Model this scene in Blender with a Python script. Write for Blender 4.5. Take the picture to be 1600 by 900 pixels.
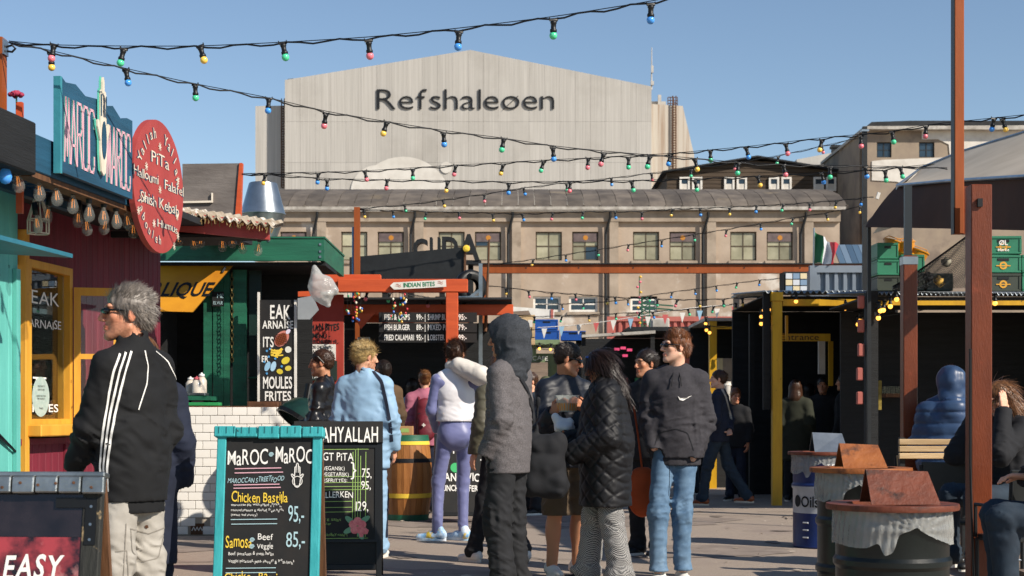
import bpy, math, random
import numpy as np
from mathutils import Vector, Matrix, Euler
from mathutils.bvhtree import BVHTree
rnd = random.Random(7)
for o in list(bpy.data.objects): bpy.data.objects.remove(o)
S = bpy.context.scene
COL = S.collection
PI = math.pi
# ---------------------------------------------------------------- camera
F, CH, HZ = 2400.0, 1.2, 648.0          # focal length in photo pixels, camera height, horizon row
cam = bpy.data.cameras.new('camera'); cam_o = bpy.data.objects.new('camera', cam); COL.objects.link(cam_o)
cam_o.location = (0, 0, CH); cam_o.rotation_euler = (PI/2, 0, 0)
cam.sensor_width = 36; cam.lens = 36*F/1600; cam.shift_y = (HZ-450)/1600
cam.clip_start = 0.1; cam.clip_end = 3000
cam.dof.use_dof = True; cam.dof.focus_distance = 10.5; cam.dof.aperture_fstop = 7.0
S.camera = cam_o
# ---------------------------------------------------------------- sky and sun
EL, AZ = math.radians(35), math.radians(127)
W = bpy.data.worlds.new('World'); S.world = W; W.use_nodes = True
wn = W.node_tree.nodes; wl = W.node_tree.links
sky = wn.new('ShaderNodeTexSky'); sky.sky_type = 'NISHITA'; sky.sun_disc = False
sky.sun_elevation = EL; sky.sun_rotation = AZ; sky.air_density = .95; sky.dust_density = .05; sky.ozone_density = 1.6; sky.altitude = 0
wl.new(sky.outputs[0], wn['Background'].inputs[0]); wn['Background'].inputs[1].default_value = 0.1
SUN = Vector((math.sin(AZ)*math.cos(EL), math.cos(AZ)*math.cos(EL), math.sin(EL)))
sl = bpy.data.lights.new('sun', 'SUN'); sl.energy = 5.0; sl.angle = math.radians(0.55); sl.color = (1, .91, .79)
so = bpy.data.objects.new('sun', sl); COL.objects.link(so); so.rotation_euler = SUN.to_track_quat('Z', 'Y').to_euler(); so.location = (30, -30, 30)
S.view_settings.view_transform = 'Standard'; S.view_settings.look = 'None'; S.view_settings.exposure = 0.3; S.view_settings.gamma = 1.0
S.view_settings.use_curve_mapping = False
S.render.engine = 'CYCLES'
S.cycles.max_bounces = 8; S.cycles.transparent_max_bounces = 8
# ---------------------------------------------------------------- helpers
def at(px, py, s):                      # a photo pixel at a scale of s pixels per metre -> a place in the scene
    return Vector(((px-800)/s, F/s, CH+(HZ-py)/s))
def lin(c):
    if isinstance(c, str):
        c = c.lstrip('#'); c = tuple(int(c[i:i+2], 16)/255 for i in (0, 2, 4))
        return tuple(((v/12.92) if v <= .04045 else ((v+.055)/1.055)**2.4) for v in c)
    return c
def link(o, parent=None):
    COL.objects.link(o)
    if parent: o.parent = parent
    return o
def tag(o, label=None, cat=None, group=None, kind=None):
    if label: o['label'] = label
    if cat: o['category'] = cat
    if group: o['group'] = group
    if kind: o['kind'] = kind
    return o
def thing(name, label, cat, loc=(0, 0, 0), rz=0, group=None):
    o = bpy.data.objects.new(name, None); COL.objects.link(o); o.empty_display_size = .1
    o.location = loc; o.rotation_euler = (0, 0, rz)
    return tag(o, label, cat, group)
def inst(name, me, parent=None, loc=(0, 0, 0), rot=(0, 0, 0), sc=(1, 1, 1)):
    o = bpy.data.objects.new(name, me); link(o, parent); o.location = loc; o.rotation_euler = rot; o.scale = sc
    return o
_MM = {}
def mat(name, c, c2=None, sc=6, st=(1, 1, 1), rough=.7, bump=.15, bsc=None, metal=0, fac=(.35, .65), detail=6, c3=None, c3sc=2.5, c3f=(.55, .68), rv=0, spec=.4, trans=0, emit=0, alpha=1, sheen=0, dist=.02, bst=None, attr=None, coat=0, sss=0):
    """procedural Principled material: two colours mixed by noise, a third in blotches, noise bump"""
    m = bpy.data.materials.new(name); m.use_nodes = True; N = m.node_tree.nodes; L = m.node_tree.links
    b = N['Principled BSDF']; c = lin(c)
    tc = N.new('ShaderNodeTexCoord'); mp = N.new('ShaderNodeMapping'); mp.inputs['Scale'].default_value = st
    L.new(tc.outputs['Object'], mp.inputs[0])
    def noise(scale, vec, det=detail):
        n = N.new('ShaderNodeTexNoise'); n.inputs['Scale'].default_value = scale; n.inputs['Detail'].default_value = det; n.inputs['Roughness'].default_value = .6
        L.new(vec, n.inputs['Vector']); return n
    def ramp(src, lo, hi):
        r = N.new('ShaderNodeMapRange'); r.inputs[1].default_value = lo; r.inputs[2].default_value = hi; L.new(src, r.inputs[0]); return r.outputs[0]
    def mix(f, a, bb, mode='MIX'):
        x = N.new('ShaderNodeMix'); x.data_type = 'RGBA'; x.blend_type = mode
        if hasattr(f, 'links'): L.new(f, x.inputs[0])
        else: x.inputs[0].default_value = f
        for i, v in ((6, a), (7, bb)):
            if hasattr(v, 'links'): L.new(v, x.inputs[i])
            else: x.inputs[i].default_value = (*lin(v), 1)
        return x.outputs[2]
    cur = c
    if c2 is not None: cur = mix(ramp(noise(sc, mp.outputs[0]).outputs[0], *fac), c, c2)
    if attr:
        a = N.new('ShaderNodeAttribute'); a.attribute_name = attr
        cur = mix(1.0, cur, a.outputs['Color'], 'MULTIPLY')
    if c3 is not None: cur = mix(ramp(noise(c3sc, tc.outputs['Object'], 8).outputs[0], *c3f), cur, c3)
    if rv:
        oi = N.new('ShaderNodeObjectInfo'); hs = N.new('ShaderNodeHueSaturation')
        mr = N.new('ShaderNodeMapRange'); mr.inputs[3].default_value = 1-rv; mr.inputs[4].default_value = 1+rv; L.new(oi.outputs['Random'], mr.inputs[0]); L.new(mr.outputs[0], hs.inputs['Value'])
        if hasattr(cur, 'links'): L.new(cur, hs.inputs['Color'])
        else: hs.inputs['Color'].default_value = (*lin(cur), 1)
        cur = hs.outputs[0]
    if hasattr(cur, 'links'): L.new(cur, b.inputs['Base Color'])
    else: b.inputs['Base Color'].default_value = (*cur, 1)
    b.inputs['Roughness'].default_value = rough; b.inputs['Metallic'].default_value = metal; b.inputs['Specular IOR Level'].default_value = spec
    if trans: b.inputs['Transmission Weight'].default_value = trans; b.inputs['IOR'].default_value = 1.35
    if alpha < 1: b.inputs['Alpha'].default_value = alpha
    if coat: b.inputs['Coat Weight'].default_value = coat
    if sss: b.inputs['Subsurface Weight'].default_value = sss; b.inputs['Subsurface Scale'].default_value = .02
    if sheen: b.inputs['Sheen Weight'].default_value = sheen
    if emit:
        if hasattr(cur, 'links'): L.new(cur, b.inputs['Emission Color'])
        else: b.inputs['Emission Color'].default_value = (*cur, 1)
        b.inputs['Emission Strength'].default_value = emit
    if bump:
        bn = N.new('ShaderNodeBump'); bn.inputs['Strength'].default_value = bump; bn.inputs['Distance'].default_value = dist
        v = mp.outputs[0]
        if bst:
            m2 = N.new('ShaderNodeMapping'); m2.inputs['Scale'].default_value = bst; L.new(tc.outputs['Object'], m2.inputs[0]); v = m2.outputs[0]
        L.new(noise(bsc or sc*3, v).outputs[0], bn.inputs['Height']); L.new(bn.outputs[0], b.inputs['Normal'])
    _MM[name] = m
    return m
def rotm(rot): return Euler(rot).to_matrix() if rot else None
class MB:
    def __init__(s): s.v = []; s.f = []
    def add(s, vs, fs):
        n = len(s.v); s.v += [tuple(v) for v in vs]; s.f += [tuple(i+n for i in f) for f in fs]; return s
    def box(s, c, d, rot=None, bev=0):
        hx, hy, hz = d[0]/2, d[1]/2, d[2]/2; M = rotm(rot); C = Vector(c)
        if bev > 0:
            b = min(bev, hx*.45, hy*.45, hz*.45); vs = []
            for sx in (-1, 1):
                for sy in (-1, 1):
                    for sz in (-1, 1):
                        vs += [(sx*(hx), sy*(hy-b), sz*(hz-b)), (sx*(hx-b), sy*hy, sz*(hz-b)), (sx*(hx-b), sy*(hy-b), sz*hz)]
            id = lambda sx, sy, sz, k: ((sx > 0)*4+(sy > 0)*2+(sz > 0))*3+k
            fs = []
            for sg in (-1, 1):
                for k, (ax1, ax2) in enumerate(((1, 2), (0, 2), (0, 1))):
                    q = []
                    for a, bb in ((-1, -1), (1, -1), (1, 1), (-1, 1)):
                        t = [0, 0, 0]; t[k] = sg; t[ax1] = a; t[ax2] = bb; q.append(id(*t, k))
                    if (sg > 0) == (k == 1): q = q[::-1]
                    fs.append(q)
            for k in range(3):
                i, j = [a for a in range(3) if a != k]
                for a in (-1, 1):
                    for bb in (-1, 1):
                        t0 = [0, 0, 0]; t1 = [0, 0, 0]; t0[i] = t1[i] = a; t0[j] = t1[j] = bb; t0[k] = -1; t1[k] = 1
                        fs.append([id(*t0, i), id(*t1, i), id(*t1, j), id(*t0, j)])
            for sx in (-1, 1):
                for sy in (-1, 1):
                    for sz in (-1, 1): fs.append([id(sx, sy, sz, 0), id(sx, sy, sz, 1), id(sx, sy, sz, 2)])
        else:
            vs = [(x, y, z) for x in (-hx, hx) for y in (-hy, hy) for z in (-hz, hz)]
            fs = [(0, 1, 3, 2), (4, 6, 7, 5), (0, 4, 5, 1), (2, 3, 7, 6), (0, 2, 6, 4), (1, 5, 7, 3)]
        vs = [(M @ Vector(v) if M else Vector(v))+C for v in vs]
        return s.add(vs, fs)
    def bx(s, x0, x1, y0, y1, z0, z1, bev=0): return s.box(((x0+x1)/2, (y0+y1)/2, (z0+z1)/2), (abs(x1-x0), abs(y1-y0), abs(z1-z0)), None, bev)
    def prism(s, pts, y0, y1):            # outline in x-z, extruded along y
        n = len(pts); vs = [(x, y0, z) for x, z in pts]+[(x, y1, z) for x, z in pts]
        fs = [tuple(range(n)), tuple(range(2*n-1, n-1, -1))]+[(i, n+i, n+(i+1) % n, (i+1) % n) for i in range(n)]
        return s.add(vs, fs)
    def bar(s, a, b, w, h=None, up=(0, 0, 1)):   # square bar between two points
        a, b = Vector(a), Vector(b); h = h or w; d = (b-a).normalized(); u = Vector(up)
        if abs(d.dot(u)) > .98: u = Vector((0, 1, 0))
        x = d.cross(u).normalized(); z = x.cross(d); vs = []
        for p in (a, b):
            for i, j in ((-1, -1), (1, -1), (1, 1), (-1, 1)): vs.append(p+x*i*w/2+z*j*h/2)
        return s.add(vs, [(3, 2, 1, 0), (4, 5, 6, 7)]+[(i, (i+1) % 4, 4+(i+1) % 4, 4+i) for i in range(4)])
    def tube(s, pts, r, n=6, caps=True):
        pts = [Vector(p) for p in pts]; m = len(pts); R = r if hasattr(r, '__len__') else [r]*m; vs = []; u = None
        for i, p in enumerate(pts):
            d = (pts[min(i+1, m-1)]-pts[max(i-1, 0)])
            d = d.normalized() if d.length > 1e-9 else Vector((0, 0, 1))
            if u is None: u = d.cross(Vector((0, 0, 1)) if abs(d.z) < .9 else Vector((1, 0, 0))).normalized()
            else:
                u = u-d*u.dot(d); u = u.normalized() if u.length > 1e-6 else d.orthogonal().normalized()
            w = d.cross(u)
            for k in range(n):
                a = 2*PI*k/n; vs.append(p+(u*math.cos(a)+w*math.sin(a))*R[i])
        fs = [(i*n+k, i*n+(k+1) % n, (i+1)*n+(k+1) % n, (i+1)*n+k) for i in range(m-1) for k in range(n)]
        if caps: fs += [tuple(range(n))[::-1], tuple(range((m-1)*n, m*n))]
        return s.add(vs, fs)
    def lathe(s, prof, c=(0, 0, 0), n=20, rot=None, cap=True):
        M = rotm(rot); C = Vector(c); vs = []
        for r, z in prof:
            for k in range(n):
                a = 2*PI*k/n; v = Vector((r*math.cos(a), r*math.sin(a), z)); vs.append((M @ v if M else v)+C)
        m = len(prof); fs = [(i*n+k, i*n+(k+1) % n, (i+1)*n+(k+1) % n, (i+1)*n+k) for i in range(m-1) for k in range(n)]
        if cap: fs += [tuple(range(n))[::-1], tuple(range((m-1)*n, m*n))]
        return s.add(vs, fs)
    def ribbon(s, pts, w, y=0):           # flat stroke in the x-z plane, facing -y
        for i in range(len(pts)-1):
            a, b = Vector(pts[i]), Vector(pts[i+1]); d = (b-a)
            if d.length < 1e-6: continue
            d.normalize(); n = Vector((-d.y, d.x))*w/2; e = d*w*.3
            q = [a-e-n, b+e-n, b+e+n, a-e+n]; s.add([(p.x, y, p.y) for p in q], [(0, 1, 2, 3)])
        return s
    def poly(s, pts, y=0):
        a = sum(pts[i][0]*pts[(i+1) % len(pts)][1]-pts[(i+1) % len(pts)][0]*pts[i][1] for i in range(len(pts)))
        if a < 0: pts = pts[::-1]
        return s.add([(p[0], y, p[1]) for p in pts], [tuple(range(len(pts)))])
    def mesh(s, name, m=None, smooth=False, bevel=0):
        me = bpy.data.meshes.new(name); me.from_pydata(s.v, [], s.f); me.update()
        if m: me.materials.append(m)
        if smooth: me.polygons.foreach_set('use_smooth', [True]*len(me.polygons))
        return me
    def build(s, name, m, parent=None, smooth=False, loc=(0, 0, 0), rot=(0, 0, 0), auto=0):
        me = s.mesh(name, m, smooth)
        if auto: me.set_sharp_from_angle(angle=math.radians(auto))
        return inst(name, me, parent, loc, rot)
# ---- lettering
_G = {}
def glyph(ch, off=0):
    k = (ch, off)
    if k not in _G:
        cu = bpy.data.curves.new('g', 'FONT'); cu.body = ch; cu.resolution_u = 3; cu.offset = off
        ob = bpy.data.objects.new('g', cu); COL.objects.link(ob)
        me = ob.to_mesh(); v = np.array([x.co[:2] for x in me.vertices]) if len(me.vertices) else np.zeros((0, 2)); f = [tuple(p.vertices) for p in me.polygons]
        _G[k] = (v, f); ob.to_mesh_clear(); bpy.data.objects.remove(ob); bpy.data.curves.remove(cu)
    return _G[k]
def write(mb, txt, x, z, h, w=None, y=0, off=0.0, jit=0, slant=0, center=False, gap=.07, rot=0, yd=0):
    """lettering in the x-z plane; h cap height, w total width if given"""
    sc = h/.73; cx = 0; pl = []
    for ch in txt:
        if ch == ' ': cx += .3; continue
        v, f = glyph(ch, off)
        if not len(v): cx += .3; continue
        pl.append((ch, cx-v[:, 0].min(), v, f)); cx += v[:, 0].max()-v[:, 0].min()+gap
    tw = max(cx-gap, .01); sx = (w/tw) if w else sc
    x0 = x-tw*sx/2 if center else x; cr, sr = math.cos(rot), math.sin(rot)
    for ch, ox, v, f in pl:
        a = rnd.uniform(-jit, jit); dz = rnd.uniform(-jit, jit)*h*.35; ks = 1+rnd.uniform(-jit, jit)*.6
        V = []
        for p in v:
            gx = (p[0]+ox)*sx; gz = p[1]*sc*ks+dz+gx*a*.15; gx += gz*slant
            V.append((x0+gx*cr-gz*sr, y+yd*gx, z+gx*sr+gz*cr))
        mb.add(V, f)
    return tw*sx
def letters_obj(name, parent, m, lines, y=0):
    o = None
    for l in lines:                       # one part for each line of writing
        mb = MB(); l = dict(l); t = l.pop('t'); write(mb, t, l.pop('x'), l.pop('z'), l.pop('h'), y=y, **l); o = mb.build(name, m, parent)
    return o
# ---- numpy noise
_LAT = np.random.RandomState(3).rand(32, 32, 32).astype(np.float32)
def vnoise(P):
    i = np.floor(P).astype(np.int64); f = (P-i); f = f*f*(3-2*f); a = i & 31; b = (a+1) & 31
    x0, y0, z0 = a[:, 0], a[:, 1], a[:, 2]; x1, y1, z1 = b[:, 0], b[:, 1], b[:, 2]; fx, fy, fz = f[:, 0], f[:, 1], f[:, 2]
    c00 = _LAT[x0, y0, z0]*(1-fx)+_LAT[x1, y0, z0]*fx; c10 = _LAT[x0, y1, z0]*(1-fx)+_LAT[x1, y1, z0]*fx
    c01 = _LAT[x0, y0, z1]*(1-fx)+_LAT[x1, y0, z1]*fx; c11 = _LAT[x0, y1, z1]*(1-fx)+_LAT[x1, y1, z1]*fx
    return ((c00*(1-fy)+c10*fy)*(1-fz)+(c01*(1-fy)+c11*fy)*fz)*2-1
# ---- signed-distance modelling for bodies, clothes, bags
def cap(a, b, ra, rb, fl=None, k=.02): return ('c', np.array(a, float), np.array(b, float), ra, rb, fl, k)
def ell(c, r, M=None, k=.02): return ('e', np.array(c, float), np.array(r, float), M, k)
def _pd(pr, X):
    if pr[0] == 'c':
        _, a, b, ra, rb, fl, k = pr; ba = b-a; L = max(ba@ba, 1e-9); pa = X-a; t = np.clip(pa@ba/L, 0, 1)
        q = pa-t[..., None]*ba; w = 1.0
        if fl is not None:
            fd, ff = np.array(fl[0], float), fl[1]; q = q+fd*((q@fd)*(1/ff-1))[..., None]; w = (1+ff)/2 if ff < 1 else 1
        return (np.sqrt((q*q).sum(-1))-(ra+(rb-ra)*t))*w
    _, c, r, M, k = pr; q = X-c
    if M is not None: q = q@np.array(M)
    k0 = np.sqrt(((q/r)**2).sum(-1)); k1 = np.sqrt(((q/(r*r))**2).sum(-1))+1e-9
    return k0*(k0-1)/k1
def _bb(pr, m):
    if pr[0] == 'c':
        r = max(pr[3], pr[4])*(max(1, pr[5][1]) if pr[5] else 1)+m; return np.minimum(pr[1], pr[2])-r, np.maximum(pr[1], pr[2])+r
    r = pr[2].max()+m; return pr[1]-r, pr[1]+r
def sdf_mesh(prims, vox, subs=(), planes=(), disp=None, inter=None):
    lo = np.min([_bb(p, vox*2.5)[0] for p in prims], 0); hi = np.max([_bb(p, vox*2.5)[1] for p in prims], 0)
    n = np.ceil((hi-lo)/vox).astype(int)+1; D = np.full(n, .2, np.float32)
    ax = [lo[i]+np.arange(n[i])*vox for i in range(3)]
    def blk(p, m):
        a, b = _bb(p, m); i0 = np.clip(((a-lo)/vox).astype(int), 0, n-1); i1 = np.clip(((b-lo)/vox).astype(int)+2, 0, n)
        sl = tuple(slice(i0[i], i1[i]) for i in range(3))
        X = np.stack(np.meshgrid(*[ax[i][sl[i]] for i in range(3)], indexing='ij'), -1); return sl, X
    for p in prims:
        k = p[-1]; sl_, X = blk(p, k+vox*3)
        if X.size == 0: continue
        d = _pd(p, X); c = D[sl_]; h = np.maximum(k-np.abs(c-d), 0)/max(k, 1e-6); D[sl_] = np.minimum(c, d)-h*h*k*.25
    for p in subs:
        k = p[-1]; sl_, X = blk(p, k+vox*3)
        if X.size == 0: continue
        d = -_pd(p, X); c = D[sl_]; h = np.maximum(k-np.abs(c-d), 0)/max(k, 1e-6); D[sl_] = np.maximum(c, d)+h*h*k*.25
    if disp is not None:
        ii = np.argwhere(np.abs(D) < .035); P = lo+ii*vox
        D[ii[:, 0], ii[:, 1], ii[:, 2]] += disp(P).astype(np.float32)
    for nrm, off in planes:             # keep nrm.p > off
        nr = np.array(nrm, float); d = off-(ax[0][:, None, None]*nr[0]+ax[1][None, :, None]*nr[1]+ax[2][None, None, :]*nr[2]); D = np.maximum(D, d.astype(np.float32))
    return surface(D, lo, n, vox)
def surface(D, lo, n, vox):
    D[0], D[-1] = .2, .2; D[:, 0], D[:, -1] = .2, .2; D[:, :, 0], D[:, :, -1] = .2, .2
    I = D < 0; cnt = np.zeros(n-1, np.int8)
    for a in (0, 1):
        for b in (0, 1):
            for c in (0, 1): cnt += I[a:n[0]-1+a, b:n[1]-1+b, c:n[2]-1+c]
    cells = np.argwhere((cnt > 0) & (cnt < 8)); idx = np.full(n-1, -1, np.int64); idx[tuple(cells.T)] = np.arange(len(cells))
    acc = np.zeros((len(cells), 3)); num = np.zeros(len(cells))
    for axis in range(3):
        o1, o2 = [a for a in range(3) if a != axis]
        for a in (0, 1):
            for b in (0, 1):
                off = np.zeros(3, int); off[o1] = a; off[o2] = b; c0 = cells+off; c1 = c0.copy(); c1[:, axis] += 1
                d0 = D[tuple(c0.T)]; d1 = D[tuple(c1.T)]; m = (d0 < 0) != (d1 < 0); t = d0/(d0-d1+1e-12)
                pos = c0.astype(float); pos[:, axis] += np.clip(t, 0, 1); acc[m] += pos[m]; num[m] += 1
    V = lo+acc/np.maximum(num, 1)[:, None]*vox; Q = []
    for axis in range(3):
        o1, o2 = (axis+1) % 3, (axis+2) % 3
        s0 = [slice(1, -1)]*3; s0[axis] = slice(0, -1); s1 = [slice(1, -1)]*3; s1[axis] = slice(1, None)
        A, B = I[tuple(s0)], I[tuple(s1)]; e = np.argwhere(A != B); 
        if not len(e): continue
        fl = A[tuple(e.T)]; base = e+1; base[:, axis] -= 1
        def g(a, b):
            c = base.copy(); c[:, o1] -= a; c[:, o2] -= b; return idx[tuple(c.T)]
        q = np.stack([g(1, 1), g(0, 1), g(0, 0), g(1, 0)], 1); q[~fl] = q[~fl][:, ::-1]; Q.append(q)
    Q = np.concatenate(Q) if Q else np.zeros((0, 4), int); Q = Q[(Q >= 0).all(1)]
    return V, Q
def np_mesh(name, V, Q, m, smooth=True):
    me = bpy.data.meshes.new(name); nv, nq = len(V), len(Q); me.vertices.add(nv); me.vertices.foreach_set('co', np.asarray(V, np.float32).ravel())
    me.loops.add(nq*4); me.loops.foreach_set('vertex_index', np.asarray(Q, np.int32).ravel())
    me.polygons.add(nq); me.polygons.foreach_set('loop_start', np.arange(nq, dtype=np.int32)*4); me.polygons.foreach_set('loop_total', np.full(nq, 4, np.int32))
    me.polygons.foreach_set('use_smooth', [smooth]*nq); me.update(calc_edges=True); me.validate()
    if m: me.materials.append(m)
    return me
# ---------------------------------------------------------------- materials for the setting
M_asph = mat('asphalt', '#ab9b8c', '#8c8074', sc=70, rough=.92, bump=.6, bsc=130, c3='#93847a', c3sc=.9, c3f=(.52, .7), detail=4, dist=.012, fac=(.3, .7))
M_hang = mat('hangar_concrete', '#bab6af', '#a8a49d', sc=.8, st=(7, 1, .1), rough=.9, bump=.12, bsc=1.2, rv=.05, c3='#9c978f', c3sc=.12, c3f=(.5, .8), detail=8)
M_rust = mat('rust_streaked_concrete', '#c2b9ab', '#8a6444', sc=.35, st=(5, 1, .14), rough=.9, bump=.2, fac=(.48, .75))
M_plas = mat('aged_plaster', '#b09f8d', '#978675', sc=.55, rough=.92, bump=.5, bsc=5, c3='#c9c1b6', c3sc=.4, c3f=(.58, .66), detail=10)
M_plas2 = mat('trim_plaster', '#aa9b8a', '#8f8171', sc=1.1, rough=.92, bump=.45, bsc=6, c3='#857767', c3sc=.8, c3f=(.6, .68), rv=.06)
M_roofp = mat('weathered_roof_sheet', '#6d645a', '#4f4842', sc=.9, rough=.85, bump=.3, c3='#8b7c64', c3sc=.5, c3f=(.6, .8), rv=.2)
M_gut = mat('pale_gutter', '#b9b4ab', '#8e887f', sc=3, rough=.6, bump=.05)
M_dark = mat('black_paint', '#141618', '#1d2022', sc=8, rough=.55, bump=.08)
M_dirtyglass = mat('olive_dusty_glass', '#88846c', '#a5a188', sc=1.2, rough=.3, bump=.05, spec=.5, rv=.3)
M_glassd = mat('dark_window_glass', '#1e2c38', '#2c3d4a', sc=.7, rough=.12, bump=0, spec=.6, rv=.2)
M_frameb = mat('rusty_window_frame', '#5c5240', '#443a2d', sc=6, rough=.8)
M_white = mat('white_paint', '#e4e0d8', '#cfcac0', sc=5, rough=.6, bump=.08)
M_hwood = mat('dark_stained_boards', '#57493b', '#3e342a', sc=1.2, st=(.4, 1, 4), rough=.85, bump=.3, rv=.12)
M_lgrey = mat('light_grey_render', '#c3bfb8', '#aca79f', sc=.8, rough=.9, bump=.2)
M_brend = mat('brown_render', '#9a8b78', '#84766a', sc=.6, rough=.92, bump=.3, c3='#6f6459', c3sc=.3)
M_bpatch = mat('white_render_patch', '#d9d4cb', '#c2bcb2', sc=1.2, rough=.9, bump=.3)
M_felt = mat('black_roof_felt', '#2b2d30', '#1e2022', sc=2, rough=.8)
M_ltr = mat('letter_navy_black', '#0e1218', rough=.7, bump=0)
M_steel = mat('galvanised_steel', '#aab0b4', '#8f969a', sc=5, rough=.32, metal=.9, bump=.04)
M_rustst = mat('rusty_steel', '#6a4630', '#46301f', sc=8, rough=.8, metal=.2)
# ---------------------------------------------------------------- ground
mb = MB(); mb.add([(-500, -60, 0), (500, -60, 0), (500, 900, 0), (-500, 900, 0)], [(0, 1, 2, 3)])
tag(mb.build('ground', M_asph), kind='structure')
M_patch = mat('old_asphalt_patch', '#93867b', '#7d7168', sc=4, rough=.93, bump=.5, bsc=150, dist=.01)
mb = MB()
def blob(mb, cx, cy, rx, ry, z, n=22, j=.18):
    pts = [(cx+math.cos(2*PI*i/n)*rx*(1+rnd.uniform(-j, j)), cy+math.sin(2*PI*i/n)*ry*(1+rnd.uniform(-j, j)), z) for i in range(n)]
    mb.add(pts, [tuple(range(n))])
for cx, cy, rx, ry in ((-.9, 11.2, 1.2, .8), (1.6, 13.5, .9, .6), (.5, 17.2, 2.2, 1.0), (-3.0, 14.2, .9, .8), (2.6, 10.2, .8, .7)): blob(mb, cx, cy, rx, ry, .004)
tag(mb.build('ground_patches', M_patch), kind='structure')
mb = MB()                                    # cracks and tar seams
for i in range(26):
    x, y = rnd.uniform(-3, 4.5), rnd.uniform(9.6, 19); a = rnd.choice((0, .2, 1.5, -.3))+rnd.uniform(-.4, .4); w = rnd.uniform(.004, .012); pr = None
    for k in range(rnd.randint(8, 18)):
        q = (x, y); x += math.cos(a)*.12; y += math.sin(a)*.12; a += rnd.uniform(-.45, .45); nx, ny = -math.sin(a)*w, math.cos(a)*w; l = [(q[0]+nx, q[1]+ny, .0075), (q[0]-nx, q[1]-ny, .0075), (x-nx*.9, y-ny*.9, .0075), (x+nx*.9, y+ny*.9, .0075)]; mb.add(l, [(0, 1, 2, 3)])
tag(mb.build('ground_cracks', mat('tar_crack', '#2c2a28', '#3a3733', sc=9, rough=.8, bump=0)), kind='structure')
mb = MB()
for i in range(30): blob(mb, rnd.uniform(-3, 4.5), rnd.uniform(9.5, 20), rnd.uniform(.04, .22), rnd.uniform(.03, .16), .0055+i*.00003, 14, .35)
tag(mb.build('ground_stains', mat('oil_stain', '#82766c', '#6f645b', sc=6, rough=.7, bump=.2, bsc=120)), kind='structure')
mb = MB()                                    # tar seams and small scraps of litter on the ground
for i in range(420):
    x, y = rnd.uniform(-3.2, 5), rnd.uniform(9.3, 22); r = rnd.uniform(.005, .02) if i % 9 else rnd.uniform(.03, .06)
    n = rnd.randint(4, 6); a0 = rnd.uniform(0, 6)
    mb.add([(x+math.cos(a0+2*PI*k/n)*r*rnd.uniform(.5, 1), y+math.sin(a0+2*PI*k/n)*r*rnd.uniform(.5, 1), .006+rnd.uniform(0, .008)) for k in range(n)], [tuple(range(n))])
tag(mb.build('ground_litter', mat('litter', '#cbbfae', '#7a6a58', sc=1.5, fac=(.4, .6), bump=0)), 'scattered small scraps and pebbles lying on the asphalt', 'litter', kind='stuff')
# ---------------------------------------------------------------- big hangar
def px2(px, py, s): return ((px-800)/s, CH+(HZ-py)/s)
hs = 12.0; YH = F/hs
hg = thing('shipyard_hall', 'huge pale concrete shipyard hall with gabled top and large dark lettering', 'hall', (0, YH, 0))
P = lambda a, b: px2(a, b, hs)
mb = MB(); mb.prism([P(446, 640), P(1018, 640), P(1018, 137), P(735, 80), P(446, 126)], .45, 70); mb.build('wall', M_hang, hg)
def ytop(px): return 78+(735-px)/(735-445)*(125-78) if px < 735 else 78+(px-735)/(1018-735)*(135-78)
rows = [640, 560, 500, 440, 381, 317, 254, 190, 60]
nc = 24; cw = 573/nc
for i in range(nc):
    xa, xb = 445+i*cw+.1, 445+(i+1)*cw-.1
    for r in range(2, len(rows)-1):
        lo, hi = rows[r]-.12, rows[r+1]+.12
        tl, tr = max(hi, ytop(xa)), max(hi, ytop(xb))
        if tl >= lo-2 or tr >= lo-2: continue
        pts = [P(xa, lo), P(xb, lo), P(xb, tr)]
        if xa < 735 < xb and hi < 80: pts.append(P(735, 78))
        pts.append(P(xa, tl)); mb = MB(); mb.prism(pts, 0, .4)
        for k in range(1, 4):               # ribs cast into the panel
            u = xa+(xb-xa)*k/4; t = max(hi, ytop(u))+.8
            if lo-t > 300:
                a = P(u-.55, lo-1); b = P(u+.55, t); mb.bx(a[0], b[0], -.05, -.003, a[1], b[1])
        mb.build('wall_panel', M_hang, hg)
mb = MB(); mb.prism([P(395, 640), P(443, 640), P(443, 160), P(395, 161)], 2, 60); w_ = mb.build('side_annex', M_hang, hg)
mb = MB()
for px in (437, 441.5):
    a = P(px, 290); b = P(px, 150); mb.bar((a[0], 1.6, a[1]), (b[0], 1.6, b[1]), .13)
for i in range(34):
    a = P(437, 290-i*4); b = P(441.5, 290-i*4); mb.bar((a[0], 1.6, a[1]), (b[0], 1.6, b[1]), .09)
mb.build('ladder', M_rustst, hg)
mb = MB(); mb.prism([P(1018.5, 640), P(1105, 640), P(1086, 240), P(1068, 163), P(1018.5, 160)], 1, 60); mb.build('side_annex', M_rust, hg)
mb = MB(); mb.prism([P(1068, 640), P(1120, 640), P(1095, 243), P(1080, 242)], 4, 50); mb.build('buttress', M_hang, hg)
mb = MB()
for px in (1052, 1057):
    a = P(px, 300); b = P(px, 148); mb.bar((a[0], .7, a[1]), (b[0], .7, b[1]), .13)
for i in range(34):
    a = P(1052, 290-i*4); b = P(1057, 290-i*4); mb.bar((a[0], .7, a[1]), (b[0], .7, b[1]), .09)
mb.build('ladder', M_rustst, hg)
mb = MB()
for px in (1046, 1050, 1055, 1061):
    a = P(px, 163); b = P(px, 147); mb.bar((a[0], 2, a[1]), (b[0], 2, b[1]), .1)
for py in (147, 152, 157):
    a = P(1046, py); b = P(1061, py); mb.bar((a[0], 2, a[1]), (b[0], 2, b[1]), .09)
mb.build('railing', M_rustst, hg)
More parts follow.
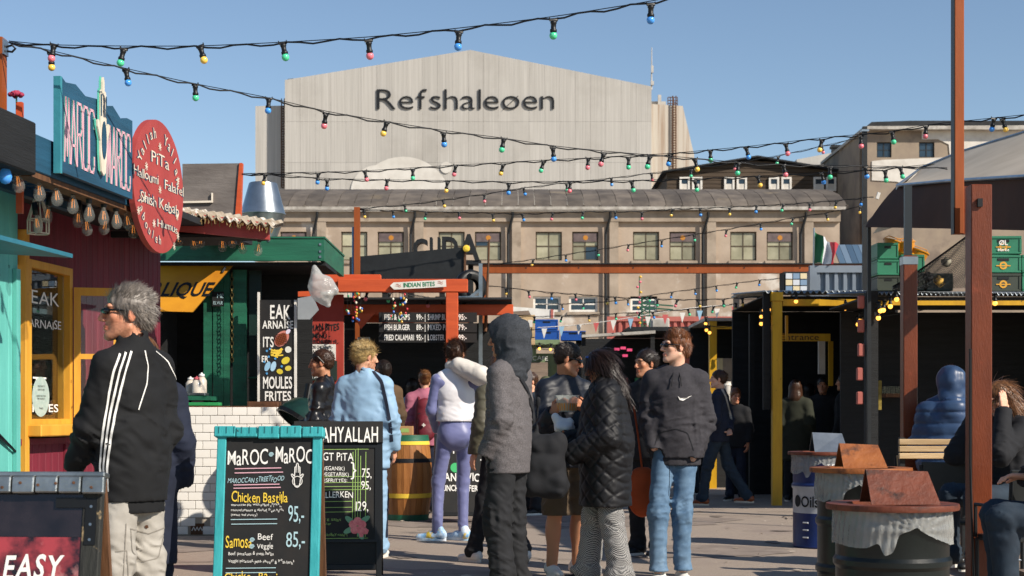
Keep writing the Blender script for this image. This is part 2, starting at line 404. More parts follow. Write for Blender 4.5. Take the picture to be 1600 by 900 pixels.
mb = MB(); a = P(1021, 160); b = P(1044, 151); mb.bx(a[0], b[0], 3, 6, a[1], b[1]); a = P(1031, 159); b = P(1036, 142); mb.bx(a[0], b[0], 2.4, 2.9, a[1], b[1]); mb.build('roof_plant', M_lgrey, hg)
mb = MB(); a = P(1019, 138); b = P(1019.5, 71); mb.tube([(a[0], 1, a[1]), (b[0], 1, b[1])], [.12, .05]); c = P(1020, 106); mb.box((c[0], .8, c[1]), (.3, .3, .9)); c = P(1020, 128); mb.box((c[0], .8, c[1]), (.4, .4, .5)); mb.build('antenna', M_lgrey, hg)
mb = MB()
for d in (-2.6, 0, 2.6):
    a = P(1046+d, 147); b = P(1045.5+d*.1, 94); mb.bar((a[0], 30, a[1]), (b[0], 30, b[1]), .06)
for i in range(9):
    w = 2.6*(1-i/10); a = P(1046-w, 145-i*5.5); b = P(1046+w, 141-i*5.5); mb.bar((a[0], 30, a[1]), (b[0], 30, b[1]), .05)
mb.build('lattice_mast', M_lgrey, hg)
mb = MB()
for px in (448, 452, 456):
    a = P(px, 125); b = P(px, 121); mb.bar((a[0], 1, a[1]), (b[0], 1, b[1]), .07)
a = P(448, 121); b = P(457, 120); mb.bar((a[0], 1, a[1]), (b[0], 1, b[1]), .07); mb.build('railing', M_steel, hg)
M_mural = mat('pale_mural_paint', '#d3cfc7', '#c2bdb4', sc=.6, rough=.85, bump=.1)
mb = MB()
def disc(mb, cx, cz, r, y, n=40, zmin=-1e9):
    mb.poly([(cx+r*math.cos(2*PI*k/n), max(zmin, cz+r*math.sin(2*PI*k/n))) for k in range(n)], y)
for px, py, r in ((630, 322, 77), (697, 262, 9), (590, 300, 42)):
    c = P(px, py); disc(mb, c[0], c[1], r/hs, -.15-r*.0001)
mb.build('mural_disc', M_mural, hg)
xa = P(589, 0)[0]; tot = P(866, 0)[0]-xa; zb = P(0, 171)[1]; cx = 0; gl = []
for ch in 'Refshaleøen':
    v, f = glyph(ch, -.014); gl.append((ch, cx-v[:, 0].min(), v, f)); cx += v[:, 0].max()-v[:, 0].min()+.09
k = tot/(cx-.09); kz = (34/hs)/.73
for ch, ox, v, f in gl:
    n = len(v); mb = MB(); mb.add([((p[0]+ox)*k+xa, -.2, p[1]*kz+zb) for p in v], f)
    mb.add([((p[0]+ox)*k+xa, -.06, p[1]*kz+zb) for p in v], [q[::-1] for q in f])
    from collections import Counter
    ed = Counter()
    for q in f:
        for i in range(len(q)): ed[(q[i], q[(i+1) % len(q)])] += 1
    for (a, b) in list(ed):
        if (b, a) not in ed: mb.f.append((b, a, a+n, b+n))
    mb.build('letter', M_ltr, hg)
# ---------------------------------------------------------------- long plastered workshop
ws = 28.0; YW = F/ws
wk = thing('workshop_building', 'long beige plastered workshop with paired dusty windows and dark low roof', 'building', (0, YW, 0))
P = lambda a, b: px2(a, b, ws)
def pbox(px0, px1, py0, py1, y0, y1, s): a = px2(px0, py1, s); b = px2(px1, py0, s); return MB().bx(a[0], b[0], y0, y1, a[1], b[1])
# wall built as strips round the openings
xb = [503+152*i for i in range(6)]
wins = []
for i in range(-1, 6):
    for o in ((30, 71), (87, 128)):
        x0, x1 = 503+152*i+o[0], 503+152*i+o[1]
        if x1 < 1310 and x0 > 405: wins.append((x0, x1, 362, 407))
low = [(833, 876, 463, 487), (889, 934, 463, 487), (680, 722, 466, 488), (985, 1027, 466, 488)]
XL, XR, ZT = 403, 1312, 330
mb = MB()
def strip(x0, x1, y0, y1):
    a = P(x0, y1); b = P(x1, y0); mb.bx(a[0], b[0], 0, .5, a[1], b[1])
strip(XL, XR, ZT, 362)
cur = XL
for x0, x1, _, _ in sorted(wins): strip(cur, x0, 362, 407); cur = x1
strip(cur, XR, 362, 407); strip(XL, XR, 407, 463)
cur = XL
for x0, x1, y0, y1 in sorted(low): strip(cur, x0, 463, 488); cur = x1
strip(cur, XR, 463, 488); strip(XL, XR, 488, 681)
a = P(XL, 681); b = P(XR, ZT); mb.bx(a[0]+.01, b[0]-.01, 1.5, 14, 0, b[1]-.02)
mb.build('wall', M_plas, wk)
for (x0, x1, y0, y1) in wins+low:
    lowf = y0 > 450; a = P(x0, y1); b = P(x1, y0); w = MB(); t = .07 if not lowf else .12
    w.bx(a[0], a[0]+t, .12, .2, a[1], b[1]); w.bx(b[0]-t, b[0], .12, .2, a[1], b[1]); w.bx(a[0]+t, b[0]-t, .12, .2, a[1], a[1]+t); w.bx(a[0]+t, b[0]-t, .12, .2, b[1]-t, b[1])
    xm = (a[0]+b[0])/2; zm = a[1]+(b[1]-a[1])*.5
    w.bx(xm-.03, xm+.03, .13, .19, a[1]+t, b[1]-t); w.bx(a[0]+t, b[0]-t, .135, .185, zm-.04, zm+.04)
    fr = w.build('window', M_white if lowf else M_frameb, wk)
    for qx0, qx1 in ((a[0]+t, xm-.03), (xm+.03, b[0]-t)):
        for qz0, qz1 in ((a[1]+t, zm-.04), (zm+.04, b[1]-t)):
            MB().bx(qx0, qx1, .15, .165, qz0, qz1).build('pane', M_glassd if lowf or rnd.random() < .07 else M_dirtyglass, fr)
    MB().bx(a[0]-.1, b[0]+.1, -.12, .1, a[1]-.18, a[1]-.02).build('sill', M_plas2, fr)
    if not lowf and (x0-503) % 152 > 60:     # boarded vent with a lamp-coloured disc in every second window
        MB().bx(a[0]+t, b[0]-t, .08, .118, b[1]-.55, b[1]-t).build('vent_board', mat('mauve_board%d' % x0, '#6d5f5d', '#55494a', sc=3), fr)
        m_ = MB(); disc(m_, xm+.02, b[1]-.33, .14, .07, 14); m_.build('vent_disc', mat('ochre_disc%d' % x0, '#b5792c', rough=.6, bump=0), fr)
for i in range(-1, 6):
    x = 503+152*i
    if x-7 > XL and x < 1300:
        a = P(x-7, 690); b = P(x+7, 347); MB().bx(a[0], b[0], -.22, -.01, 0, b[1]).build('pilaster', M_plas2, wk)
    if i >= 0:
        a = P(x-13, 0); zt = P(0, 347)[1]; zz = P(0, 334)[1]
        MB().tube([(a[0], -.2, 0), (a[0], -.2, zt-.7), (a[0]+.25, -.42, zz-.2), (a[0]+.25, -.45, zz+.05)], .075, 8).build('downpipe', M_dark, wk)  # black pipe at every bay also draws the shadow line beside the pilaster
a = P(XL, 347); b = P(XR, 331); MB().bx(a[0], b[0], -.25, -.003, a[1], b[1]).build('frieze_beam', M_plas2, wk)
a = P(XL-3, 330.8); b = P(1318, 325); MB().bx(a[0], b[0], -.6, -.2, a[1]+.03, b[1]).build('gutter', M_gut, wk)
npl = 36; x0, x1 = XL-3, 1322
for i in range(npl):
    a = P(x0+(x1-x0)*i/npl, 0)[0]; c = P(x0+(x1-x0)*(i+1)/npl, 0)[0]; zb_ = P(0, 325)[1]+.02; prof = [(-.4, 0), (.3, .42), (1.8, 1.0), (3.6, 1.45), (5.6, 1.85)]
    mb = MB(); g = .015; vs = []
    for y, z in prof: vs += [(a+g, y, zb_+z), (c-g, y, zb_+z), (a+g, y, zb_+z-.12), (c-g, y, zb_+z-.12)]
    fs = []
    for j in range(len(prof)-1):
        q = j*4; fs += [(q, q+1, q+5, q+4), (q+2, q+6, q+7, q+3), (q, q+4, q+6, q+2), (q+1, q+3, q+7, q+5)]
    fs += [(0, 2, 3, 1)]
    mb.add(vs, fs); mb.bx(c-.05, c+.05, -.38, -.2, zb_+.02, zb_+.1); mb.build('roof_sheet', M_roofp, wk)
# ---------------------------------------------------------------- dark wooden house, pale gable, brown building on the right
hs_ = 24.0; dh = thing('dark_timber_house', 'dark timber house with low gable and four pairs of white windows', 'house', (0, F/hs_, 0))
P = lambda a, b: px2(a, b, hs_)
mb = MB(); mb.prism([P(1042, 640), P(1328, 640), P(1328, 272), P(1182, 250), P(1042, 270)], .12, 12); mb.build('wall', M_hwood, dh)
for k in range(16):                        # weatherboards
    py0, py1 = 252+k*6, 257.3+k*6
    def lim(py): return (1042, 1328) if py > 272 else (1182-(py-250)*7, 1182+(py-250)*6.6)
    l0, r0 = lim(py0+.6); l1, r1 = lim(py1); mb = MB(); mb.prism([P(max(1042, l1), py1), P(min(1328, r1), py1), P(min(1328, r0), py0), P(max(1042, l0), py0)], 0, .118); mb.build('weatherboard', M_hwood, dh)
for sgn, xe, ye in ((-1, 1034, 271), (1, 1336, 273)):
    mb = MB(); mb.prism([P(1182, 247), P(xe, ye), P(xe, ye-2.4), P(1182, 244.6)][::sgn], -.5, 12.5); mb.build('roof', M_felt, dh)
for i in range(4):
    for o in (0, 19.5):
        x0 = 1061.5+69.7*i+o; a = P(x0, 299); b = P(x0+16, 277); t = .13; w = MB()
        w.bx(a[0], a[0]+t, -.15, -.02, a[1], b[1]); w.bx(b[0]-t, b[0], -.15, -.02, a[1], b[1]); w.bx(a[0]+t, b[0]-t, -.15, -.02, a[1], a[1]+t); w.bx(a[0]+t, b[0]-t, -.15, -.02, b[1]-t, b[1])
        fr = w.build('window', M_white, dh); MB().bx(a[0]+t, b[0]-t, -.08, -.05, a[1]+t+.35, b[1]-t).build('pane', M_glassd, fr); MB().bx(a[0]+t, b[0]-t, -.1, -.06, a[1]+t, a[1]+t+.34).build('blind', M_bpatch, fr)
gs = 21.0; pg = thing('pale_gable_building', 'pale grey building with flat gable and small chimney behind the timber house', 'building', (0, F/gs, 0))
P = lambda a, b: px2(a, b, gs)
MB().prism([P(1240, 640), P(1362, 640), P(1362, 241), P(1320, 235), P(1245, 249)], 0, 10).build('wall', M_lgrey, pg)
a = P(1306, 237); b = P(1319, 226); c = MB().bx(a[0], b[0], 1, 1.7, a[1], b[1]).build('chimney', M_dark, pg)
a = P(1304, 227); b = P(1321, 225); MB().bx(a[0], b[0], .9, 1.8, a[1], b[1]+.1).build('chimney_cap', M_dark, pg)
rs = 26.0; rb = thing('brown_rendered_building', 'brown rendered building with black roof edge and patched white render', 'building', (0, F/rs, 0))
P = lambda a, b: px2(a, b, rs)
rw = [(1370, 1393), (1436, 1460), (1508, 1532), (1590, 1614)]; mb = MB()
def rstrip(x0, x1, y0, y1): a = P(x0, y1); b = P(x1, y0); mb.bx(a[0], b[0], 0, .4, a[1], b[1])
rstrip(1350, 1720, 200, 222); rstrip(1350, 1720, 246, 678); cur = 1350
for x0, x1 in rw: rstrip(cur, x0, 222, 246); cur = x1
rstrip(cur, 1720, 222, 246); a = P(1350, 678); b = P(1720, 200); mb.bx(a[0]+.01, b[0]-.01, 1.2, 12, 0, b[1]-.02); mb.build('wall', M_brend, rb)
for x0, x1 in rw:
    a = P(x0, 246); b = P(x1, 222); t = .06; w = MB(); xm = (a[0]+b[0])/2; zm = (a[1]+b[1])/2
    w.bx(a[0], b[0], .1, .2, a[1], a[1]+t); w.bx(a[0], b[0], .1, .2, b[1]-t, b[1]); w.bx(a[0], a[0]+t, .1, .2, a[1]+t, b[1]-t); w.bx(b[0]-t, b[0], .1, .2, a[1]+t, b[1]-t); w.bx(xm-.03, xm+.03, .11, .19, a[1]+t, b[1]-t); w.bx(a[0]+t, xm-.03, .12, .18, zm-.02, zm+.02); w.bx(xm+.03, b[0]-t, .12, .18, zm-.02, zm+.02)
    fr = w.build('window', M_dark, rb)
    for q0, q1 in ((a[0]+t, xm-.03), (xm+.03, b[0]-t)): MB().bx(q0, q1, .14, .15, a[1]+t, b[1]-t).build('pane', M_glassd, fr)
for outl in ([(1362, 282), (1362, 252), (1380, 250), (1480, 246), (1480, 254), (1545, 253), (1545, 285), (1420, 290), (1400, 284)], [(1440, 218), (1440, 204), (1720, 204), (1720, 262), (1550, 258), (1536, 250), (1484, 246), (1482, 226), (1466, 218)]):
    MB().prism([P(*p) for p in outl], -.06, -.004).build('render_patch', M_bpatch, rb)
MB().prism([P(1347, 204.5), P(1730, 205.5), P(1730, 198), P(1347, 200)], -.6, 12.5).build('eaves', M_gut, rb)
MB().prism([P(1352, 199), P(1730, 198), P(1730, 190), P(1420, 190), P(1360, 192)], -.3, 12).build('roof', M_felt, rb)
a = P(1420, 190); b = P(1426, 184); MB().bx(a[0], b[0], 2, 2.4, a[1], b[1]).build('roof_vent', M_dark, rb)
# ================================================================= left row of stalls
M_blue = mat('petrol_blue_wood', '#24526c', '#1c4359', sc=3, st=(.5, 1, 6), rough=.6, bump=.2, bsc=14)
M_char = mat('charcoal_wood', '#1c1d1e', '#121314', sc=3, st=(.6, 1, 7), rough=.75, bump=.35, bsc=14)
M_teal = mat('turquoise_boards', '#69bdb2', '#58a99f', sc=2.2, st=(4, 1, .5), rough=.6, bump=.15, bsc=12, c3='#3f7f78', c3sc=9, c3f=(.68, .70))
M_tealflap = mat('blue_teal_flap', '#2f7487', '#276173', sc=3, rough=.6)
M_yel = mat('ochre_yellow_paint', '#dfa63c', '#cf9330', sc=3, st=(3, 3, .6), rough=.5, bump=.15, bsc=14, c3='#6e4a20', c3sc=11, c3f=(.69, .71))
M_redw = mat('raspberry_boards', '#7c2636', '#691f2e', sc=3, st=(5, 1, .5), rough=.6, bump=.2, bsc=14, rv=.05)
M_redp = mat('coral_red_paint', '#ab4540', '#9b3b37', sc=4, rough=.55, bump=.15, c3='#8d2e2c', c3sc=5, c3f=(.66, .8))
M_glass = mat('window_glass', '#e6ecec', rough=.01, bump=0, trans=1, spec=.5)
M_black = mat('blackboard', '#16181a', '#24211f', sc=5, rough=.75, bump=.1, c3='#302c28', c3sc=3, c3f=(.6, .85))
M_chalk = mat('chalk_white', '#e9e6df', rough=.9, bump=0)
M_chy = mat('chalk_yellow', '#e8c545', rough=.9, bump=0)
M_chg = mat('chalk_green', '#8fae62', rough=.9, bump=0)
M_chb = mat('chalk_pale_blue', '#a8c6cc', rough=.9, bump=0)
M_chp = mat('chalk_pink', '#d9707a', rough=.9, bump=0)
M_sock = mat('black_socket', '#101112', rough=.45, bump=0)
M_pink = mat('sign_pink', '#dba9b4', rough=.6, bump=0)
M_cream = mat('cream_paint', '#e2d7c6', '#d2c6b2', sc=5, rough=.6, bump=.05)
M_wood = mat('raw_brown_wood', '#6f4b2f', '#4f3421', sc=4, st=(6, 6, .5), rough=.75, bump=.3, bsc=16)
M_green = mat('bottle_green_paint', '#23694f', '#1c5541', sc=2.5, st=(.5, 1, 5), rough=.5, bump=.2, bsc=12, c3='#174636', c3sc=2)
M_tile = mat('white_glazed_tile', '#f6f3ec', '#eee9e0', sc=2, rough=.16, bump=.03, spec=.5, rv=.045)
M_grout = mat('grout', '#b9ad9c', rough=.9)
M_orange = mat('orange_paint', '#c9552a', '#b64a24', sc=3, st=(.6, 1, 4), rough=.55, bump=.15, c3='#6a3018', c3sc=10, c3f=(.69, .71))
M_corten = mat('rust_orange_steel', '#9c4c18', '#853f0e', sc=3, st=(2, 2, .5), rough=.6, bump=.1)
FO = Vector((-2.78, 8.8, 0)); FR = math.atan2(.9935, .1139)
def fx(px, off=0):                         # distance along the receding shop front for a photo column; off = set back from the beam plane
    c = 3.788+off*1.006; Y = c/(.1146-(px-800)/F); return (Y-8.8-off*.1139)/.9935
def fz(px, py, off=0):
    c = 3.788+off*1.006; Y = c/(.1146-(px-800)/F); return CH+(HZ-py)*Y/F
# --- pole at the left edge
pl = thing('steel_pole', 'rust brown steel pole at the left edge holding the lamp cables', 'pole', at(-5, HZ, 265)-Vector((0, 0, CH)))
ph = at(0, 60, 265).z; MB().bx(-.045, .045, -.045, .045, 2.6, ph).build('shaft', M_corten, pl)
MB().bx(.046, .056, -.04, .04, ph-.1, ph-.01).build('end_plate', M_steel, pl)
MB().tube([(.056, 0, ph-.05), (.09, 0, ph-.04), (.11, 0, ph-.06), (.09, 0, ph-.08), (.06, 0, ph-.075)], .007).build('hook', M_sock, pl)
# --- stall with the yellow window
OFF = .9
st1 = thing('maroccan_stall', 'dark red boarded food stall with blue beam and yellow window', 'stall', FO, FR)
x0, x1 = fx(41), fx(225)
MB().bx(x0+.003, x1, -.04, .05, 2.6, 2.815, .006).build('beam', M_blue, st1)
b2 = MB().bx(x0-1.6, x0, -.06, .06, 2.57, 2.87, .008).build('beam', M_char, st1); b2['label'] = 'charcoal black end of the beam'
MB().bx(x0, x1, -.03, .08, 2.565, 2.597).build('beam_batten', M_wood, st1)
wx0, wx1, wxe = fx(34, OFF), fx(104, OFF), fx(251, OFF)
wy = OFF
# wall boards
pitch = .115; x = wx1+.05; k = 0
M_redin = M_redw
while x < wxe-.02:
    w = min(pitch-.006, wxe-x); MB().bx(x, x+w, wy, wy+.03, 0, 2.9, .004).build('wall_board', M_redw, st1); x += pitch
x = wx0-.05
while x < wx1+.04:
    MB().bx(x, min(x+pitch-.006, wx1+.044), wy, wy+.03, 0, 1.0, .004).build('wall_board', M_redw, st1); x += pitch
MB().bx(wx0-.1, wx1+.05, wy-.03, wy-.003, .985, 1.03).build('wall_rail', M_redw, st1)
xr = (wx0+wx1)/2+.35; MB().bx(xr-.02, xr+.02, wy-.02, wy-.003, 0, .98).build('wall_batten', M_redw, st1)
MB().bx(wx0-.1, wxe+.1, wy+.04, wy+.08, 0, 1.02).bx(wx0-.1, wxe, wy+1.5, wy+1.54, 0, 2.9).bx(wxe-.04, wxe, wy+.04, wy+1.5, 0, 2.9).build('inner_wall', M_char, st1)
MB().bx(wx0-.1, wx1+.05, wy, wy+.03, 2.25, 2.9).build('wall_head', M_redw, st1)
# roof: slats over the front, felt behind
x = x0-1.4
while x < fx(86, .4):
    MB().bx(x, x+.05, .06, wy-.01, 2.68, 2.74).build('roof_slat', M_blue, st1); x += .13
MB().bx(x, wxe, .06, wy+.03, 2.7, 2.75).build('roof', M_felt, st1)
MB().bx(x0-1.5, wxe, wy+.04, wy+1.6, 2.9, 2.95).build('roof', M_felt, st1)
MB().bx(x0-1.4, x1, .5, .56, 2.62, 2.675).build('roof_purlin', M_blue, st1)
# yellow corner post and window
MB().bx(fx(28, OFF), wx0, wy-.06, wy+.04, 0, 2.5, .005).build('corner_post', M_yel, st1)
wz0, wz1 = 1.12, 2.3; t = .055
fr = MB().bx(wx0, wx0+t, wy-.05, wy+.05, wz0, wz1).bx(wx1-t, wx1, wy-.05, wy+.05, wz0, wz1).bx(wx0+t, wx1-t, wy-.05, wy+.05, wz1-t, wz1).bx(wx0+t, wx1-t, wy-.05, wy+.05, wz0, wz0+.05).build('window_frame', M_yel, st1)
MB().bx(wx0-.03, wx1+.08, wy-.16, wy-.052, wz0-.075, wz0+.01, .008).build('sill', M_yel, fr)
MB().bx(wx0+t, wx1-t, wy, wy+.008, wz0+.05, wz1-t).build('pane', M_glass, fr)
# reflection of a menu painted as lettering and dark panel; goods behind the glass
MB().bx(wx0+t, wx1-t, wy+.25, wy+.27, wz0+.05, wz1).build('reflection_backing', M_black, st1)
pw = wx1-wx0-2*t
letters_obj('reflected_lettering', st1, M_chalk, [dict(t='EAK', x=wx0+t+.1, z=2.0, h=.1, w=pw*.72, jit=.1), dict(t='ARNAISE', x=wx0+t+.05, z=1.83, h=.065, w=pw*.85, jit=.1), dict(t='STE', x=wx0+t+.02, z=1.4, h=.075, w=pw*.5, off=.02), dict(t='FRITES', x=wx0+t+.03, z=1.22, h=.06, w=pw*.8, off=.01)], y=wy-.0035)
mb = MB(); disc(mb, wx0+t+.26, 1.62, .1, wy+.243, 16); mb.build('reflected_picture', mat('salmon_print', '#b05a48', '#c98d6a', sc=20, bump=0), st1)
mb = MB(); n = 28; mb.poly([(wx0+t+.26+.15*math.cos(2*PI*k/n), 1.33+.145*math.sin(2*PI*k/n)) for k in range(n)], wy-.004); stk = mb.build('round_sticker', mat('sage_sticker', '#9db3ab', '#b4c3bb', sc=20, bump=0), fr)
letters_obj('sticker_lettering', fr, M_char, [dict(t='WELCOME TO', x=wx0+t+.26, z=1.40, h=.014, center=True), dict(t='OUR KITCHEN', x=wx0+t+.26, z=1.375, h=.014, center=True), dict(t='PLEASE TAKE YOUR', x=wx0+t+.26, z=1.33, h=.013, center=True), dict(t='TIME AND ENJOY', x=wx0+t+.26, z=1.31, h=.013, center=True), dict(t='THANKS', x=wx0+t+.26, z=1.24, h=.014, center=True)], y=wy-.007)
MB().bx(wx0+t+.05, wx1-t-.05, wy+.05, wy+.22, wz0+.05, wz0+.19).build('wooden_crate', M_wood, st1)
mb = MB(); mb.lathe([(.02, 0), (.075, .03), (.085, .07), (.08, .09), (.0, .09)], (wx0+t+.3, wy+.14, wz0+.2), 18); mb.build('bowl', mat('lime_bowl', '#a9b53a', rough=.4, bump=0), st1, smooth=True)
# casement standing open
ca = bpy.data.objects.new('casement', None)
cw_, c0, c1 = .34, 1.13, 2.16
w = MB().bx(0, .05, -.022, .022, c0, c1).bx(cw_-.05, cw_, -.022, .022, c0, c1).bx(.05, cw_-.05, -.022, .022, c1-.06, c1).bx(.05, cw_-.05, -.022, .022, c0, c0+.07).bx(.05, cw_-.05, -.018, .018, 1.62, 1.66)
cs = w.build('casement', M_yel, st1, loc=(wx1+.01, wy-.055, 0), rot=(0, 0, math.radians(-70)))
for z0, z1 in ((c0+.07, 1.62), (1.66, c1-.06)): MB().bx(.05, cw_-.05, -.004, .004, z0, z1).build('pane', M_glass, cs)
mb = MB()
mb.tube([(.42, -.03, 1.30), (.42, -.05, 1.25), (.43, -.05, 1.21)], .006); mb.tube([(.40, -.03, 1.95), (.40, -.045, 1.9), (.41, -.045, 1.86)], .006); mb.build('latch', M_sock, cs)
# lantern hanging in front of the window head
ln = thing('wire_lantern', 'small black wire lantern hanging in front of the yellow window', 'lantern', FO+Matrix.Rotation(FR, 3, 'Z') @ Vector((fx(60, .45), .45, 0)))
lz = fz(60, 365, .45); mb = MB()
for zz in (0, .09, .22):
    r = .07 if zz < .2 else .03
    for k in range(6): mb.bar((r*math.cos(k*PI/3), r*math.sin(k*PI/3), lz+zz), (r*math.cos((k+1)*PI/3), r*math.sin((k+1)*PI/3), lz+zz), .008)
for k in range(6):
    c, s_ = math.cos(k*PI/3), math.sin(k*PI/3); mb.bar((.07*c, .07*s_, lz), (.07*c, .07*s_, lz+.09), .008); mb.bar((.07*c, .07*s_, lz+.09), (.03*c, .03*s_, lz+.22), .008)
mb.tube([(0, 0, lz+.22), (0, 0, 2.62)], .004); mb.build('cage', M_cream, ln); MB().lathe([(.025, 0), (.03, .05), (.02, .1), (0, .11)], (0, 0, lz+.01), 10).build('candle', M_cream, ln)  # cream on the black wire stands for its lit edges
# --- turquoise neighbour
st0 = thing('turquoise_stall', 'turquoise boarded stall wall with raised flap at the left edge', 'stall', FO, FR)
ty = .6; xe = fx(28, ty)
x = xe-2.6
while x < xe-.01:
    MB().bx(x, min(x+.14, xe), ty, ty+.03, 0, 2.72, .004).build('wall_board', M_teal, st0); x += .145
MB().bx(xe-2.6, xe, ty+.04, ty+.07, 0, 2.7).build('inner_wall', M_char, st0)
mb = MB(); fe = fx(60, .2); mb.add([(fe-2.4, ty, 2.20), (fe, ty, 2.20), (fe-2.4, ty-.62, 2.16), (fe, ty-.62, 2.16), (fe-2.4, ty, 2.245), (fe, ty, 2.245), (fe-2.4, ty-.62, 2.185), (fe, ty-.62, 2.185)], [(0, 2, 3, 1), (4, 5, 7, 6), (1, 3, 7, 5), (0, 4, 6, 2), (2, 6, 7, 3), (0, 1, 5, 4)])
mb.build('flap', M_tealflap, st0)
for xx in (xe-.05, xe-1.1): MB().bx(xx-.03, xx+.03, ty-.028, ty-.003, 0, 2.15).build('cover_strip', M_teal, st0)
mb = MB(); mb.bar((xe-.75, ty-.02, 1.22), (xe-.12, ty-.02, .98), .012); mb.bar((xe-.62, ty-.02, 1.22), (xe-.08, ty-.02, .96), .012); mb.build('flap_stay', M_sock, st0)
# --- MAROC MAROC sign board
xs0, xs1 = fx(97, -.1), fx(207, -.1)
sg = thing('maroc_sign', 'petrol blue sign board with pink MAROC MAROC letters and white hand', 'sign', FO, FR)
tops = [(xs1, 3.15), (xs1-.1, 3.15), (xs1-.2, 3.12), (xs1-.35, 3.18), (xs1-.5, 3.15), (xs1-.62, 3.17), (xs1-.8, 3.15), (xs1-.95, 3.19), (xs1-1.1, 3.17), (xs0, 3.19)]
MB().prism([(xs0, 2.63), (xs1, 2.63)]+tops, -.10, -.063).build('board', M_blue, sg)
MB().bx(xs0-.03, xs0-.001, -.102, -.06, 2.62, 3.19).build('edge_strip', mat('teal_edge', '#3f8f9b', '#357f8c', sc=6, rough=.5), sg)
STK = {'M': [[(0, 0), (.22, 1), (.5, .1), (.78, 1), (1, 0)]], 'A': [[(0, 0), (.5, 1), (1, 0)], [(.2, .3), (.8, .3)]], 'R': [[(0, 0), (.05, 1), (.75, 1), (.95, .9), (.95, .62), (.75, .52), (.1, .5)], [(.45, .5), (1, 0)]], 'O': [[(.15, 0), (.0, .1), (.0, .9), (.2, 1), (.8, 1), (1, .9), (1, .1), (.85, 0), (.15, 0)]], 'C': [[(1, .72), (1, .9), (.8, 1), (.2, 1), (0, .9), (0, .1), (.2, 0), (.8, 0), (1, .1), (1, .25)]]}
def strokes(mb, txt, x, z, lw, lh, gap, wd, y):
    for ch in txt:
        for pl_ in STK[ch]:
            mb.ribbon([(x+a*lw, z+b*lh) for a, b in pl_], wd, y)
        x += lw+gap
L_ = xs1-xs0; lw = L_*.069
for m_, yy, dx, wd, nm in ((mat('sign_letter_shadow', '#5aa29c', rough=.6, bump=0), -.1015, -.010, .017, 'letter_shadow'), (M_pink, -.104, 0, .0165, 'letter')):
    xq = xs0+.03+dx
    for ch in 'MAROC': mb = MB(); strokes(mb, ch, xq, 2.70, lw, .38, 0, wd, yy); mb.build(nm, m_, sg); xq += lw+L_*.013
    xq = xs0+L_*.6+dx
    for ch in 'MAROC': mb = MB(); strokes(mb, ch, xq, 2.68, lw*.9, .36, 0, wd, yy); mb.build(nm, m_, sg); xq += lw*.9+L_*.012
hx = xs0+L_*.505; hz_ = 2.72
def hand_outline(cx, z, s):
    p = [(-.22, .0), (-.32, .25), (-.34, .5), (-.62, .72), (-.66, .82), (-.54, .84), (-.33, .7), (-.31, .85), (-.30, 1.3), (-.24, 1.36), (-.17, 1.3), (-.16, .95), (-.14, 1.5), (-.07, 1.58), (0, 1.58), (.07, 1.5), (.09, .95), (.11, 1.3), (.18, 1.36), (.25, 1.3), (.27, .85), (.30, .7), (.52, .84), (.64, .82), (.6, .72), (.33, .5), (.3, .25), (.2, 0), (0, -.06)]
    return [(cx+a*s*.42, z+b*s) for a, b in p]
ho = hand_outline(hx, hz_, .375)
MB().prism([(a-.014, b+.004) for a, b in ho], -.114, -.108).build('hand_shadow', mat('hand_mint', '#58b7a2', rough=.6, bump=0), sg)
MB().prism(ho, -.128, -.117).build('hand', M_cream, sg)
mb = MB(); mb.poly([(hx+.04*math.cos(2*PI*k/20), hz_+.2+.12*math.sin(2*PI*k/20)) for k in range(20)], -.131)
for dx in (-.045, -.006, .035): mb.bx(hx+dx-.006, hx+dx+.006, -.1315, -.1305, hz_+.345, hz_+.48)
mb.build('hand_inlay', M_blue, sg)
# --- red round sign
dk = thing('round_red_sign', 'round coral red sign board listing pita, halloumi, falafel and shish kebab', 'sign', FO, FR)
dcx, dcz, dr = fx(249, -.1), fz(249, 292, -.1), .46
rx_ = (fx(288, -.1)-fx(210, -.1))/2
mb = MB(); mb.prism([(dcx+rx_*math.cos(2*PI*k/48), dcz+dr*math.sin(2*PI*k/48)) for k in range(48)], -.1, -.06); mb.build('board', M_redp, dk)
MB().bx(dcx-.04, dcx+.04, -.058, .08, 2.55, dcz+.2).build('bracket', M_wood, dk)
def disc_text(m_, y, dx, nm):
    def arc(txt, r, a0, a1, h, flip=1):
        n = len(txt); mb = MB()
        for i, ch in enumerate(txt):
            a = a0+(a1-a0)*(i+.5)/n; write(mb, ch, dcx+dx+rx_/dr*r*math.cos(a), dcz+r*math.sin(a), h, y=y, rot=(a-PI/2) if flip > 0 else (a+PI/2), center=True)
        mb.build(nm, m_, dk)
    arc('Yallah', .33, PI*.93, PI*.56, .08); arc('Yallah', .33, PI*.44, PI*.07, .08)
    for t, z, w, h in (('PiTa', .15, .36, .085), ('Halloumi', .01, .48, .07), ('Falafel', .0, .40, .07), ('Shish Kebab', -.15, .78, .08), ('Humus', -.28, .42, .06)):
        mb = MB(); write(mb, t, dcx+dx+dict(Humus=.15, Halloumi=-.28, Falafel=.29).get(t, 0), dcz+z, h, w=w, y=y, off=-.004, jit=.12, center=True); mb.build(nm, m_, dk)
    arc('Tabouleh', .40, PI*1.08, PI*1.52, .065, -1)
disc_text(M_blue, -.1025, 0, 'letter_shadow'); disc_text(M_cream, -.1045, .014, 'lettering')
mb = MB()
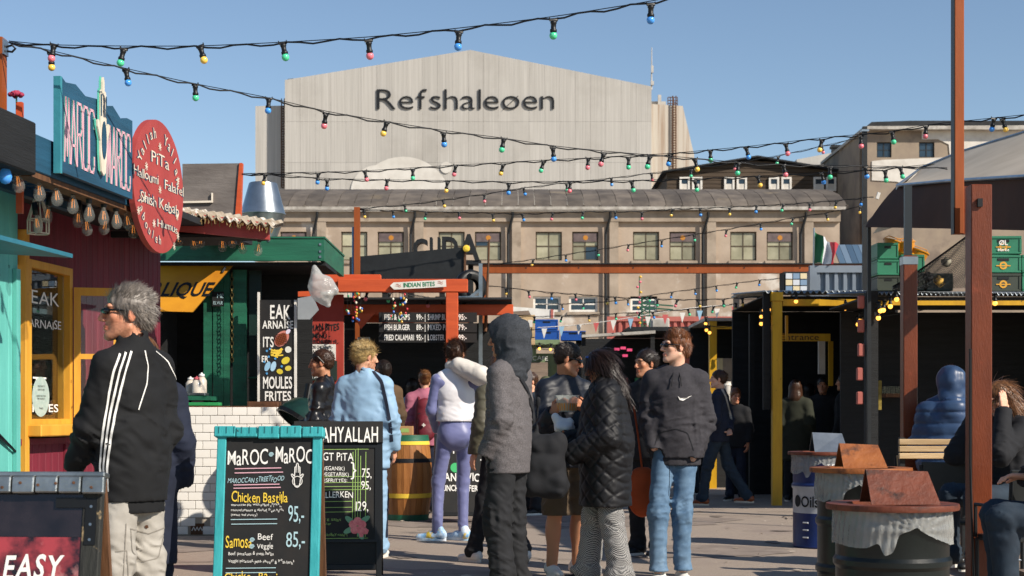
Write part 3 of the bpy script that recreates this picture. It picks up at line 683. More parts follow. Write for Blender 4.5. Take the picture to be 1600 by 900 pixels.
for a, b in ((0, .28), (-.27, .1), (.38, .1), (-.3, -.12), (.36, -.16), (-.12, -.27), (.38, -.3), (.3, -.38), (-.42, -.22), (.0, -.02)):
    for k in range(4):
        an = k*PI/4; r = .028; mb.ribbon([(dcx+a-r*math.cos(an), dcz+b-r*math.sin(an)), (dcx+a+r*math.cos(an), dcz+b+r*math.sin(an))], .007, -.105-k*.0003)
mb.build('star', M_cream, dk)
# --- awning with corrugated edge beyond the round sign
aw = thing('red_awning', 'coral red awning board under weathered corrugated roof edge', 'awning', (0, F/196, 0))
P = lambda a, b: px2(a, b, 196)
a, b = P(262, 0)[0], P(421, 0)[0]
MB().prism([(a, P(0, 360)[1]), (b, P(0, 375)[1]), (b, P(0, 349)[1]), (a, P(0, 329)[1])], -.03, .03).build('fascia', M_redp, aw)
M_corr = mat('weathered_corrugated_sheet', '#b3a795', '#8d7b63', sc=5, rough=.7, bump=.2, c3='#d9d3c8', c3sc=6, c3f=(.55, .65))
mb = MB(); n = 60; vs = []; A, B = P(258, 331), P(434, 354)
for i in range(n+1):
    u = i/n; x = A[0]+(B[0]-A[0])*u; z = A[1]+(B[1]-A[1])*u+.016*math.sin(u*PI*26)+rnd.uniform(-.004, .004)
    vs += [(x, -.12+rnd.uniform(-.02, .02), z), (x, .5, z+.1), (x, -.12, z-.018), (x, .5, z+.082)]
fs = [q for i in range(n) for q in ((i*4, i*4+4, i*4+5, i*4+1), (i*4+2, i*4+3, i*4+7, i*4+6), (i*4, i*4+2, i*4+6, i*4+4))]
mb.add(vs, fs).build('corrugated_sheet', M_corr, aw)
mb = MB()
for i in range(70):                       # frayed reed edge under the sheet
    u = i/70; x = A[0]+(B[0]-A[0])*u; z = A[1]+(B[1]-A[1])*u; mb.bar((x, -.1, z-.01), (x+rnd.uniform(-.02, .02), -.1+rnd.uniform(-.04, .03), z-rnd.uniform(.03, .075)), .006)
mb.build('reed_fringe', mat('dry_reed', '#9a7f52', '#6d5733', sc=9), aw)
MB().bx(a, b-.05, .035, .3, P(0, 366)[1]-.02, P(0, 365)[1]).build('soffit', M_char, aw)
MB().bar((a-.5, .2, 2.66), (b-.3, .2, 2.66), .05).build('support_arm', M_char, aw)
# --- grey hoarding on the roofs behind
gh = thing('grey_hoarding', 'weathered grey plywood hoarding with orange edge above the awning', 'hoarding', (0, F/160, 0))
P = lambda a, b: px2(a, b, 160)
M_gply = mat('grey_plywood', '#77706b', '#615a56', sc=2, st=(1, 1, 3), rough=.85, bump=.4, bsc=8, c3='#8b8580', c3sc=1.6)
q = [P(285, 344), P(367, 344), P(374, 255), P(285, 256)]; MB().prism(q, 0, .03).build('panel', M_gply, gh)
MB().prism([P(367.4, 344), P(376, 344), P(379, 255), P(374.5, 255)], -.02, .06).build('edge_board', M_orange, gh)
MB().prism([P(285, 315), P(331, 314), P(331, 302), P(333, 302), P(333, 317), P(285, 318)], -.03, -.004).build('bracket', M_cream, gh)
MB().bx(P(300, 0)[0], P(360, 0)[0], .1, .8, P(0, 344)[1]-.15, P(0, 344)[1]+.05).build('base_box', M_char, gh)
# --- roof ventilator
vt = thing('roof_ventilator', 'shiny double cone galvanised roof ventilator behind the awning', 'ventilator', at(411, HZ, 146)-Vector((0, 0, CH)))
zz = lambda py: at(0, py, 146).z
prof = [(.14, 2.85), (.145, zz(372)), (.236, zz(337)), (.239, zz(335)), (.236, zz(333)), (.15, zz(287)), (.14, zz(286))]
MB().lathe(prof, n=36).build('cowl', M_steel, vt, smooth=True, auto=25)
MB().lathe([(.2395, zz(336.5)), (.2435, zz(336)), (.2435, zz(334)), (.2395, zz(333.5))], n=36, cap=False).build('seam', M_steel, vt, smooth=True)
# --- green crepe stall with tiled counter
gs_ = 150.0; GY = F/gs_
gst = thing('green_food_stall', 'bottle green food stall with dark serving hatch beside the tiled counter', 'stall', (0, GY, 0))
P = lambda a, b: px2(a, b, gs_)
a = P(247, 411); b = P(511, 377); gb = MB().bx(a[0], b[0], -.25, -.2, a[1], b[1]).build('fascia_board', M_green, gst)
MB().bx(b[0]-.05, b[0], -.198, 1.6, a[1], b[1]).bx(a[0], b[0]+.01, -.26, 1.6, b[1]+.002, b[1]+.02).build('roof', M_green, gst)
mb = MB()
for px, py in ((505, 386), (505, 397), (426, 380), (505, 405), (330, 381)):
    c = P(px, py); mb.box((c[0], -.255, c[1]), (.022, .008, .022))
mb.build('screw', M_steel, gst)
MB().bx(a[0], P(470, 0)[0], .9, .94, 0, a[1]).bx(a[0]-.03, a[0], -.15, .9, 0, a[1]).build('inner_wall', M_char, gst)
MB().bx(a[0], b[0], -.15, .88, a[1]-.04, a[1]-.005).build('ceiling', M_char, gst)
for p0, p1, nm in ((315, 328, 0), (330, 346, 0), (346.5, 356, 0), (361, 382, 0)):
    a = P(p0, 636); b = P(p1, 420); MB().bx(a[0], b[0], .1, .15, 0, b[1]).build('wall_board', M_green, gst)
MB().bx(P(384, 0)[0], P(403, 0)[0], .2, .24, 0, P(0, 420)[1]).build('side_door', mat('black_green_paint', '#12302a', '#0d221e', sc=4, rough=.5), gst)
mb = MB(); c = P(384, 590); d = P(400, 589); mb.tube([(c[0], .16, c[1]), (d[0], .16, d[1])], .012); mb.build('door_bar', M_green, gst)
mb = MB(); a = P(363, 430); 
for i in range(22):
    z = a[1]-i*.042; r = .016
    pts = [(a[0]+(r*math.cos(k*PI/4) if i % 2 else 0), -.02+(0 if i % 2 else r*math.cos(k*PI/4)), z+.028*math.sin(k*PI/4)) for k in range(9)]; mb.tube(pts, .004, 5, False)
ch = mb.build('chain', mat('brass_chain', '#5f5330', rough=.4, metal=.7, bump=0), gst)
sgn = MB().bx(P(330, 0)[0], P(348, 0)[0], .05, .07, P(0, 478)[1], P(0, 455)[1]).build('name_plate', M_char, gst)
letters_obj('plate_lettering', sgn, M_chb, [dict(t='ME', x=P(338, 0)[0], z=P(0, 465)[1], h=.045), dict(t='ELVUE', x=P(332, 0)[0], z=P(0, 475)[1], h=.035, w=.1)], y=.045)
# yellow hatch flap with lettering
yf = thing('yellow_hatch_flap', 'slanted golden yellow hatch flap with black lettering RLIQUE', 'flap', (0, GY-.1, 0))
M_gold = mat('golden_yellow_flap', '#c98a1c', '#a86a14', sc=1.2, rough=.5, bump=.1)
A_ = [P(240, 412), P(368, 414), P(318, 493), P(236, 491)]
vs = [(A_[0][0], 0, A_[0][1]), (A_[1][0], 0, A_[1][1]), (A_[2][0], -.45, A_[2][1]), (A_[3][0], -.45, A_[3][1])]
mb = MB(); mb.add(vs+[(x, y+.03, z) for x, y, z in vs], [(0, 3, 2, 1), (4, 5, 6, 7), (0, 1, 5, 4), (1, 2, 6, 5), (2, 3, 7, 6), (3, 0, 4, 7)]); mb.build('flap_panel', M_gold, yf)
mb = MB(); write(mb, 'CIRLIQUE', P(221, 0)[0], P(0, 467)[1], .155, w=.79, off=.02, slant=.28, y=0)
V_ = []
zt, zb_ = A_[0][1], A_[2][1]
for v in mb.v: V_.append((v[0], -.45*(zt-v[2])/(zt-zb_)-.006, v[2]))
V2 = MB(); V2.v = V_; V2.f = mb.f
V2.build('lettering', M_sock, yf)
mb = MB(); c = P(357, 424); mb.bar((c[0], -.08, c[1]+.03), (c[0]-.03, -.1, c[1]-.03), .02); mb.build('hinge', M_sock, yf)
# chalk menu board
mbd = thing('steak_menu_board', 'tall black menu board with steak, fries and lemon drawings in white frame', 'menu board', (0, GY-.12, 0))
a = P(408, 632); b = P(464, 470)
MB().bx(a[0], b[0], 0, .02, a[1], b[1]).build('board', M_black, mbd)
for p0, p1 in ((405.5, 408.8), (462.5, 466)): MB().bx(P(p0, 0)[0], P(p1, 0)[0], -.015, .022, a[1], P(0, 458 if p0 < 410 else 470)[1]).build('frame_rail', M_white, mbd)
Z = lambda py: P(0, py)[1]; X = lambda px: P(px, 0)[0]
letters_obj('lettering', mbd, M_chalk, [dict(t='EAK', x=X(425), z=Z(499), h=.145, w=.21, off=.015, jit=.08), dict(t='ARNAÏSE', x=X(413), z=Z(514), h=.08, w=.32, off=.02, jit=.1), dict(t='ITS', x=X(414), z=Z(543), h=.11, w=.11, off=.015), dict(t='ER', x=X(412), z=Z(566), h=.065, w=.07, off=.02), dict(t='MOULES', x=X(414), z=Z(607), h=.125, w=.3, off=.02), dict(t='FRITES', x=X(417), z=Z(626), h=.1, w=.27, off=.02)], y=-.004)
def flat(nm, pts, col, y=-.005, par=mbd): return MB().poly(pts, y).build(nm, mat('print_'+nm+str(rnd.random())[:5], col, bump=0, rough=.8), par)
def oval(px, py, rx, ry, an=0, n=18):
    c = P(px, py); out = []
    for k in range(n):
        u, v = rx/gs_*math.cos(2*PI*k/n), ry/gs_*math.sin(2*PI*k/n); out.append((c[0]+u*math.cos(an)-v*math.sin(an), c[1]+u*math.sin(an)+v*math.cos(an)))
    return out
flat('steak_drawing', oval(443, 530, 14, 9.5, .9), '#c77b6e'); flat('steak_face', oval(442, 531, 11, 7.5, .9), '#9a4a22', -.007); flat('bone_drawing', oval(453, 519, 4.5, 3, .9), '#d9cfe0', -.008)
mb = MB()
for k in range(-3, 4):
    c = P(442, 531)
    for an in (.3, 1.9): mb.ribbon([(c[0]+k*.018*math.cos(an+PI/2)-.045*math.cos(an), c[1]+k*.018*math.sin(an+PI/2)-.045*math.sin(an)), (c[0]+k*.018*math.cos(an+PI/2)+.045*math.cos(an), c[1]+k*.018*math.sin(an+PI/2)+.045*math.sin(an))], .006, -.009-(an > 1)*.0006)
mb.build('grill_marks', mat('grill_brown', '#54210e', bump=0), mbd)
mb = MB()
for k in range(16):
    c = P(437+rnd.uniform(-7, 7), 553+rnd.uniform(-5, 5)); an = rnd.uniform(-.6, .9); mb.ribbon([(c[0]-.035*math.cos(an), c[1]-.035*math.sin(an)), (c[0]+.035*math.cos(an), c[1]+.035*math.sin(an))], .014, -.006-k*.0002)
mb.build('fries_drawing', M_chy, mbd)
flat('lemon_drawing', oval(449, 564, 7, 5, .6), '#d9c33a'); flat('lemon_half', oval(440, 581, 5, 4, -.3), '#d0bb38'); flat('lemon_half', oval(453, 576, 5, 4, .3), '#d3c04a'); flat('mussel_drawing', oval(421, 573, 4, 8, -.4), '#8fb9d6'); flat('mussel_drawing', oval(430, 573, 4, 8, -.3), '#a6cbe2'); flat('pot_drawing', oval(453, 547, 5, 5), '#d8d8cf')
mb = MB()
for px, py in ((420, 549), (425, 546), (433, 561), (423, 558), (420, 584), (443, 573), (416, 566)): disc(mb, X(px), Z(py), .012, -.0055, 10)
mb.build('droplet_drawing', mat('print_blue', '#4f94c9', bump=0), mbd)
# tiled counter
tc_ = thing('tiled_counter', 'white tiled bar counter standing in front of the green stall', 'counter', (0, GY-.75, 0))
cs_ = F/(GY-.75); P = lambda a, b: px2(a, b, cs_)
xa, xb_ = P(225, 0)[0], P(455, 0)[0]; zt = P(0, 635)[1]; dep = .62
MB().bx(xa, xb_-.012, .012, dep, 0, zt-.012).build('core', M_grout, tc_)
tw, th = .146, .0845; tm = MB().box((0, 0, 0), (tw-.005, .014, th-.005), None, .0025).mesh('tile', M_tile)
hm = MB().box((0, 0, 0), (tw/2-.005, .014, th-.005), None, .0025).mesh('half_tile', M_tile)
nr = int((zt-.02)/th)
for r in range(nr+1):
    z = zt-.006-th*(r+.5)
    if z < .03: break
    x = xb_-.002; half = r % 2
    while x > xa+tw:
        if half: inst('tile', hm, tc_, (x-tw/4, 0, z)); x -= tw/2; half = 0
        else:
            if not (r >= nr-1 and 297 < 800+(x-tw/2)*cs_ < 320): inst('tile', tm, tc_, (x-tw/2, 0, z))
            x -= tw
    for k in range(4): inst('tile', tm, tc_, (xb_+.001, .085+k*tw, z), (0, 0, PI/2))
a = P(298, 0); MB().bx(P(298, 0)[0], P(319, 0)[0], -.004, .011, .01, .12).build('wood_patch', M_wood, tc_)
mb = MB(); mb.ribbon([(P(300, 0)[0]+i*.017, .05+(i % 2)*.035) for i in range(8)], .008, -.006); mb.build('chalk_scribble', M_chalk, tc_)
MB().bx(xa, xb_-.03, .05, dep+.05, zt-.011, zt+.004).build('counter_top', M_wood, tc_)
gp = MB().bx(P(284, 0)[0], P(341, 0)[0], .05, .2, zt+.006, zt+.04, .005).build('green_plank', mat('bright_green_plank', '#2f9a58', '#27844b', sc=4, rough=.5)); gp.location = (0, GY-.75, 0); tag(gp, 'bright green plank lying on the tiled counter', 'plank')
gr = MB().bx(P(384, 0)[0], P(430, 0)[0], .1, .4, zt+.006, zt+.05).build('hot_plate', M_rustst); gr.location = (0, GY-.75, 0); tag(gr, 'rusty flat hot plate on the tiled counter', 'hot plate')
# bottles and tray on the hatch ledge
for i, (px, h_, lid, lab) in enumerate(((293, .2, '#d9646f', 'squeeze bottle of pale sauce with pink lid on the hatch ledge'), (299, .24, '#dfe3e2', 'clear bottle with white cap behind the pink lidded bottle'), (279, .2, '#e4e2dc', 'white capped bottle half hidden behind the dark jacket'))):
    c = P(px, 612); bt = thing('sauce_bottle', lab, 'bottle', (c[0], GY-.3+.06*i, c[1]-.045+.01), 0)
    MB().lathe([(0, 0), (.05, 0), (.052, .02), (.052, h_*.65), (.03, h_*.8), (.022, h_*.82), (0, h_*.82)], n=16).build('body', mat('bottle_plastic%d' % i, '#cfc6b8', '#b8ada0', sc=9, rough=.25, bump=0, spec=.6), bt, smooth=True)
    MB().lathe([(0, h_*.82), (.03, h_*.82), (.03, h_*.92), (.01, h_*.95), (.006, h_), (0, h_)], n=14).build('cap', mat('bottle_cap%d' % i, lid, rough=.4, bump=0), bt, smooth=True)
lg = P(300, 617); tr = MB().bx(P(285, 0)[0], P(311, 0)[0], 0, .2, lg[1], lg[1]+.03, .008).build('metal_tray', M_steel); tr.location = (0, GY-.45, -.005); tag(tr, 'small metal tray lying in front of the sauce bottles', 'tray')
MB().bx(P(270, 0)[0], P(316, 0)[0], -.52, .1, lg[1]-.05, lg[1]-.008).build('hatch_ledge', M_green, gst)

# --- small rose on a stub post above the black beam
ro = thing('rose_on_post', 'pink artificial rose stuck on an orange stub post above the black beam', 'flower', at(31, HZ, 262)-Vector((0, 0, CH)))
zz_ = at(0, 160, 262).z; MB().bx(-.018, .018, -.018, .018, 2.4, zz_).build('stub_post', M_orange, ro)
mb = MB()
for k in range(16):
    a = k*2.4; r = .008+.0022*k; c = (r*math.cos(a)-.02, r*math.sin(a), zz_+.045-.0012*k); mb.lathe([(0, 0), (.014, .006), (.017, .016), (.010, .026)], c, 7, (.3*math.cos(a), .3*math.sin(a), 0), cap=False)
mb.build('petals', mat('rose_pink', '#b03a58', '#8f2a44', sc=30, bump=0), ro, smooth=True); MB().tube([(-.02, 0, zz_-.08), (-.02, 0, zz_+.04)], .005).build('stem', M_green, ro)
# ================================================================= sandwich boards in the foreground
def chalk_board(nm, lab, px, s, w, h, tilt_rz, frame_m, body_m=M_black, legs_m=M_wood, fw=.045, lean=.17, thick=.03):
    """A-frame; local x right, -y towards the viewer; the front face leans back"""
    t = thing(nm, lab, 'sandwich board', (at(px, HZ, s)-Vector((0, 0, CH)))[:], tilt_rz)
    th_ = math.atan2(lean, h); fr = bpy.data.objects.new('front_panel', None)
    base = MB().bx(-w/2+fw, w/2-fw, 0, thick*.5, .12, h-fw).build('front_panel', body_m, t, rot=(-th_, 0, 0), loc=(0, -lean, 0))
    for x0, x1, z0, z1, n_ in ((-w/2, -w/2+fw, 0, h, 'frame_rail'), (w/2-fw, w/2, 0, h, 'frame_rail'), (-w/2+fw, w/2-fw, h-fw, h, 'frame_rail'), (-w/2+fw, w/2-fw, .08, .12+.0, 'frame_rail')):
        MB().bx(x0, x1, -.012, thick, z0, z1, .004).build(n_, frame_m, base)
    bk = MB().bx(-w/2, -w/2+fw, -thick, 0, 0, h).bx(w/2-fw, w/2, -thick, 0, 0, h).bx(-w/2+fw, w/2-fw, -thick*.8, -.004, .12, h-.02).build('back_panel', legs_m, t, rot=(th_, 0, 0), loc=(0, lean+.03, 0))
    return t, base
# --- turquoise framed menu
M_tq = mat('turquoise_frame_paint', '#3fa9ad', '#2f9499', sc=4, st=(3, 1, 1), rough=.5, bump=.25, bsc=12, c3='#2b4f4c', c3sc=13, c3f=(.67, .69))
ms = 292.0
tb, fp = chalk_board('menu_board', 'turquoise framed chalk menu board headed MAROC MAROC', 422, ms, .56, 1.14, math.radians(-2), M_tq, fw=.048)
for i in range(5):                        # nailed strip along the top
    MB().bx(-.295+i*.118, -.295+(i+1)*.118-.004, -.03, .05, 1.085+rnd.uniform(-.006, .006), 1.145+rnd.uniform(-.004, .006), .005).build('top_strip', M_tq, fp)
mb = MB()
for i in range(14): mb.bx(-.27+i*.041, -.266+i*.041, -.033, -.031, 1.11, 1.145)
mb.build('nail_mark', mat('dark_teal', '#1f6a70', bump=0), fp)
W_ = .56-.096; X0 = -.232
def mz(py): return 1.05-(py-696)/ms*1.015        # board row -> height on panel
def mx(px): return (px-344-(py_ - 696)*-.06)/ms-.25 if False else (px-349)/ms-.232
wt = [dict(t='MaROC', x=mx(352), z=mz(727), h=.085, w=.215, off=.004, jit=.15), dict(t='MaROC', x=mx(427), z=mz(723), h=.085, w=.2, off=.004, jit=.15), dict(t='maroccan pie with pulled chicken,', x=mx(360), z=mz(790), h=.013, w=.27, jit=.2), dict(t='roasted peanuts & almond, fresh herbs', x=mx(360), z=mz(798), h=.013, w=.28, jit=.2), dict(t='(sweet and savory)', x=mx(360), z=mz(805), h=.013, w=.14, jit=.2), dict(t='Beef', x=mx(403), z=mz(842), h=.036, w=.08, jit=.2), dict(t='Veggie', x=mx(402), z=mz(855), h=.03, w=.085, jit=.2), dict(t='Beef: potatoes & fresh herbs', x=mx(358), z=mz(865), h=.018, w=.24, jit=.2), dict(t='Veggie: potatoes, peas, carrots & fresh herbs', x=mx(358), z=mz(876), h=.017, w=.35, jit=.2)]
letters_obj('chalk_lettering', fp, M_chalk, wt, y=-.004)
letters_obj('chalk_lettering', fp, M_chb, [dict(t='MAROCCAN STREETFOOD', x=mx(353), z=mz(755), h=.028, w=.30, jit=.15, slant=.2, rot=.03), dict(t='95,-', x=mx(449), z=mz(814), h=.085, w=.085, jit=.1), dict(t='85,-', x=mx(447), z=mz(853), h=.085, w=.1, jit=.1)], y=-.004)
letters_obj('chalk_lettering', fp, M_chy, [dict(t='Chicken Bastilla', x=mx(360), z=mz(784), h=.055, w=.30, jit=.2, off=.004), dict(t='Samosa', x=mx(353), z=mz(853), h=.065, w=.14, jit=.25, off=.004), dict(t='Chicken Basti', x=mx(353), z=mz(905), h=.05, w=.28, jit=.2, off=.004)], y=-.004)
mb = MB()
for pxa, pxb, py in ((364, 436, 733), (364, 439, 739.5), (363, 434, 758), (363, 436, 763)): mb.ribbon([(mx(pxa), mz(py)), (mx(pxb), mz(py-1.5))], .005, -.0045)
mb.build('chalk_line', M_pink, fp); mb = MB()
for pxa, pxb, py in ((360, 432, 811), (361, 432, 818), (355, 432, 885), (355, 432, 892)): mb.ribbon([(mx(pxa), mz(py)), (mx(pxb), mz(py-1))], .004, -.0045)
for cx, cy in ((420, 711), (394, 842), (394, 852)):
    mb.ribbon([(mx(cx)+.013*(1-k/22)*math.cos(k*.75), mz(cy)+.013*(1-k/22)*math.sin(k*.75)) for k in range(22)], .004, -.005)
mb.build('chalk_line', M_chb, fp)
mb = MB(); hp = hand_outline(mx(462), mz(760), .078); hp = [(mx(462)+(a-mx(462))*1.5, b) for a, b in hp]; mb.ribbon(hp+[hp[0]], .005, -.0048); mb.ribbon([(mx(462)+.026*math.cos(k*PI/10), mz(752)+.026*math.sin(k*PI/10)) for k in range(21)], .004, -.005); mb.build('hand_drawing', M_chalk, fp)
# --- black framed menu further back
ys = 213.0
yb, yp = chalk_board('menu_board', 'black framed chalk menu board headed YALLAH YALLAH behind the turquoise one', 529, ys, .64, 1.16, math.radians(3), M_sock, legs_m=M_sock, fw=.04, lean=.2)
MB().bx(-.325, .325, -.03, .02, 1.005, 1.165, .004).build('header_board', M_black, yp)
def yx(px): return (px-529)/ys
def yz(py): return 1.145-(py-668)/ys*1.02
letters_obj('header_lettering', yp, M_chalk, [dict(t='YALLAHYALLAH', x=yx(463), z=yz(696), h=.115, w=.60, off=.012, jit=.05)], y=-.033)
MB().bx(-.27, .27, -.006, -.003, .3, .97).build('inner_panel', M_black, yp)
for x0, x1, z0, z1 in ((-.29, -.27, .28, .99), (.27, .29, .28, .99), (-.27, .27, .97, .99), (-.27, .27, .28, .30)): MB().bx(x0, x1, -.014, -.001, z0, z1).build('inner_frame', M_sock, yp)
letters_obj('chalk_lettering', yp, M_chalk, [dict(t='BAGT PiTA', x=yx(489), z=yz(724), h=.06, w=.30, off=.004, jit=.1), dict(t='(VEGANSK)', x=yx(503), z=yz(739), h=.03, w=.17, jit=.1), dict(t='(VEGETARISK)', x=yx(503), z=yz(748), h=.03, w=.2, jit=.1), dict(t='POMESFRITTES:', x=yx(490), z=yz(757), h=.026, w=.25, jit=.1), dict(t='TALLERKEN', x=yx(495), z=yz(781), h=.047, w=.27, off=.003, jit=.1), dict(t='75,', x=yx(566), z=yz(750), h=.07, w=.07, jit=.1), dict(t='95,', x=yx(565), z=yz(768), h=.065, w=.07, jit=.1), dict(t='129,', x=yx(557), z=yz(801), h=.075, w=.09, jit=.1), dict(t='}', x=yx(549), z=yz(747), h=.1)], y=-.0085)
letters_obj('chalk_lettering', yp, M_chg, [dict(t='iceberg salat', x=yx(492), z=yz(816), h=.022, w=.2, jit=.2), dict(t='tomater', x=yx(498), z=yz(822), h=.02, w=.1, jit=.2), dict(t='persille-bindley-tahini', x=yx(489), z=yz(839), h=.02, w=.26, jit=.2)], y=-.0085)
mb = MB()
for px in (552, 556, 560, 564, 572): mb.ribbon([(yx(px), yz(705+(px % 5)*3)), (yx(px), yz(828+(px % 3)*6))], .005, -.0082)
for py in (707, 749, 758, 764, 769, 787, 796, 803, 843): mb.ribbon([(yx(492), yz(py)), (yx(552 if 780 < py < 810 else 576), yz(py-.6))], .004, -.0079)
mb.build('chalk_line', M_chg, yp)
def petals(cx, cz, r, n, m_, y, par, nm):
    mb = MB()
    for k in range(n):
        a = 2*PI*k/n+.3; mb.poly([(cx+r*.55*math.cos(a)+r*.5*math.cos(q*PI/5), cz+r*.55*math.sin(a)+r*.5*math.sin(q*PI/5)) for q in range(10)], y-k*.0002)
    return mb.build(nm, m_, par)
M_hib = mat('hibiscus_pink', '#d4606a', '#e58a88', sc=40, bump=0); M_leaf = mat('chalk_leaf', '#6d9a7a', bump=0)
mb = MB()
for dx, dz, an in ((-.055, .04, 2.4), (.05, .045, .6), (-.06, -.03, 3.6), (.02, -.06, 5.2)): mb.poly([(yx(560)+dx+.045*math.cos(q*PI/6)*math.cos(an)-.02*math.sin(q*PI/6)*math.sin(an), yz(824)+dz+.045*math.cos(q*PI/6)*math.sin(an)+.02*math.sin(q*PI/6)*math.cos(an)) for q in range(12)], -.0095)
mb.build('leaf_drawing', M_leaf, yp)
petals(yx(560), yz(824), .062, 5, M_hib, -.0105, yp, 'flower_drawing'); petals(yx(572), yz(832), .024, 5, M_hib, -.012, yp, 'flower_drawing'); petals(yx(566), yz(838), .016, 5, M_hib, -.012, yp, 'flower_drawing')
# --- poster stand at the left edge
M_oldf = mat('chipped_dark_frame', '#2b2c28', '#1f1f1d', sc=5, st=(4, 4, .7), rough=.7, bump=.35, c3='#a08a66', c3sc=9, c3f=(.6, .66))
M_zinc = mat('dented_zinc', '#a9adad', '#7f8484', sc=7, rough=.35, metal=.85, bump=.35, bsc=9)
es = 395.0
eb, ep = chalk_board('poster_stand', 'worn wooden poster stand with zinc top and red neon food poster', 42, es, .62, .98, math.radians(-3), M_oldf, fw=.075, lean=.17)
MB().bx(-.325, .325, -.04, .03, .965, .985, .004).build('top_cap', M_zinc, ep)
for i in range(7): MB().bx(-.32+i*.093, -.232+i*.093, -.046, -.012, .90+rnd.uniform(-.003, .003), .966, .005).build('zinc_strip', M_zinc, ep)
mb = MB()
for i in range(9): mb.lathe([(.006, 0), (.006, .003), (0, .004)], (-.29+i*.071, -.0465, .93+rnd.uniform(-.01, .01)), 8, (PI/2, 0, 0))
tag(mb.build('rust_nail', M_rustst, ep), kind='stuff')
for sx in (-1, 1):
    xx = sx*.272; MB().bx(xx-.022, xx+.022, -.016, -.0125, .70, .88).bx(*((.13, .25) if sx > 0 else (-.25, -.13)), -.0165, -.0125, .845, .885).build('corner_iron', M_sock, ep)
    mb = MB(); 
    for z in (.72, .78, .85): mb.lathe([(.006, 0), (.006, .002)], (xx, -.0163, z), 8, (PI/2, 0, 0))
    mb.build('screw', M_steel, ep)
M_post = mat('blurred_neon_poster', '#a33c40', '#1c1416', sc=6, rough=.12, bump=0, fac=(.42, .6), c3='#c88a86', c3sc=4.5, c3f=(.58, .7), spec=.6)
MB().bx(-.235, .235, -.006, -.002, .1, .73).build('poster', M_post, ep)
MB().bx(-.235, .235, -.0065, -.002, .731, .9).build('poster_dark_top', mat('poster_black', '#191416', '#2c2426', sc=6, rough=.12, bump=0, spec=.6), ep)
letters_obj('poster_lettering', ep, M_chalk, [dict(t='BIG EASY', x=-.235, z=.565, h=.095, w=.4, off=.022, slant=.15, jit=.12, rot=.03), dict(t='W ORLEANS', x=-.235, z=.46, h=.062, w=.37, off=.018, slant=.15, jit=.1, rot=.03)], y=-.0085)
# ================================================================= barbecue lid and bag between the stalls
bq = thing('barbecue_smoker', 'dark green domed barbecue with open lid behind the chalk boards', 'barbecue', at(478, HZ, 163)-Vector((0, 0, CH)))
M_bq = mat('dark_green_enamel', '#1d3a34', '#152b27', sc=6, rough=.3, bump=.06)
prof = [(0, .0), (.2, .0), (.29, .12), (.31, .25), (.305, .27)]
MB().lathe(prof, (0, 0, .55), 28).build('bowl', M_bq, bq, smooth=True)
for k in range(3):
    a = k*2.1+.4; MB().tube([(.22*math.cos(a), .22*math.sin(a), .6), (.3*math.cos(a), .3*math.sin(a), 0)], .015).build('leg', M_sock, bq)
ld = MB().lathe([(.305, 0), (.3, .06), (.25, .17), (.14, .25), (0, .27)], (0, 0, 0), 28, cap=False).build('lid', M_bq, bq, smooth=True, loc=(-.02, .05, 1.08), rot=(-.25, .62, 0))
MB().lathe([(.29, -.02), (.315, -.02), (.315, .02), (.29, .02)], n=28, cap=False).build('rim', M_sock, ld)
MB().tube([(-.12, -.05, .2), (-.2, -.05, .36)], .045, 12).build('chimney', M_sock, ld)
def blob_thing(nm, lab, cat, prims, vox, m, loc, disp=None, **kw):
    V, Q = sdf_mesh(prims, vox, disp=disp, **kw); o = inst(nm, np_mesh(nm, V, Q, m), None, loc); return tag(o, lab, cat)
def crumple(amp, f): return lambda P: amp*(1-2*np.abs(vnoise(P*f)))+amp*.6*vnoise(P*f*2.3+7)
M_plastic = mat('milky_plastic_film', '#cfcfca', '#b9bbb8', sc=5, rough=.12, bump=.7, bsc=12, spec=.8, trans=.2, alpha=.66)
c = at(503, 448, 158)
blob_thing('plastic_bag', 'crumpled white plastic bag hanging at the corner of the green roof', 'bag', [ell((0, 0, -.03), (.13, .09, .13), None, .05), cap((-.04, 0, .06), (-.07, 0, .19), .09, .03, None, .06), cap((.03, 0, -.1), (.06, 0, -.18), .08, .03, None, .05), cap((.06, 0, .02), (.13, 0, -.03), .06, .04, None, .05)], .008, M_plastic, c, crumple(.007, 12))
gp_ = thing('grey_metal_panel', 'light grey metal hatch panel with cut corner beside the plastic bag', 'panel', (0, F/152, 0))
P = lambda a, b: px2(a, b, 152)
MB().prism([P(465, 499), P(484, 499), P(498, 484), P(488, 462), P(465, 466)], 0, .02).build('sheet', mat('pale_grey_sheet', '#a7abad', '#969b9e', sc=3, rough=.4, metal=.3), gp_)
MB().prism([P(465, 463), P(499, 462), P(499, 454), P(465, 455)], .03, .06).build('mounting_rail', M_orange, gp_)
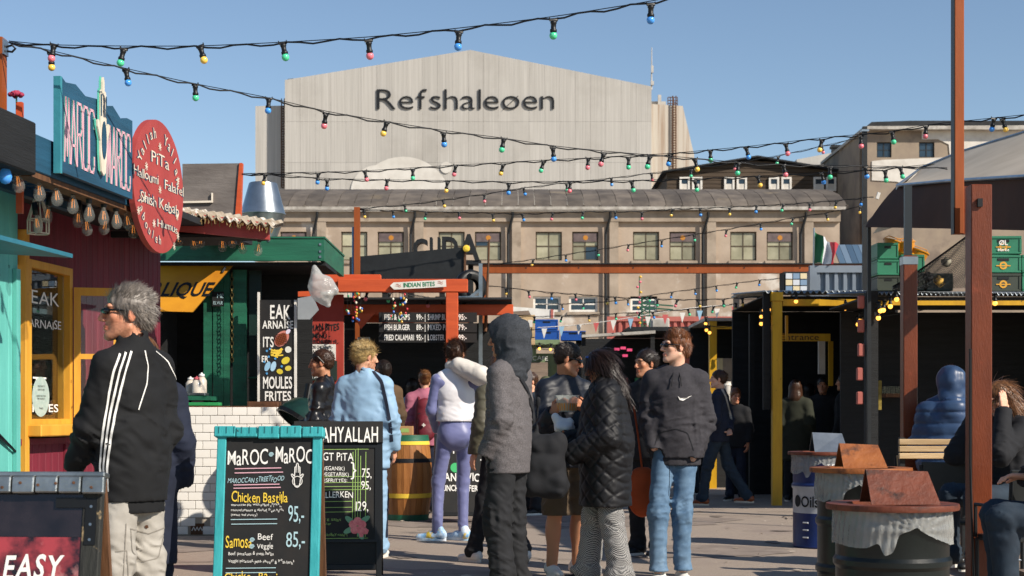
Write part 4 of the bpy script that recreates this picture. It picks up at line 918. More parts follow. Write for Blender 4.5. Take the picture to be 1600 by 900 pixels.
# ================================================================= orange stall
os_ = 128.0; OY = F/os_
P = lambda a, b: px2(a, b, os_)
ob_ = thing('orange_food_stall', 'orange timber food stall with red menu wall and fish menu boards', 'stall', (0, OY, 0))
def ob(nm, p0, p1, y0, y1, q0, q1, m, par=ob_, bev=.006): a = P(p0, q1); b = P(p1, q0); return MB().bx(a[0], b[0], y0, y1, a[1], b[1], bev).build(nm, m, par)
ob('beam', 529, 731, -.1, .06, 437, 457, M_orange); ob('beam', 455, 594, .062, .2, 428, 440, M_orange); ob('beam', 455, 528, -.06, .06, 441, 457, M_orange)
ob('post', 697, 716, -.09, .05, 457.5, 800, M_orange)
ob('rafter', 520, 802, .5, .58, 471, 488, M_orange); ob('rafter', 520, 730, .9, .97, 482, 497, M_orange)
ob('post', 530, 546, .55, .68, 460, 800, M_char)
mb = MB(); a = P(557, 515); q = [P(548, 488), P(582, 487), P(560, 512)]; MB().prism(q, .3, .34).build('gusset', M_orange, ob_)
M_redm = mat('dark_red_menu_wall', '#a33a2c', '#8e3026', sc=3, rough=.6, bump=.15)
ob('menu_wall', 467, 534, .2, .24, 458, 800, M_redm)
letters_obj('wall_lettering', ob_, M_char, [dict(t='INDIAN BITES', x=P(471, 0)[0], z=P(0, 515)[1], h=.085, w=.44, off=.02, jit=.15), dict(t='- MENU -', x=P(480, 0)[0], z=P(0, 527)[1], h=.06, w=.26, off=.02, jit=.1), dict(t='BUTTER CHICKEN 70,-', x=P(470, 0)[0], z=P(0, 536)[1], h=.05, w=.44, off=.02, jit=.15)], y=.195)
sp = ob('price_board', 468, 522, .165, .19, 537, 562, M_white, bev=0)
letters_obj('price_lettering', sp, M_ltr, [dict(t='TANDOORI CHICKEN 70,-', x=P(469, 0)[0], z=P(0, 544)[1], h=.04, w=.38, off=.01, jit=.1), dict(t='CHANNA MASALA 60,-', x=P(469, 0)[0], z=P(0, 551)[1], h=.04, w=.38, off=.01, jit=.1), dict(t='SAMOSA', x=P(469, 0)[0], z=P(0, 560)[1], h=.045, w=.2, off=.01, jit=.1)], y=.162)
sp = ob('price_board', 468, 524, .16, .19, 563, 594, mat('dark_green_slate', '#1b2f27', '#15241f', sc=4), bev=0)
letters_obj('price_lettering', sp, M_chalk, [dict(t='SALAT CURRY 55,-', x=P(470, 0)[0], z=P(0, 572)[1], h=.035, w=.33, jit=.1), dict(t='PANEER', x=P(470, 0)[0], z=P(0, 583)[1], h=.055, w=.22, jit=.1), dict(t='VEGETAR', x=P(470, 0)[0], z=P(0, 591)[1], h=.035, w=.2, jit=.1)], y=.157)
ob('inner_wall', 534, 800, 2.2, 2.25, 488, 800, M_char); ob('roof', 440, 800, .25, 2.3, 462, 466, M_felt); ob('serving_counter', 548, 700, 1.1, 1.5, 655, 800, M_char)
ob('steel_panel', 546, 566, 1.0, 1.03, 520, 580, M_steel)
# fish menu: three hanging boards, prices in white
rows_ = [('FISH & CHIPS', '99:- |', 'SHRIMP BURGER', '95:-', 487, 503), ('FISH BURGER', '89:- |', 'MIXED PLATE', '79:-', 504, 519), ('FRIED CALAMARI', '95:- |', 'LOBSTER TAILS', '99:-', 520, 535)]
fm = thing('fish_menu_sign', 'three black menu boards listing fish and chips and fish burger', 'menu sign', (0, OY+.08, 0))
for a_, b_, c_, d_, q0, q1 in rows_:
    bo = ob('board', 591, 745, 0, .03, q0+.4, q1-.4, M_black, fm, 0)
    letters_obj('lettering', bo, M_chalk, [dict(t=a_, x=P(600, 0)[0], z=P(0, q1-4)[1], h=.07, w=.31 if len(a_) < 13 else .36, off=.02), dict(t=b_, x=P(650, 0)[0], z=P(0, q1-4)[1], h=.07, w=.11, off=.02), dict(t=c_, x=P(668, 0)[0], z=P(0, q1-4)[1], h=.07, w=.35, off=.02), dict(t=d_, x=P(716, 0)[0], z=P(0, q1-4)[1], h=.07, w=.1, off=.02)], y=-.004)
# arrow sign
ar = thing('arrow_sign', 'white arrow shaped INDIAN BITES sign nailed to the orange beam', 'sign', (0, OY-.125, 0))
MB().prism([P(611, 448), P(617, 454), P(698, 449.5), P(697.5, 438.5), P(616, 443)], -.02, 0).build('board', M_white, ar)
letters_obj('lettering', ar, mat('sign_green', '#1d7a52', bump=0), [dict(t='INDIAN BITES', x=P(632, 0)[0], z=P(0, 450.5)[1], h=.055, w=.38, off=.02, rot=.045)], y=-.023)
mb = MB()
for px, py in ((620, 448), (685, 443.5)):
    c = P(px, py)
    for d in (-.008, .012): mb.ribbon([(c[0]+k*.012, c[1]+d+.008*math.sin(k*1.3)) for k in range(6)], .006, -.0225)
mb.build('squiggle', M_orange, ar)
# coloured glass charms under the beam
for j, px in enumerate((555, 625)):
    ch = thing('bead_charm', 'cluster of coloured bead charms hanging %s' % ('left under the orange beam' if j == 0 else 'in front of the fish menu'), 'charm', (at(px, HZ, os_)-Vector((0, .12, CH))))
    for k in range(26):
        x, z = rnd.uniform(-.1, .1), rnd.uniform(-.34, .0); MB().lathe([(0, -.02), (.014, -.008), (.014, .006), (0, .016)], (x, rnd.uniform(-.05, .02), P(0, 460)[1]+z), 8).build('bead', bpy.data.materials.get('bead%d' % (k % 5)) or mat('bead%d' % (k % 5), ['#d8a53a', '#2f8f5d', '#c43b3f', '#3b6fc0', '#e8dfc8'][k % 5], rough=.2, bump=0, spec=.6), ch, smooth=True)
    mb = MB()
    for k in range(5): mb.tube([(-.08+k*.04, 0, P(0, 457)[1]), (-.08+k*.04, 0, P(0, 457)[1]-.2-.05*(k % 3))], .003, 4)
    mb.build('cord', M_char, ch)
# ================================================================= black roof sign with block letters
bs = 108.0; P = lambda a, b: px2(a, b, bs)
rsg = thing('black_roof_sign', 'long black sign panel standing on the roof of the orange stall', 'sign', (0, F/bs, 0))
MB().prism([P(546, 440), P(724, 440), P(726, 386), P(546, 402)], 0, .12).build('panel', M_dark, rsg)
MB().bx(P(725, 0)[0], P(728, 0)[0], -.03, .1, P(0, 440)[1], P(0, 384)[1]).build('edge_post', M_wood, rsg)
mb = MB(); c = P(729, 389); mb.lathe([(.02, -.03), (.05, -.02), (.05, .02), (.02, .03)], (c[0], -.06, c[1]), 12, (PI/2, 0, 0)); mb.build('lamp', M_chy, rsg)
for px in (600, 690): MB().bx(P(px, 0)[0]-.04, P(px, 0)[0]+.04, .14, .22, 0, P(0, 400)[1]).build('support_post', M_char, rsg)
bl = thing('block_letter_sign', 'row of black block letters with red edges on the roof beyond', 'sign', (0, F/104, 0))
P = lambda a, b: px2(a, b, 104)
for ch_, x0, x1, yb, yt in (('C', 646, 668, 404, 374), ('U', 672, 688, 402, 372), ('D', 691, 716, 401, 371), ('A', 716, 750, 408, 367)):
    v, f = glyph(ch_, .03); n = len(v); mn, mxx = v.min(0), v.max(0); a = P(x0, yb); b = P(x1, yt); mb = MB()
    co = [(a[0]+(p[0]-mn[0])/(mxx[0]-mn[0])*(b[0]-a[0]), a[1]+(p[1]-mn[1])/(mxx[1]-mn[1])*(b[1]-a[1])) for p in v]
    mb.add([(x, -.12, z) for x, z in co], f); mb.add([(x, .12, z) for x, z in co], [q[::-1] for q in f]); ed = set()
    for q in f:
        for i in range(len(q)): ed.add((q[i], q[(i+1) % len(q)]))
    for (a2, b2) in ed:
        if (b2, a2) not in ed: mb.f.append((b2, a2, a2+n, b2+n))
    mb.build('letter', M_dark, bl)
MB().prism([P(632, 412), P(752, 414), P(752, 408), P(632, 404)], -.1, .1).build('rail', M_dark, bl)
for px in (640, 735): MB().bx(P(px, 0)[0]-.04, P(px, 0)[0]+.04, .14, .2, 0, P(0, 408)[1]).build('support_post', M_char, bl)
# ================================================================= rust orange portal and pole
ps = 88.0; P = lambda a, b: px2(a, b, ps)
pt = thing('portal_beam', 'long rust orange steel beam spanning the square on square posts', 'beam', (0, F/ps, 0))
MB().bx(P(752, 0)[0], P(1356, 0)[0], -.07, .07, P(0, 427)[1], P(0, 414)[1]).build('beam', M_corten, pt)
MB().bx(P(752, 0)[0], P(1356, 0)[0], -.11, .11, P(0, 413.8)[1], P(0, 412)[1]).build('top_flange', M_dark, pt)
for px in (756, 1350): MB().bx(P(px, 0)[0]-.07, P(px, 0)[0]+.07, -.065, .065, 0, P(0, 427.2)[1]).build('post', M_corten, pt)
mb = MB()
for px in (822, 904, 989, 1074, 1162, 1249, 1337): mb.lathe([(.012, 0), (.012, .006)], (P(px, 0)[0], -.072, P(0, 419)[1]), 8, (PI/2, 0, 0))
mb.build('bolt', M_dark, pt)
po = thing('steel_pole', 'rust orange steel pole rising behind the orange stall', 'pole', at(558, HZ, 112)-Vector((0, 0, CH)))
MB().bx(-.04, .04, -.04, .04, 0, at(0, 324, 112).z).build('shaft', M_corten, po); MB().bx(-.07, -.042, -.02, .02, 2, at(0, 355, 112).z).build('blue_tape', mat('blue_strip', '#4a7396', bump=0), po)
MB().tube([(.04, 0, at(0, 327, 112).z), (.1, 0, at(0, 327, 112).z), (.1, 0, at(0, 331, 112).z), (.05, 0, at(0, 331, 112).z)], .01).build('hook', M_sock, po)
# grey steel frame, tyre and bamboo cane beside the orange roof
fs_ = 118.0; P = lambda a, b: px2(a, b, fs_)
sf = thing('steel_bracket_frame', 'galvanised bracket frame on the orange stall roof', 'bracket', (0, F/fs_, 0))
mb = MB(); a = P(751, 465); b = P(751, 412); mb.bar((a[0], 0, 0), (b[0], 0, b[1]), .05); mb.bar((P(735, 0)[0], 0, P(0, 464)[1]), (P(751, 0)[0], 0, P(0, 452)[1]), .035); mb.bar((P(700, 0)[0], 0, P(0, 465)[1]), (P(752, 0)[0], 0, P(0, 464)[1]), .03); mb.build('tube_frame', M_steel, sf)
tyre = MB().lathe([(.10, -.05), (.16, -.07), (.22, -.05), (.23, 0), (.22, .05), (.16, .07), (.10, .05)], (0, 0, 0), 26, (PI/2, 0, .5), cap=False).build('tyre', M_sock); c = P(735, 446); tyre.location = (c[0], F/fs_+.2, c[1]); tag(tyre, 'black tyre standing on the roof end beside the bracket', 'tyre'); tyre.data.polygons.foreach_set('use_smooth', [True]*len(tyre.data.polygons))
cn = MB().tube([(*P(759, 520)[:1], 0, P(0, 520)[1]), (P(762, 0)[0], .05, P(0, 450)[1]), (P(765, 0)[0], .0, P(0, 378)[1])], [.025, .02, .012]).build('bamboo_cane', M_wood); cn.location = (0, F/fs_-.3, 0); tag(cn, 'thin brown cane sticking up beside the tyre', 'cane')
# ================================================================= wine barrel with parcel
br = thing('wooden_barrel', 'upright oak barrel with yellow and green hoops', 'barrel', at(638, HZ, 137)-Vector((0, 0, CH)))
M_oak = mat('oak_staves', '#a8703c', '#875529', sc=3, st=(5, 5, .6), rough=.45, bump=.25, bsc=14, rv=.13)
Hb = .97; rad = lambda z: .225+.045*math.sin(PI*z/Hb)
ns = 22
for k in range(ns):
    a0, a1 = 2*PI*k/ns+.006, 2*PI*(k+1)/ns-.006; vs = []; nz = 7
    for i in range(nz):
        z = Hb*i/(nz-1); r = rad(z); vs += [(r*math.cos(a0), r*math.sin(a0), z), (r*math.cos(a1), r*math.sin(a1), z), ((r-.025)*math.cos(a1), (r-.025)*math.sin(a1), z), ((r-.025)*math.cos(a0), (r-.025)*math.sin(a0), z)]
    fs = [(i*4+j, i*4+(j+1) % 4, i*4+4+(j+1) % 4, i*4+4+j) for i in range(nz-1) for j in range(4)]+[(3, 2, 1, 0), (nz*4-4, nz*4-3, nz*4-2, nz*4-1)]
    MB().add(vs, fs).build('stave', M_oak, br)
for z, w, m_ in ((.0, .07, M_green), (.26, .05, 'y'), (.66, .045, M_ltr), (.86, .04, 'y'), (.9, .07, M_green)):
    m_ = M_chy if m_ == 'y' else m_
    MB().lathe([(rad(z)+.004, z), (rad(z+w)+.004, z+w), (rad(z+w)-.01, z+w), (rad(z)-.01, z)], n=40, cap=False).build('hoop', m_, br, smooth=True, auto=30)
MB().lathe([(0, Hb-.05), (.21, Hb-.05), (.21, Hb-.03), (0, Hb-.03)], n=30).build('head', M_oak, br)
cb = MB().bx(-.13, .13, -.1, .1, 0, .1, .003).build('cardboard_box', mat('cardboard', '#b98f62', '#a67e54', sc=4)); cb.location = at(628, HZ, 137)-Vector((0, 0, CH-Hb)); cb.location.y -= .05; tag(cb, 'small brown cardboard box lying on the barrel', 'box'); 
bx_ = MB().bx(.0, .09, -.102, -.1005, .03, .075).build('box_label', M_chg, cb)
# black sandwich board behind the suited figure
sb, spp = chalk_board('menu_board', 'low black chalk board with a green drawing behind the standing violet leggings', 722, 140, .62, 1.0, math.radians(6), M_sock, legs_m=M_sock)
letters_obj('chalk_lettering', spp, M_chalk, [dict(t='SANDWICH', x=-.25, z=.47, h=.09, w=.5, off=.02, jit=.1), dict(t='LUNCH OFFER 69', x=-.26, z=.36, h=.07, w=.52, off=.02, jit=.1), dict(t='7', x=.2, z=.62, h=.1, off=.01), dict(t='STEAK', x=-.2, z=.78, h=.08, w=.4, jit=.1)], y=-.004)
mb = MB(); disc(mb, -.08, .62, .055, -.005, 14); disc(mb, -.02, .6, .035, -.0055, 12); mb.build('green_drawing', mat('chalk_bright_green', '#3fae6a', bump=0), spp)
# ================================================================= low stalls and containers across the square
M_sage = mat('sage_green_paint', '#7d8f6c', '#6d7f5e', sc=2.5, rough=.6, bump=.15)
M_cont = mat('faded_red_container', '#b5675c', '#a2584e', sc=1.6, st=(1, 1, .4), rough=.6, bump=.1)
M_contg = mat('grey_blue_container', '#7f8994', '#6d7782', sc=1.6, rough=.5, bump=.1)
M_bluep = mat('blue_plastic', '#1f4f9e', '#1a4488', sc=4, rough=.4, bump=.03)
M_pale = mat('pale_timber', '#c6ab84', '#a98d66', sc=3, st=(.6, 1, 5), rough=.75, bump=.25, rv=.1)
M_greyw = mat('grey_weathered_boards', '#8d7c6c', '#74655a', sc=3, st=(.5, 1, 6), rough=.85, bump=.3, rv=.1)
M_ypost = mat('mustard_yellow_paint', '#d0a01a', '#b98b14', sc=3, st=(3, 3, .5), rough=.5, bump=.12, c3='#5c4410', c3sc=10, c3f=(.69, .71))
M_maroon = mat('red_brown_post_paint', '#743517', '#622b11', sc=4, st=(3, 3, .6), rough=.4, bump=.2, bsc=40, bst=(4, 4, .6), c3='#7f3a20', c3sc=8, c3f=(.6, .75))
cs2 = 80.0; CY = F/cs2
def front(s):
    def P(a, b): return px2(a, b, s)
    def bx(nm, p0, p1, q0, q1, y0, y1, m, par=None, bev=0): a = P(p0, q1); b = P(p1, q0); return MB().bx(a[0], b[0], y0, y1, a[1], b[1], bev).build(nm, m, par)
    return P, bx
P, bx = front(cs2)
gk = thing('sage_green_kiosk', 'low sage green kiosk with hatch behind the hooded jacket', 'kiosk', (0, CY, 0))
bx('wall', 786, 838, 540, 745, 0, 1.2, M_sage, gk); bx('wall', 838.2, 872, 552, 745, .1, 1.2, M_sage, gk); bx('roof', 780, 874, 532, 539.6, -.35, 1.3, M_sage, gk); bx('hatch', 822, 856, 566, 606, -.05, -.004, M_greyw, gk); bx('corner_strip', 873, 878, 536, 745, -.1, .1, M_ypost, gk); bx('shelf', 800, 860, 606, 609, -.35, -.052, M_white, gk)
letters_obj('lettering', gk, M_chalk, [dict(t='CAFE', x=P(832, 0)[0], z=P(0, 563)[1], h=.09, w=.3, jit=.1)], y=-.056 if False else -.004)
P, bx = front(84.0)
wc = thing('wooden_sign_crate', 'pale wooden crate with painted letters on the kiosk roof', 'crate', (0, F/84, 0))
for k in range(4): bx('slat', 800, 836, 492+k*12, 502.5+k*12, 0, .03, M_pale, wc)
bx('crate_body', 801, 835, 492, 538, .035, .5, M_greyw, wc)
letters_obj('lettering', wc, M_sock, [dict(t='DON', x=P(806, 0)[0], z=P(0, 521)[1], h=.11, w=.3, off=.01)], y=-.003)
for p0, p1 in ((806, 814), (816, 823), (825, 832)): bx('white_label', p0, p1, 500, 511, -.008, -.003, M_white, wc)
drift = tag(MB().add([(v[0], 0, v[1]) for v in [P(776, 496), P(830, 494), P(826, 486), P(790, 488)]]+[(v[0], .3, v[1]) for v in [P(776, 496), P(830, 494), P(826, 486), P(790, 488)]], [(0, 1, 2, 3), (7, 6, 5, 4), (0, 4, 5, 1), (1, 5, 6, 2), (2, 6, 7, 3), (3, 7, 4, 0)]).build('driftwood_plank', M_greyw), 'weathered plank lying on top of the wooden sign crate', 'plank'); drift.location = (0, F/84, .01)
P, bx = front(74.0)
wb_ = thing('white_fascia_board', 'white fascia board with red end above the blue crates', 'board', (0, F/74, 0))
MB().prism([P(800, 498), P(866, 497), P(866, 484), P(800, 479)], 0, .06).build('board', M_white, wb_); bx('red_end', 860.5, 864.5, 483.5, 497, -.02, -.003, M_cont, wb_); bx('leg', 820, 824, 498, 735, .0, .05, M_char, wb_)
# blue crates
def crate(nm, lab, group, px0, px1, py0, py1, s, m, y=0, depth=.4, badge=None):
    P, bx = front(s); a = P(px0, py1); b = P(px1, py0); w, h = b[0]-a[0], b[1]-a[1]
    t = thing(nm, lab, 'crate', (a[0]+w/2, F/s+y, a[1]), rnd.uniform(-.05, .05), group); e = w*.06
    MB().bx(-w/2+e, w/2-e, .01, depth-.01, 0, h*.96).build('body', m, t)
    for z0, z1 in ((0, h*.12), (h*.84, h)): MB().bx(-w/2, w/2, 0, depth, z0, z1, .006).build('rim', m, t)
    for x in (-w/2, w/2-e): MB().bx(x, x+e, 0, depth, h*.125, h*.835).build('corner_rib', m, t)
    MB().bx(-w*.16, w*.16, .004, .0085, h*.66, h*.8).build('handle_hole', M_sock, t)
    if badge:
        mb = MB(); disc(mb, 0, h*.4, h*.22, .003, 18); mb.build('badge', badge, t)
        mb = MB(); disc(mb, 0, h*.4, h*.12, .0015, 14); mb.build('badge_core', m, t)
        mb = MB(); mb.bx(-w*.2, w*.2, .001, .0025, h*.36, h*.42); mb.build('badge_band', badge, t)
    return t
crate('blue_crate', 'blue plastic crate, upper one of the stack on the far kiosk', 'blue crates', 836, 872, 499, 515, 76, M_bluep)
crate('blue_crate', 'blue plastic crate under the upper one beside the white letters', 'blue crates', 835, 874, 516, 531, 76, M_bluep)
crate('blue_crate', 'wide blue plastic crate at the right end of the blue stack', 'blue crates', 876, 915, 517, 532, 75, M_bluep)
P, bx = front(72.0)
# little stall with bunting, container row, black stall
def corr_box(nm, lab, cat, p0, p1, q0, q1, s, m, pitch=.17, depth=2.4, base=None):
    P, bx = front(s); a = P(p0, q1); b = P(p1, q0); t = thing(nm, lab, cat, (0, F/s, 0)); n = max(3, int((b[0]-a[0])/pitch)); d = .06
    pts = []
    for i in range(n):
        x = a[0]+(b[0]-a[0])*i/n; w = (b[0]-a[0])/n; pts += [(x, 0), (x+w*.35, 0), (x+w*.5, d), (x+w*.85, d)]
    pts.append((b[0], 0)); vs = [(x, y, a[1]) for x, y in pts]+[(x, y, b[1]) for x, y in pts]; m_ = len(pts)
    MB().add(vs, [(i, i+1, m_+i+1, m_+i) for i in range(m_-1)]).build('corrugated_side', m, t)
    MB().bx(a[0], b[0], -.03, .08, b[1]+.001, b[1]+.12).bx(a[0], b[0], -.03, .08, a[1]-.12, a[1]-.001).bx(a[0]-.12, a[0]-.001, -.03, .1, a[1]-.12, b[1]+.12).bx(b[0]+.001, b[0]+.12, -.03, .1, a[1]-.12, b[1]+.12).build('corner_frame', m, t)
    MB().bx(a[0]+.01, b[0]-.01, .1, depth, a[1]-.1, b[1]+.1).build('box', m, t)
    return t
corr_box('shipping_container', 'faded red corrugated shipping container behind the black stall', 'container', 956, 1150, 502, 640, 62, M_cont)
bxs = thing('air_unit', 'pale grey box unit in front of the red container', 'box', (0, F/66, 0)); P, bx = front(66.0); bx('casing', 1017, 1046, 497, 522, 0, .4, M_lgrey, bxs, .02); bx('grille', 1020, 1043, 500, 518, -.02, -.003, M_gut, bxs); bx('foot', 1020, 1043, 522.5, 530, .05, .3, M_char, bxs)
P, bx = front(78.0)
bk = thing('black_food_stall', 'black roofed food stall with pink neon lamps behind the hoodie', 'stall', (0, F/78, 0))
MB().prism([P(966, 522), P(1206, 522), P(1206, 515.5), P(975, 516)], -1.2, 2.0).build('roof', M_dark, bk); MB().prism([P(905, 532), P(1015, 526), P(1015, 521.5), P(905, 528)], -1.25, -.9).build('roof', M_gut, bk)
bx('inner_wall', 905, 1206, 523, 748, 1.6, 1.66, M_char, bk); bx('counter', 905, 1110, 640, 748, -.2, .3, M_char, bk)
for px in (908, 1012, 1112): bx('post', px-3, px+3, 523, 748, -1.1, -1.02, M_char, bk)
M_neon = mat('pink_neon', '#ff5a86', rough=.4, bump=0, emit=.6)
for px, py in ((965, 545), (975, 543), (985, 546), (1081, 537), (978, 555), (1078, 580)): bx('neon_lamp', px-4, px+4, py-2, py+2, .2, .25, M_neon, bk)
sgd = bx('red_price_sign', 1086, 1104, 560, 568, .0, .03, M_cont, bk); bx('red_price_sign', 1066, 1082, 560, 568, .0, .03, M_cont, bk)
for i, (c, w) in enumerate((('#c9a24a', 20), ('#dfe4e6', 14), ('#b3423a', 12), ('#3f8f5d', 16), ('#d9d2c2', 24), ('#c25f7a', 12), ('#4a73b3', 14))):
    x = 930+i*22; bx('goods', x, x+w, 628+(i % 3)*3, 640, -.1, .1, mat('goods%d' % i, c, bump=0, rough=.5), bk); bx('shelf_goods', x+5, x+14, 588, 600, 1.3, 1.5, mat('goods_b%d' % i, c, bump=0, rough=.5), bk)
bx('sun_block_wall', 1203, 1206, 523, 748, -.9, 1.6, M_char, bk); bx('shelf', 915, 1100, 600.5, 603, 1.2, 1.58, M_greyw, bk)  # right wall added to keep the sun out of the stall
P, bx = front(72.0)
lt_ = thing('lattice_tower', 'green steel lattice ladder wound with pink lamps', 'lattice', (0, F/72, 0))
mb = MB()
for px in (1001, 1013): mb.bar((P(px, 0)[0], 0, 0), (P(px+2, 0)[0], 0, P(0, 466)[1]), .035)
for k in range(12):
    z = P(0, 536-k*6)[1]; z2 = P(0, 530-k*6)[1]; mb.bar((P(1001, 0)[0], 0, z), (P(1013, 0)[0], 0, z2), .02); mb.bar((P(1001, 0)[0], 0, z2), (P(1013, 0)[0], 0, z), .02)
for q in (474, 480): mb.bar((P(1000, 0)[0], 0, P(0, q)[1]), (P(1052, 0)[0], 0, P(0, q+4)[1]), .03)
mb.bar((P(999, 0)[0], 0, P(0, 470)[1]), (P(999, 0)[0], 0, P(0, 432)[1]), .02); mb.build('lattice', mat('green_steel', '#2f5a45', rough=.5, bump=0), lt_)
for k in range(10): MB().lathe([(0, -.03), (.03, -.015), (.03, .015), (0, .03)], (P(995+rnd.uniform(0, 6), 0)[0], -.08, P(0, 433+k*8)[1]), 8).build('lamp', mat('bulb_pk%d' % k, '#e07080' if k % 3 else '#e8b23a', rough=.3, bump=0), lt_, smooth=True)
# bunting
bn = thing('bunting', 'string of small white and blue pennants across the far stalls', 'bunting', (0, F/88, 0)); P, bx = front(88.0)
mb = MB(); mb.tube([(P(840+i*20, 0)[0], 0, P(0, 512-i*2.3+3*math.sin(i*PI/8))[1]) for i in range(17)], .007, 4); mb.build('cord', M_white, bn)
for i in range(12):
    x = 846+i*27; z = 512-(i*27+6)/20*2.3; c = ('#d8d4cc', '#8fb2c9', '#d8d4cc', '#c05a58')[i % 4]
    MB().prism([P(x, z+2), P(x+4, z+18), P(x+9, z+2)], -.004, .004).build('pennant', bpy.data.materials.get('pennant'+c) or mat('pennant'+c, c, bump=0), bn)
# ================================================================= yellow stalls on the right of the square
ys1, ys2 = 118.0, 96.0
P, bx = front(ys2)
y2 = thing('yellow_post_stall', 'smaller yellow framed stall with cream columns behind the entrance', 'stall', (0, F/ys2, 0))
bx('post', 1108, 1119, 502, 764, -.07, .07, M_ypost, y2); bx('beam', 1119.4, 1200, 510, 514, -.05, .05, M_ypost, y2); bx('roof', 1100, 1210, 497, 501.6, -.08, 2.2, M_gut, y2); bx('fascia', 1119.4, 1200, 502, 509.6, .06, .12, M_char, y2)
bx('inner_wall', 1100, 1215, 502, 764, 2.0, 2.06, M_char, y2); bx('column', 1160, 1165, 530, 764, .3, .42, M_ypost, y2); bx('column', 1169, 1177, 520, 764, .2, .36, M_greyw, y2); bx('column', 1178, 1188, 520, 764, .1, .28, mat('cream_column', '#d8cfa6', '#cbc197', sc=3, rough=.6), y2); bx('column', 1189, 1199, 520, 764, .0, .14, M_ypost, y2)
bx('sun_block_wall', 1206, 1209, 502, 764, .15, 2.0, M_char, y2); bx('panel', 1118.5, 1136, 558, 700, .5, .54, _MM['cream_column'], y2); bx('panel', 1136.5, 1160, 558, 700, .55, .58, M_gut, y2); bx('counter', 1120, 1200, 700, 764, .3, .9, M_char, y2); bx('rail', 1150, 1200, 628.5, 631, -.4, -.37, M_sock, y2)  # added right wall darkens the inside by blocking the sun
bw = thing('weatherboard_box', 'grey weathered timber box on the roof between the yellow stalls', 'box', (0, F/100, 0)); P, bx = front(100.0)
for k in range(5): bx('board', 1156-k*.5, 1193, 461+k*7.2, 467.6+k*7.2, 0, .04, M_greyw, bw)
bx('lid', 1154, 1195, 457, 460.4, -.05, .8, M_lgrey, bw); bx('box', 1157, 1192, 461, 497, .045, .8, M_greyw, bw)
P, bx = front(ys1)
y1 = thing('yellow_entrance_stall', 'yellow framed dark entrance stall with corrugated roof and Entrance board', 'stall', (0, F/ys1, 0))
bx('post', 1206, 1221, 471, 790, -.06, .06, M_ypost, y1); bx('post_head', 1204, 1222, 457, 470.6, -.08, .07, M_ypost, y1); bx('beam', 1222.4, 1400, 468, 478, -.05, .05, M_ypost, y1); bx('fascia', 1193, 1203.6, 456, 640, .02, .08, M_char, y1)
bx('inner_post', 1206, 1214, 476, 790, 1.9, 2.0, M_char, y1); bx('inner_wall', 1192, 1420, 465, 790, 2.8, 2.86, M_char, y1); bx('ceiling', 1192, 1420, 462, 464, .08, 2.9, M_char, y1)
mb = MB(); n = 44; A, B = P(1192, 456), P(1420, 456); vs = []
for i in range(n*4+1):
    u = i/(n*4); x = A[0]+(B[0]-A[0])*u; z = A[1]+.018*math.sin(u*n*PI*2*.55); vs += [(x, -.06, z), (x, 3, z+.2), (x, -.06, z-.01)]
mb.add(vs, [q for i in range(n*4) for q in ((i*3, i*3+3, i*3+4, i*3+1), (i*3, i*3+2, i*3+5, i*3+3))]).build('corrugated_roof', M_corr if False else mat('zinc_corrugated', '#9aa1a6', '#7d8488', sc=3, rough=.4, metal=.6, bump=.05), y1, smooth=True)
eb_ = bx('entrance_board', 1222, 1311, 518, 530, .55, .58, M_ypost, y1)
letters_obj('entrance_lettering', eb_, M_sock, [dict(t='Entrance', x=P(1231, 0)[0], z=P(0, 528)[1], h=.085, w=.52, off=.0)], y=.545)
bx('sun_block_wall', 1402, 1406, 466, 790, .1, 2.8, M_char, y1); bx('hanging_plank', 1236, 1240, 490, 530, .4, .45, M_ypost, y1); bx('door_frame', 1312, 1323, 523, 580, 1.4, 1.45, M_white, y1); bx('inner_board', 1327, 1334, 526, 600, 1.3, 1.36, M_ypost, y1)  # right wall put in to stop sunlight entering the open end
corr_box('shipping_container', 'grey blue corrugated container above the yellow entrance roof', 'container', 1276, 1346, 426, 455, 92, M_contg, .13)
gc = thing('glazed_cabinet', 'tall cabinet with stacked blue and white boxes behind the entrance roof', 'cabinet', (0, F/94, 0)); P, bx = front(94.0)
bx('case', 1226, 1262, 424, 458, .05, .5, M_char, gc)
for i in range(3):
    for j in range(3): bx('box', 1228+i*11.4, 1238+i*11.4, 427+j*10, 435.5+j*10, 0, .048, mat('cabbox%d%d' % (i, j), ('#c9ced4', '#7a93ad', '#d8c9a4')[(i+j*2) % 3], bump=0), gc)
# blue panelled roof and flag
bt = thing('blue_glazed_roof', 'sloping blue glazed roof panels beside the flag', 'roof panel', (0, F/70, 0)); P, bx = front(70.0)
for k in range(6):
    a = P(1316+k*10, 420); b = P(1325.4+k*10, 420); t0 = P(1316+k*9, 376)[1]
    MB().add([(a[0], 0, a[1]), (b[0], 0, a[1]), (b[0]-.04, .8, t0), (a[0]-.04, .8, t0), (a[0], .04, a[1]-.04), (b[0], .04, a[1]-.04), (b[0]-.04, .84, t0-.04), (a[0]-.04, .84, t0-.04)], [(0, 1, 2, 3), (7, 6, 5, 4), (0, 4, 5, 1), (1, 5, 6, 2), (2, 6, 7, 3), (3, 7, 4, 0)]).build('panel', mat('blue_glazing%d' % k, ('#4f6478', '#66788a', '#44586c')[k % 3], rough=.15, bump=0, spec=.6), bt)
bx('frame', 1312, 1378, 420.5, 428, -.02, .9, M_gut, bt); bx('support', 1330, 1336, 428.5, 740, .2, .5, M_char, bt)
fl = thing('tricolour_flag', 'green white and red flag hanging from a short pole above the beam', 'flag', (0, F/92, 0)); P, bx = front(92.0)
mb = MB(); mb.tube([(P(1271, 0)[0], 0, P(0, 427)[1]), (P(1272, 0)[0], 0, P(0, 356)[1])], .015); mb.build('pole', M_steel, fl)
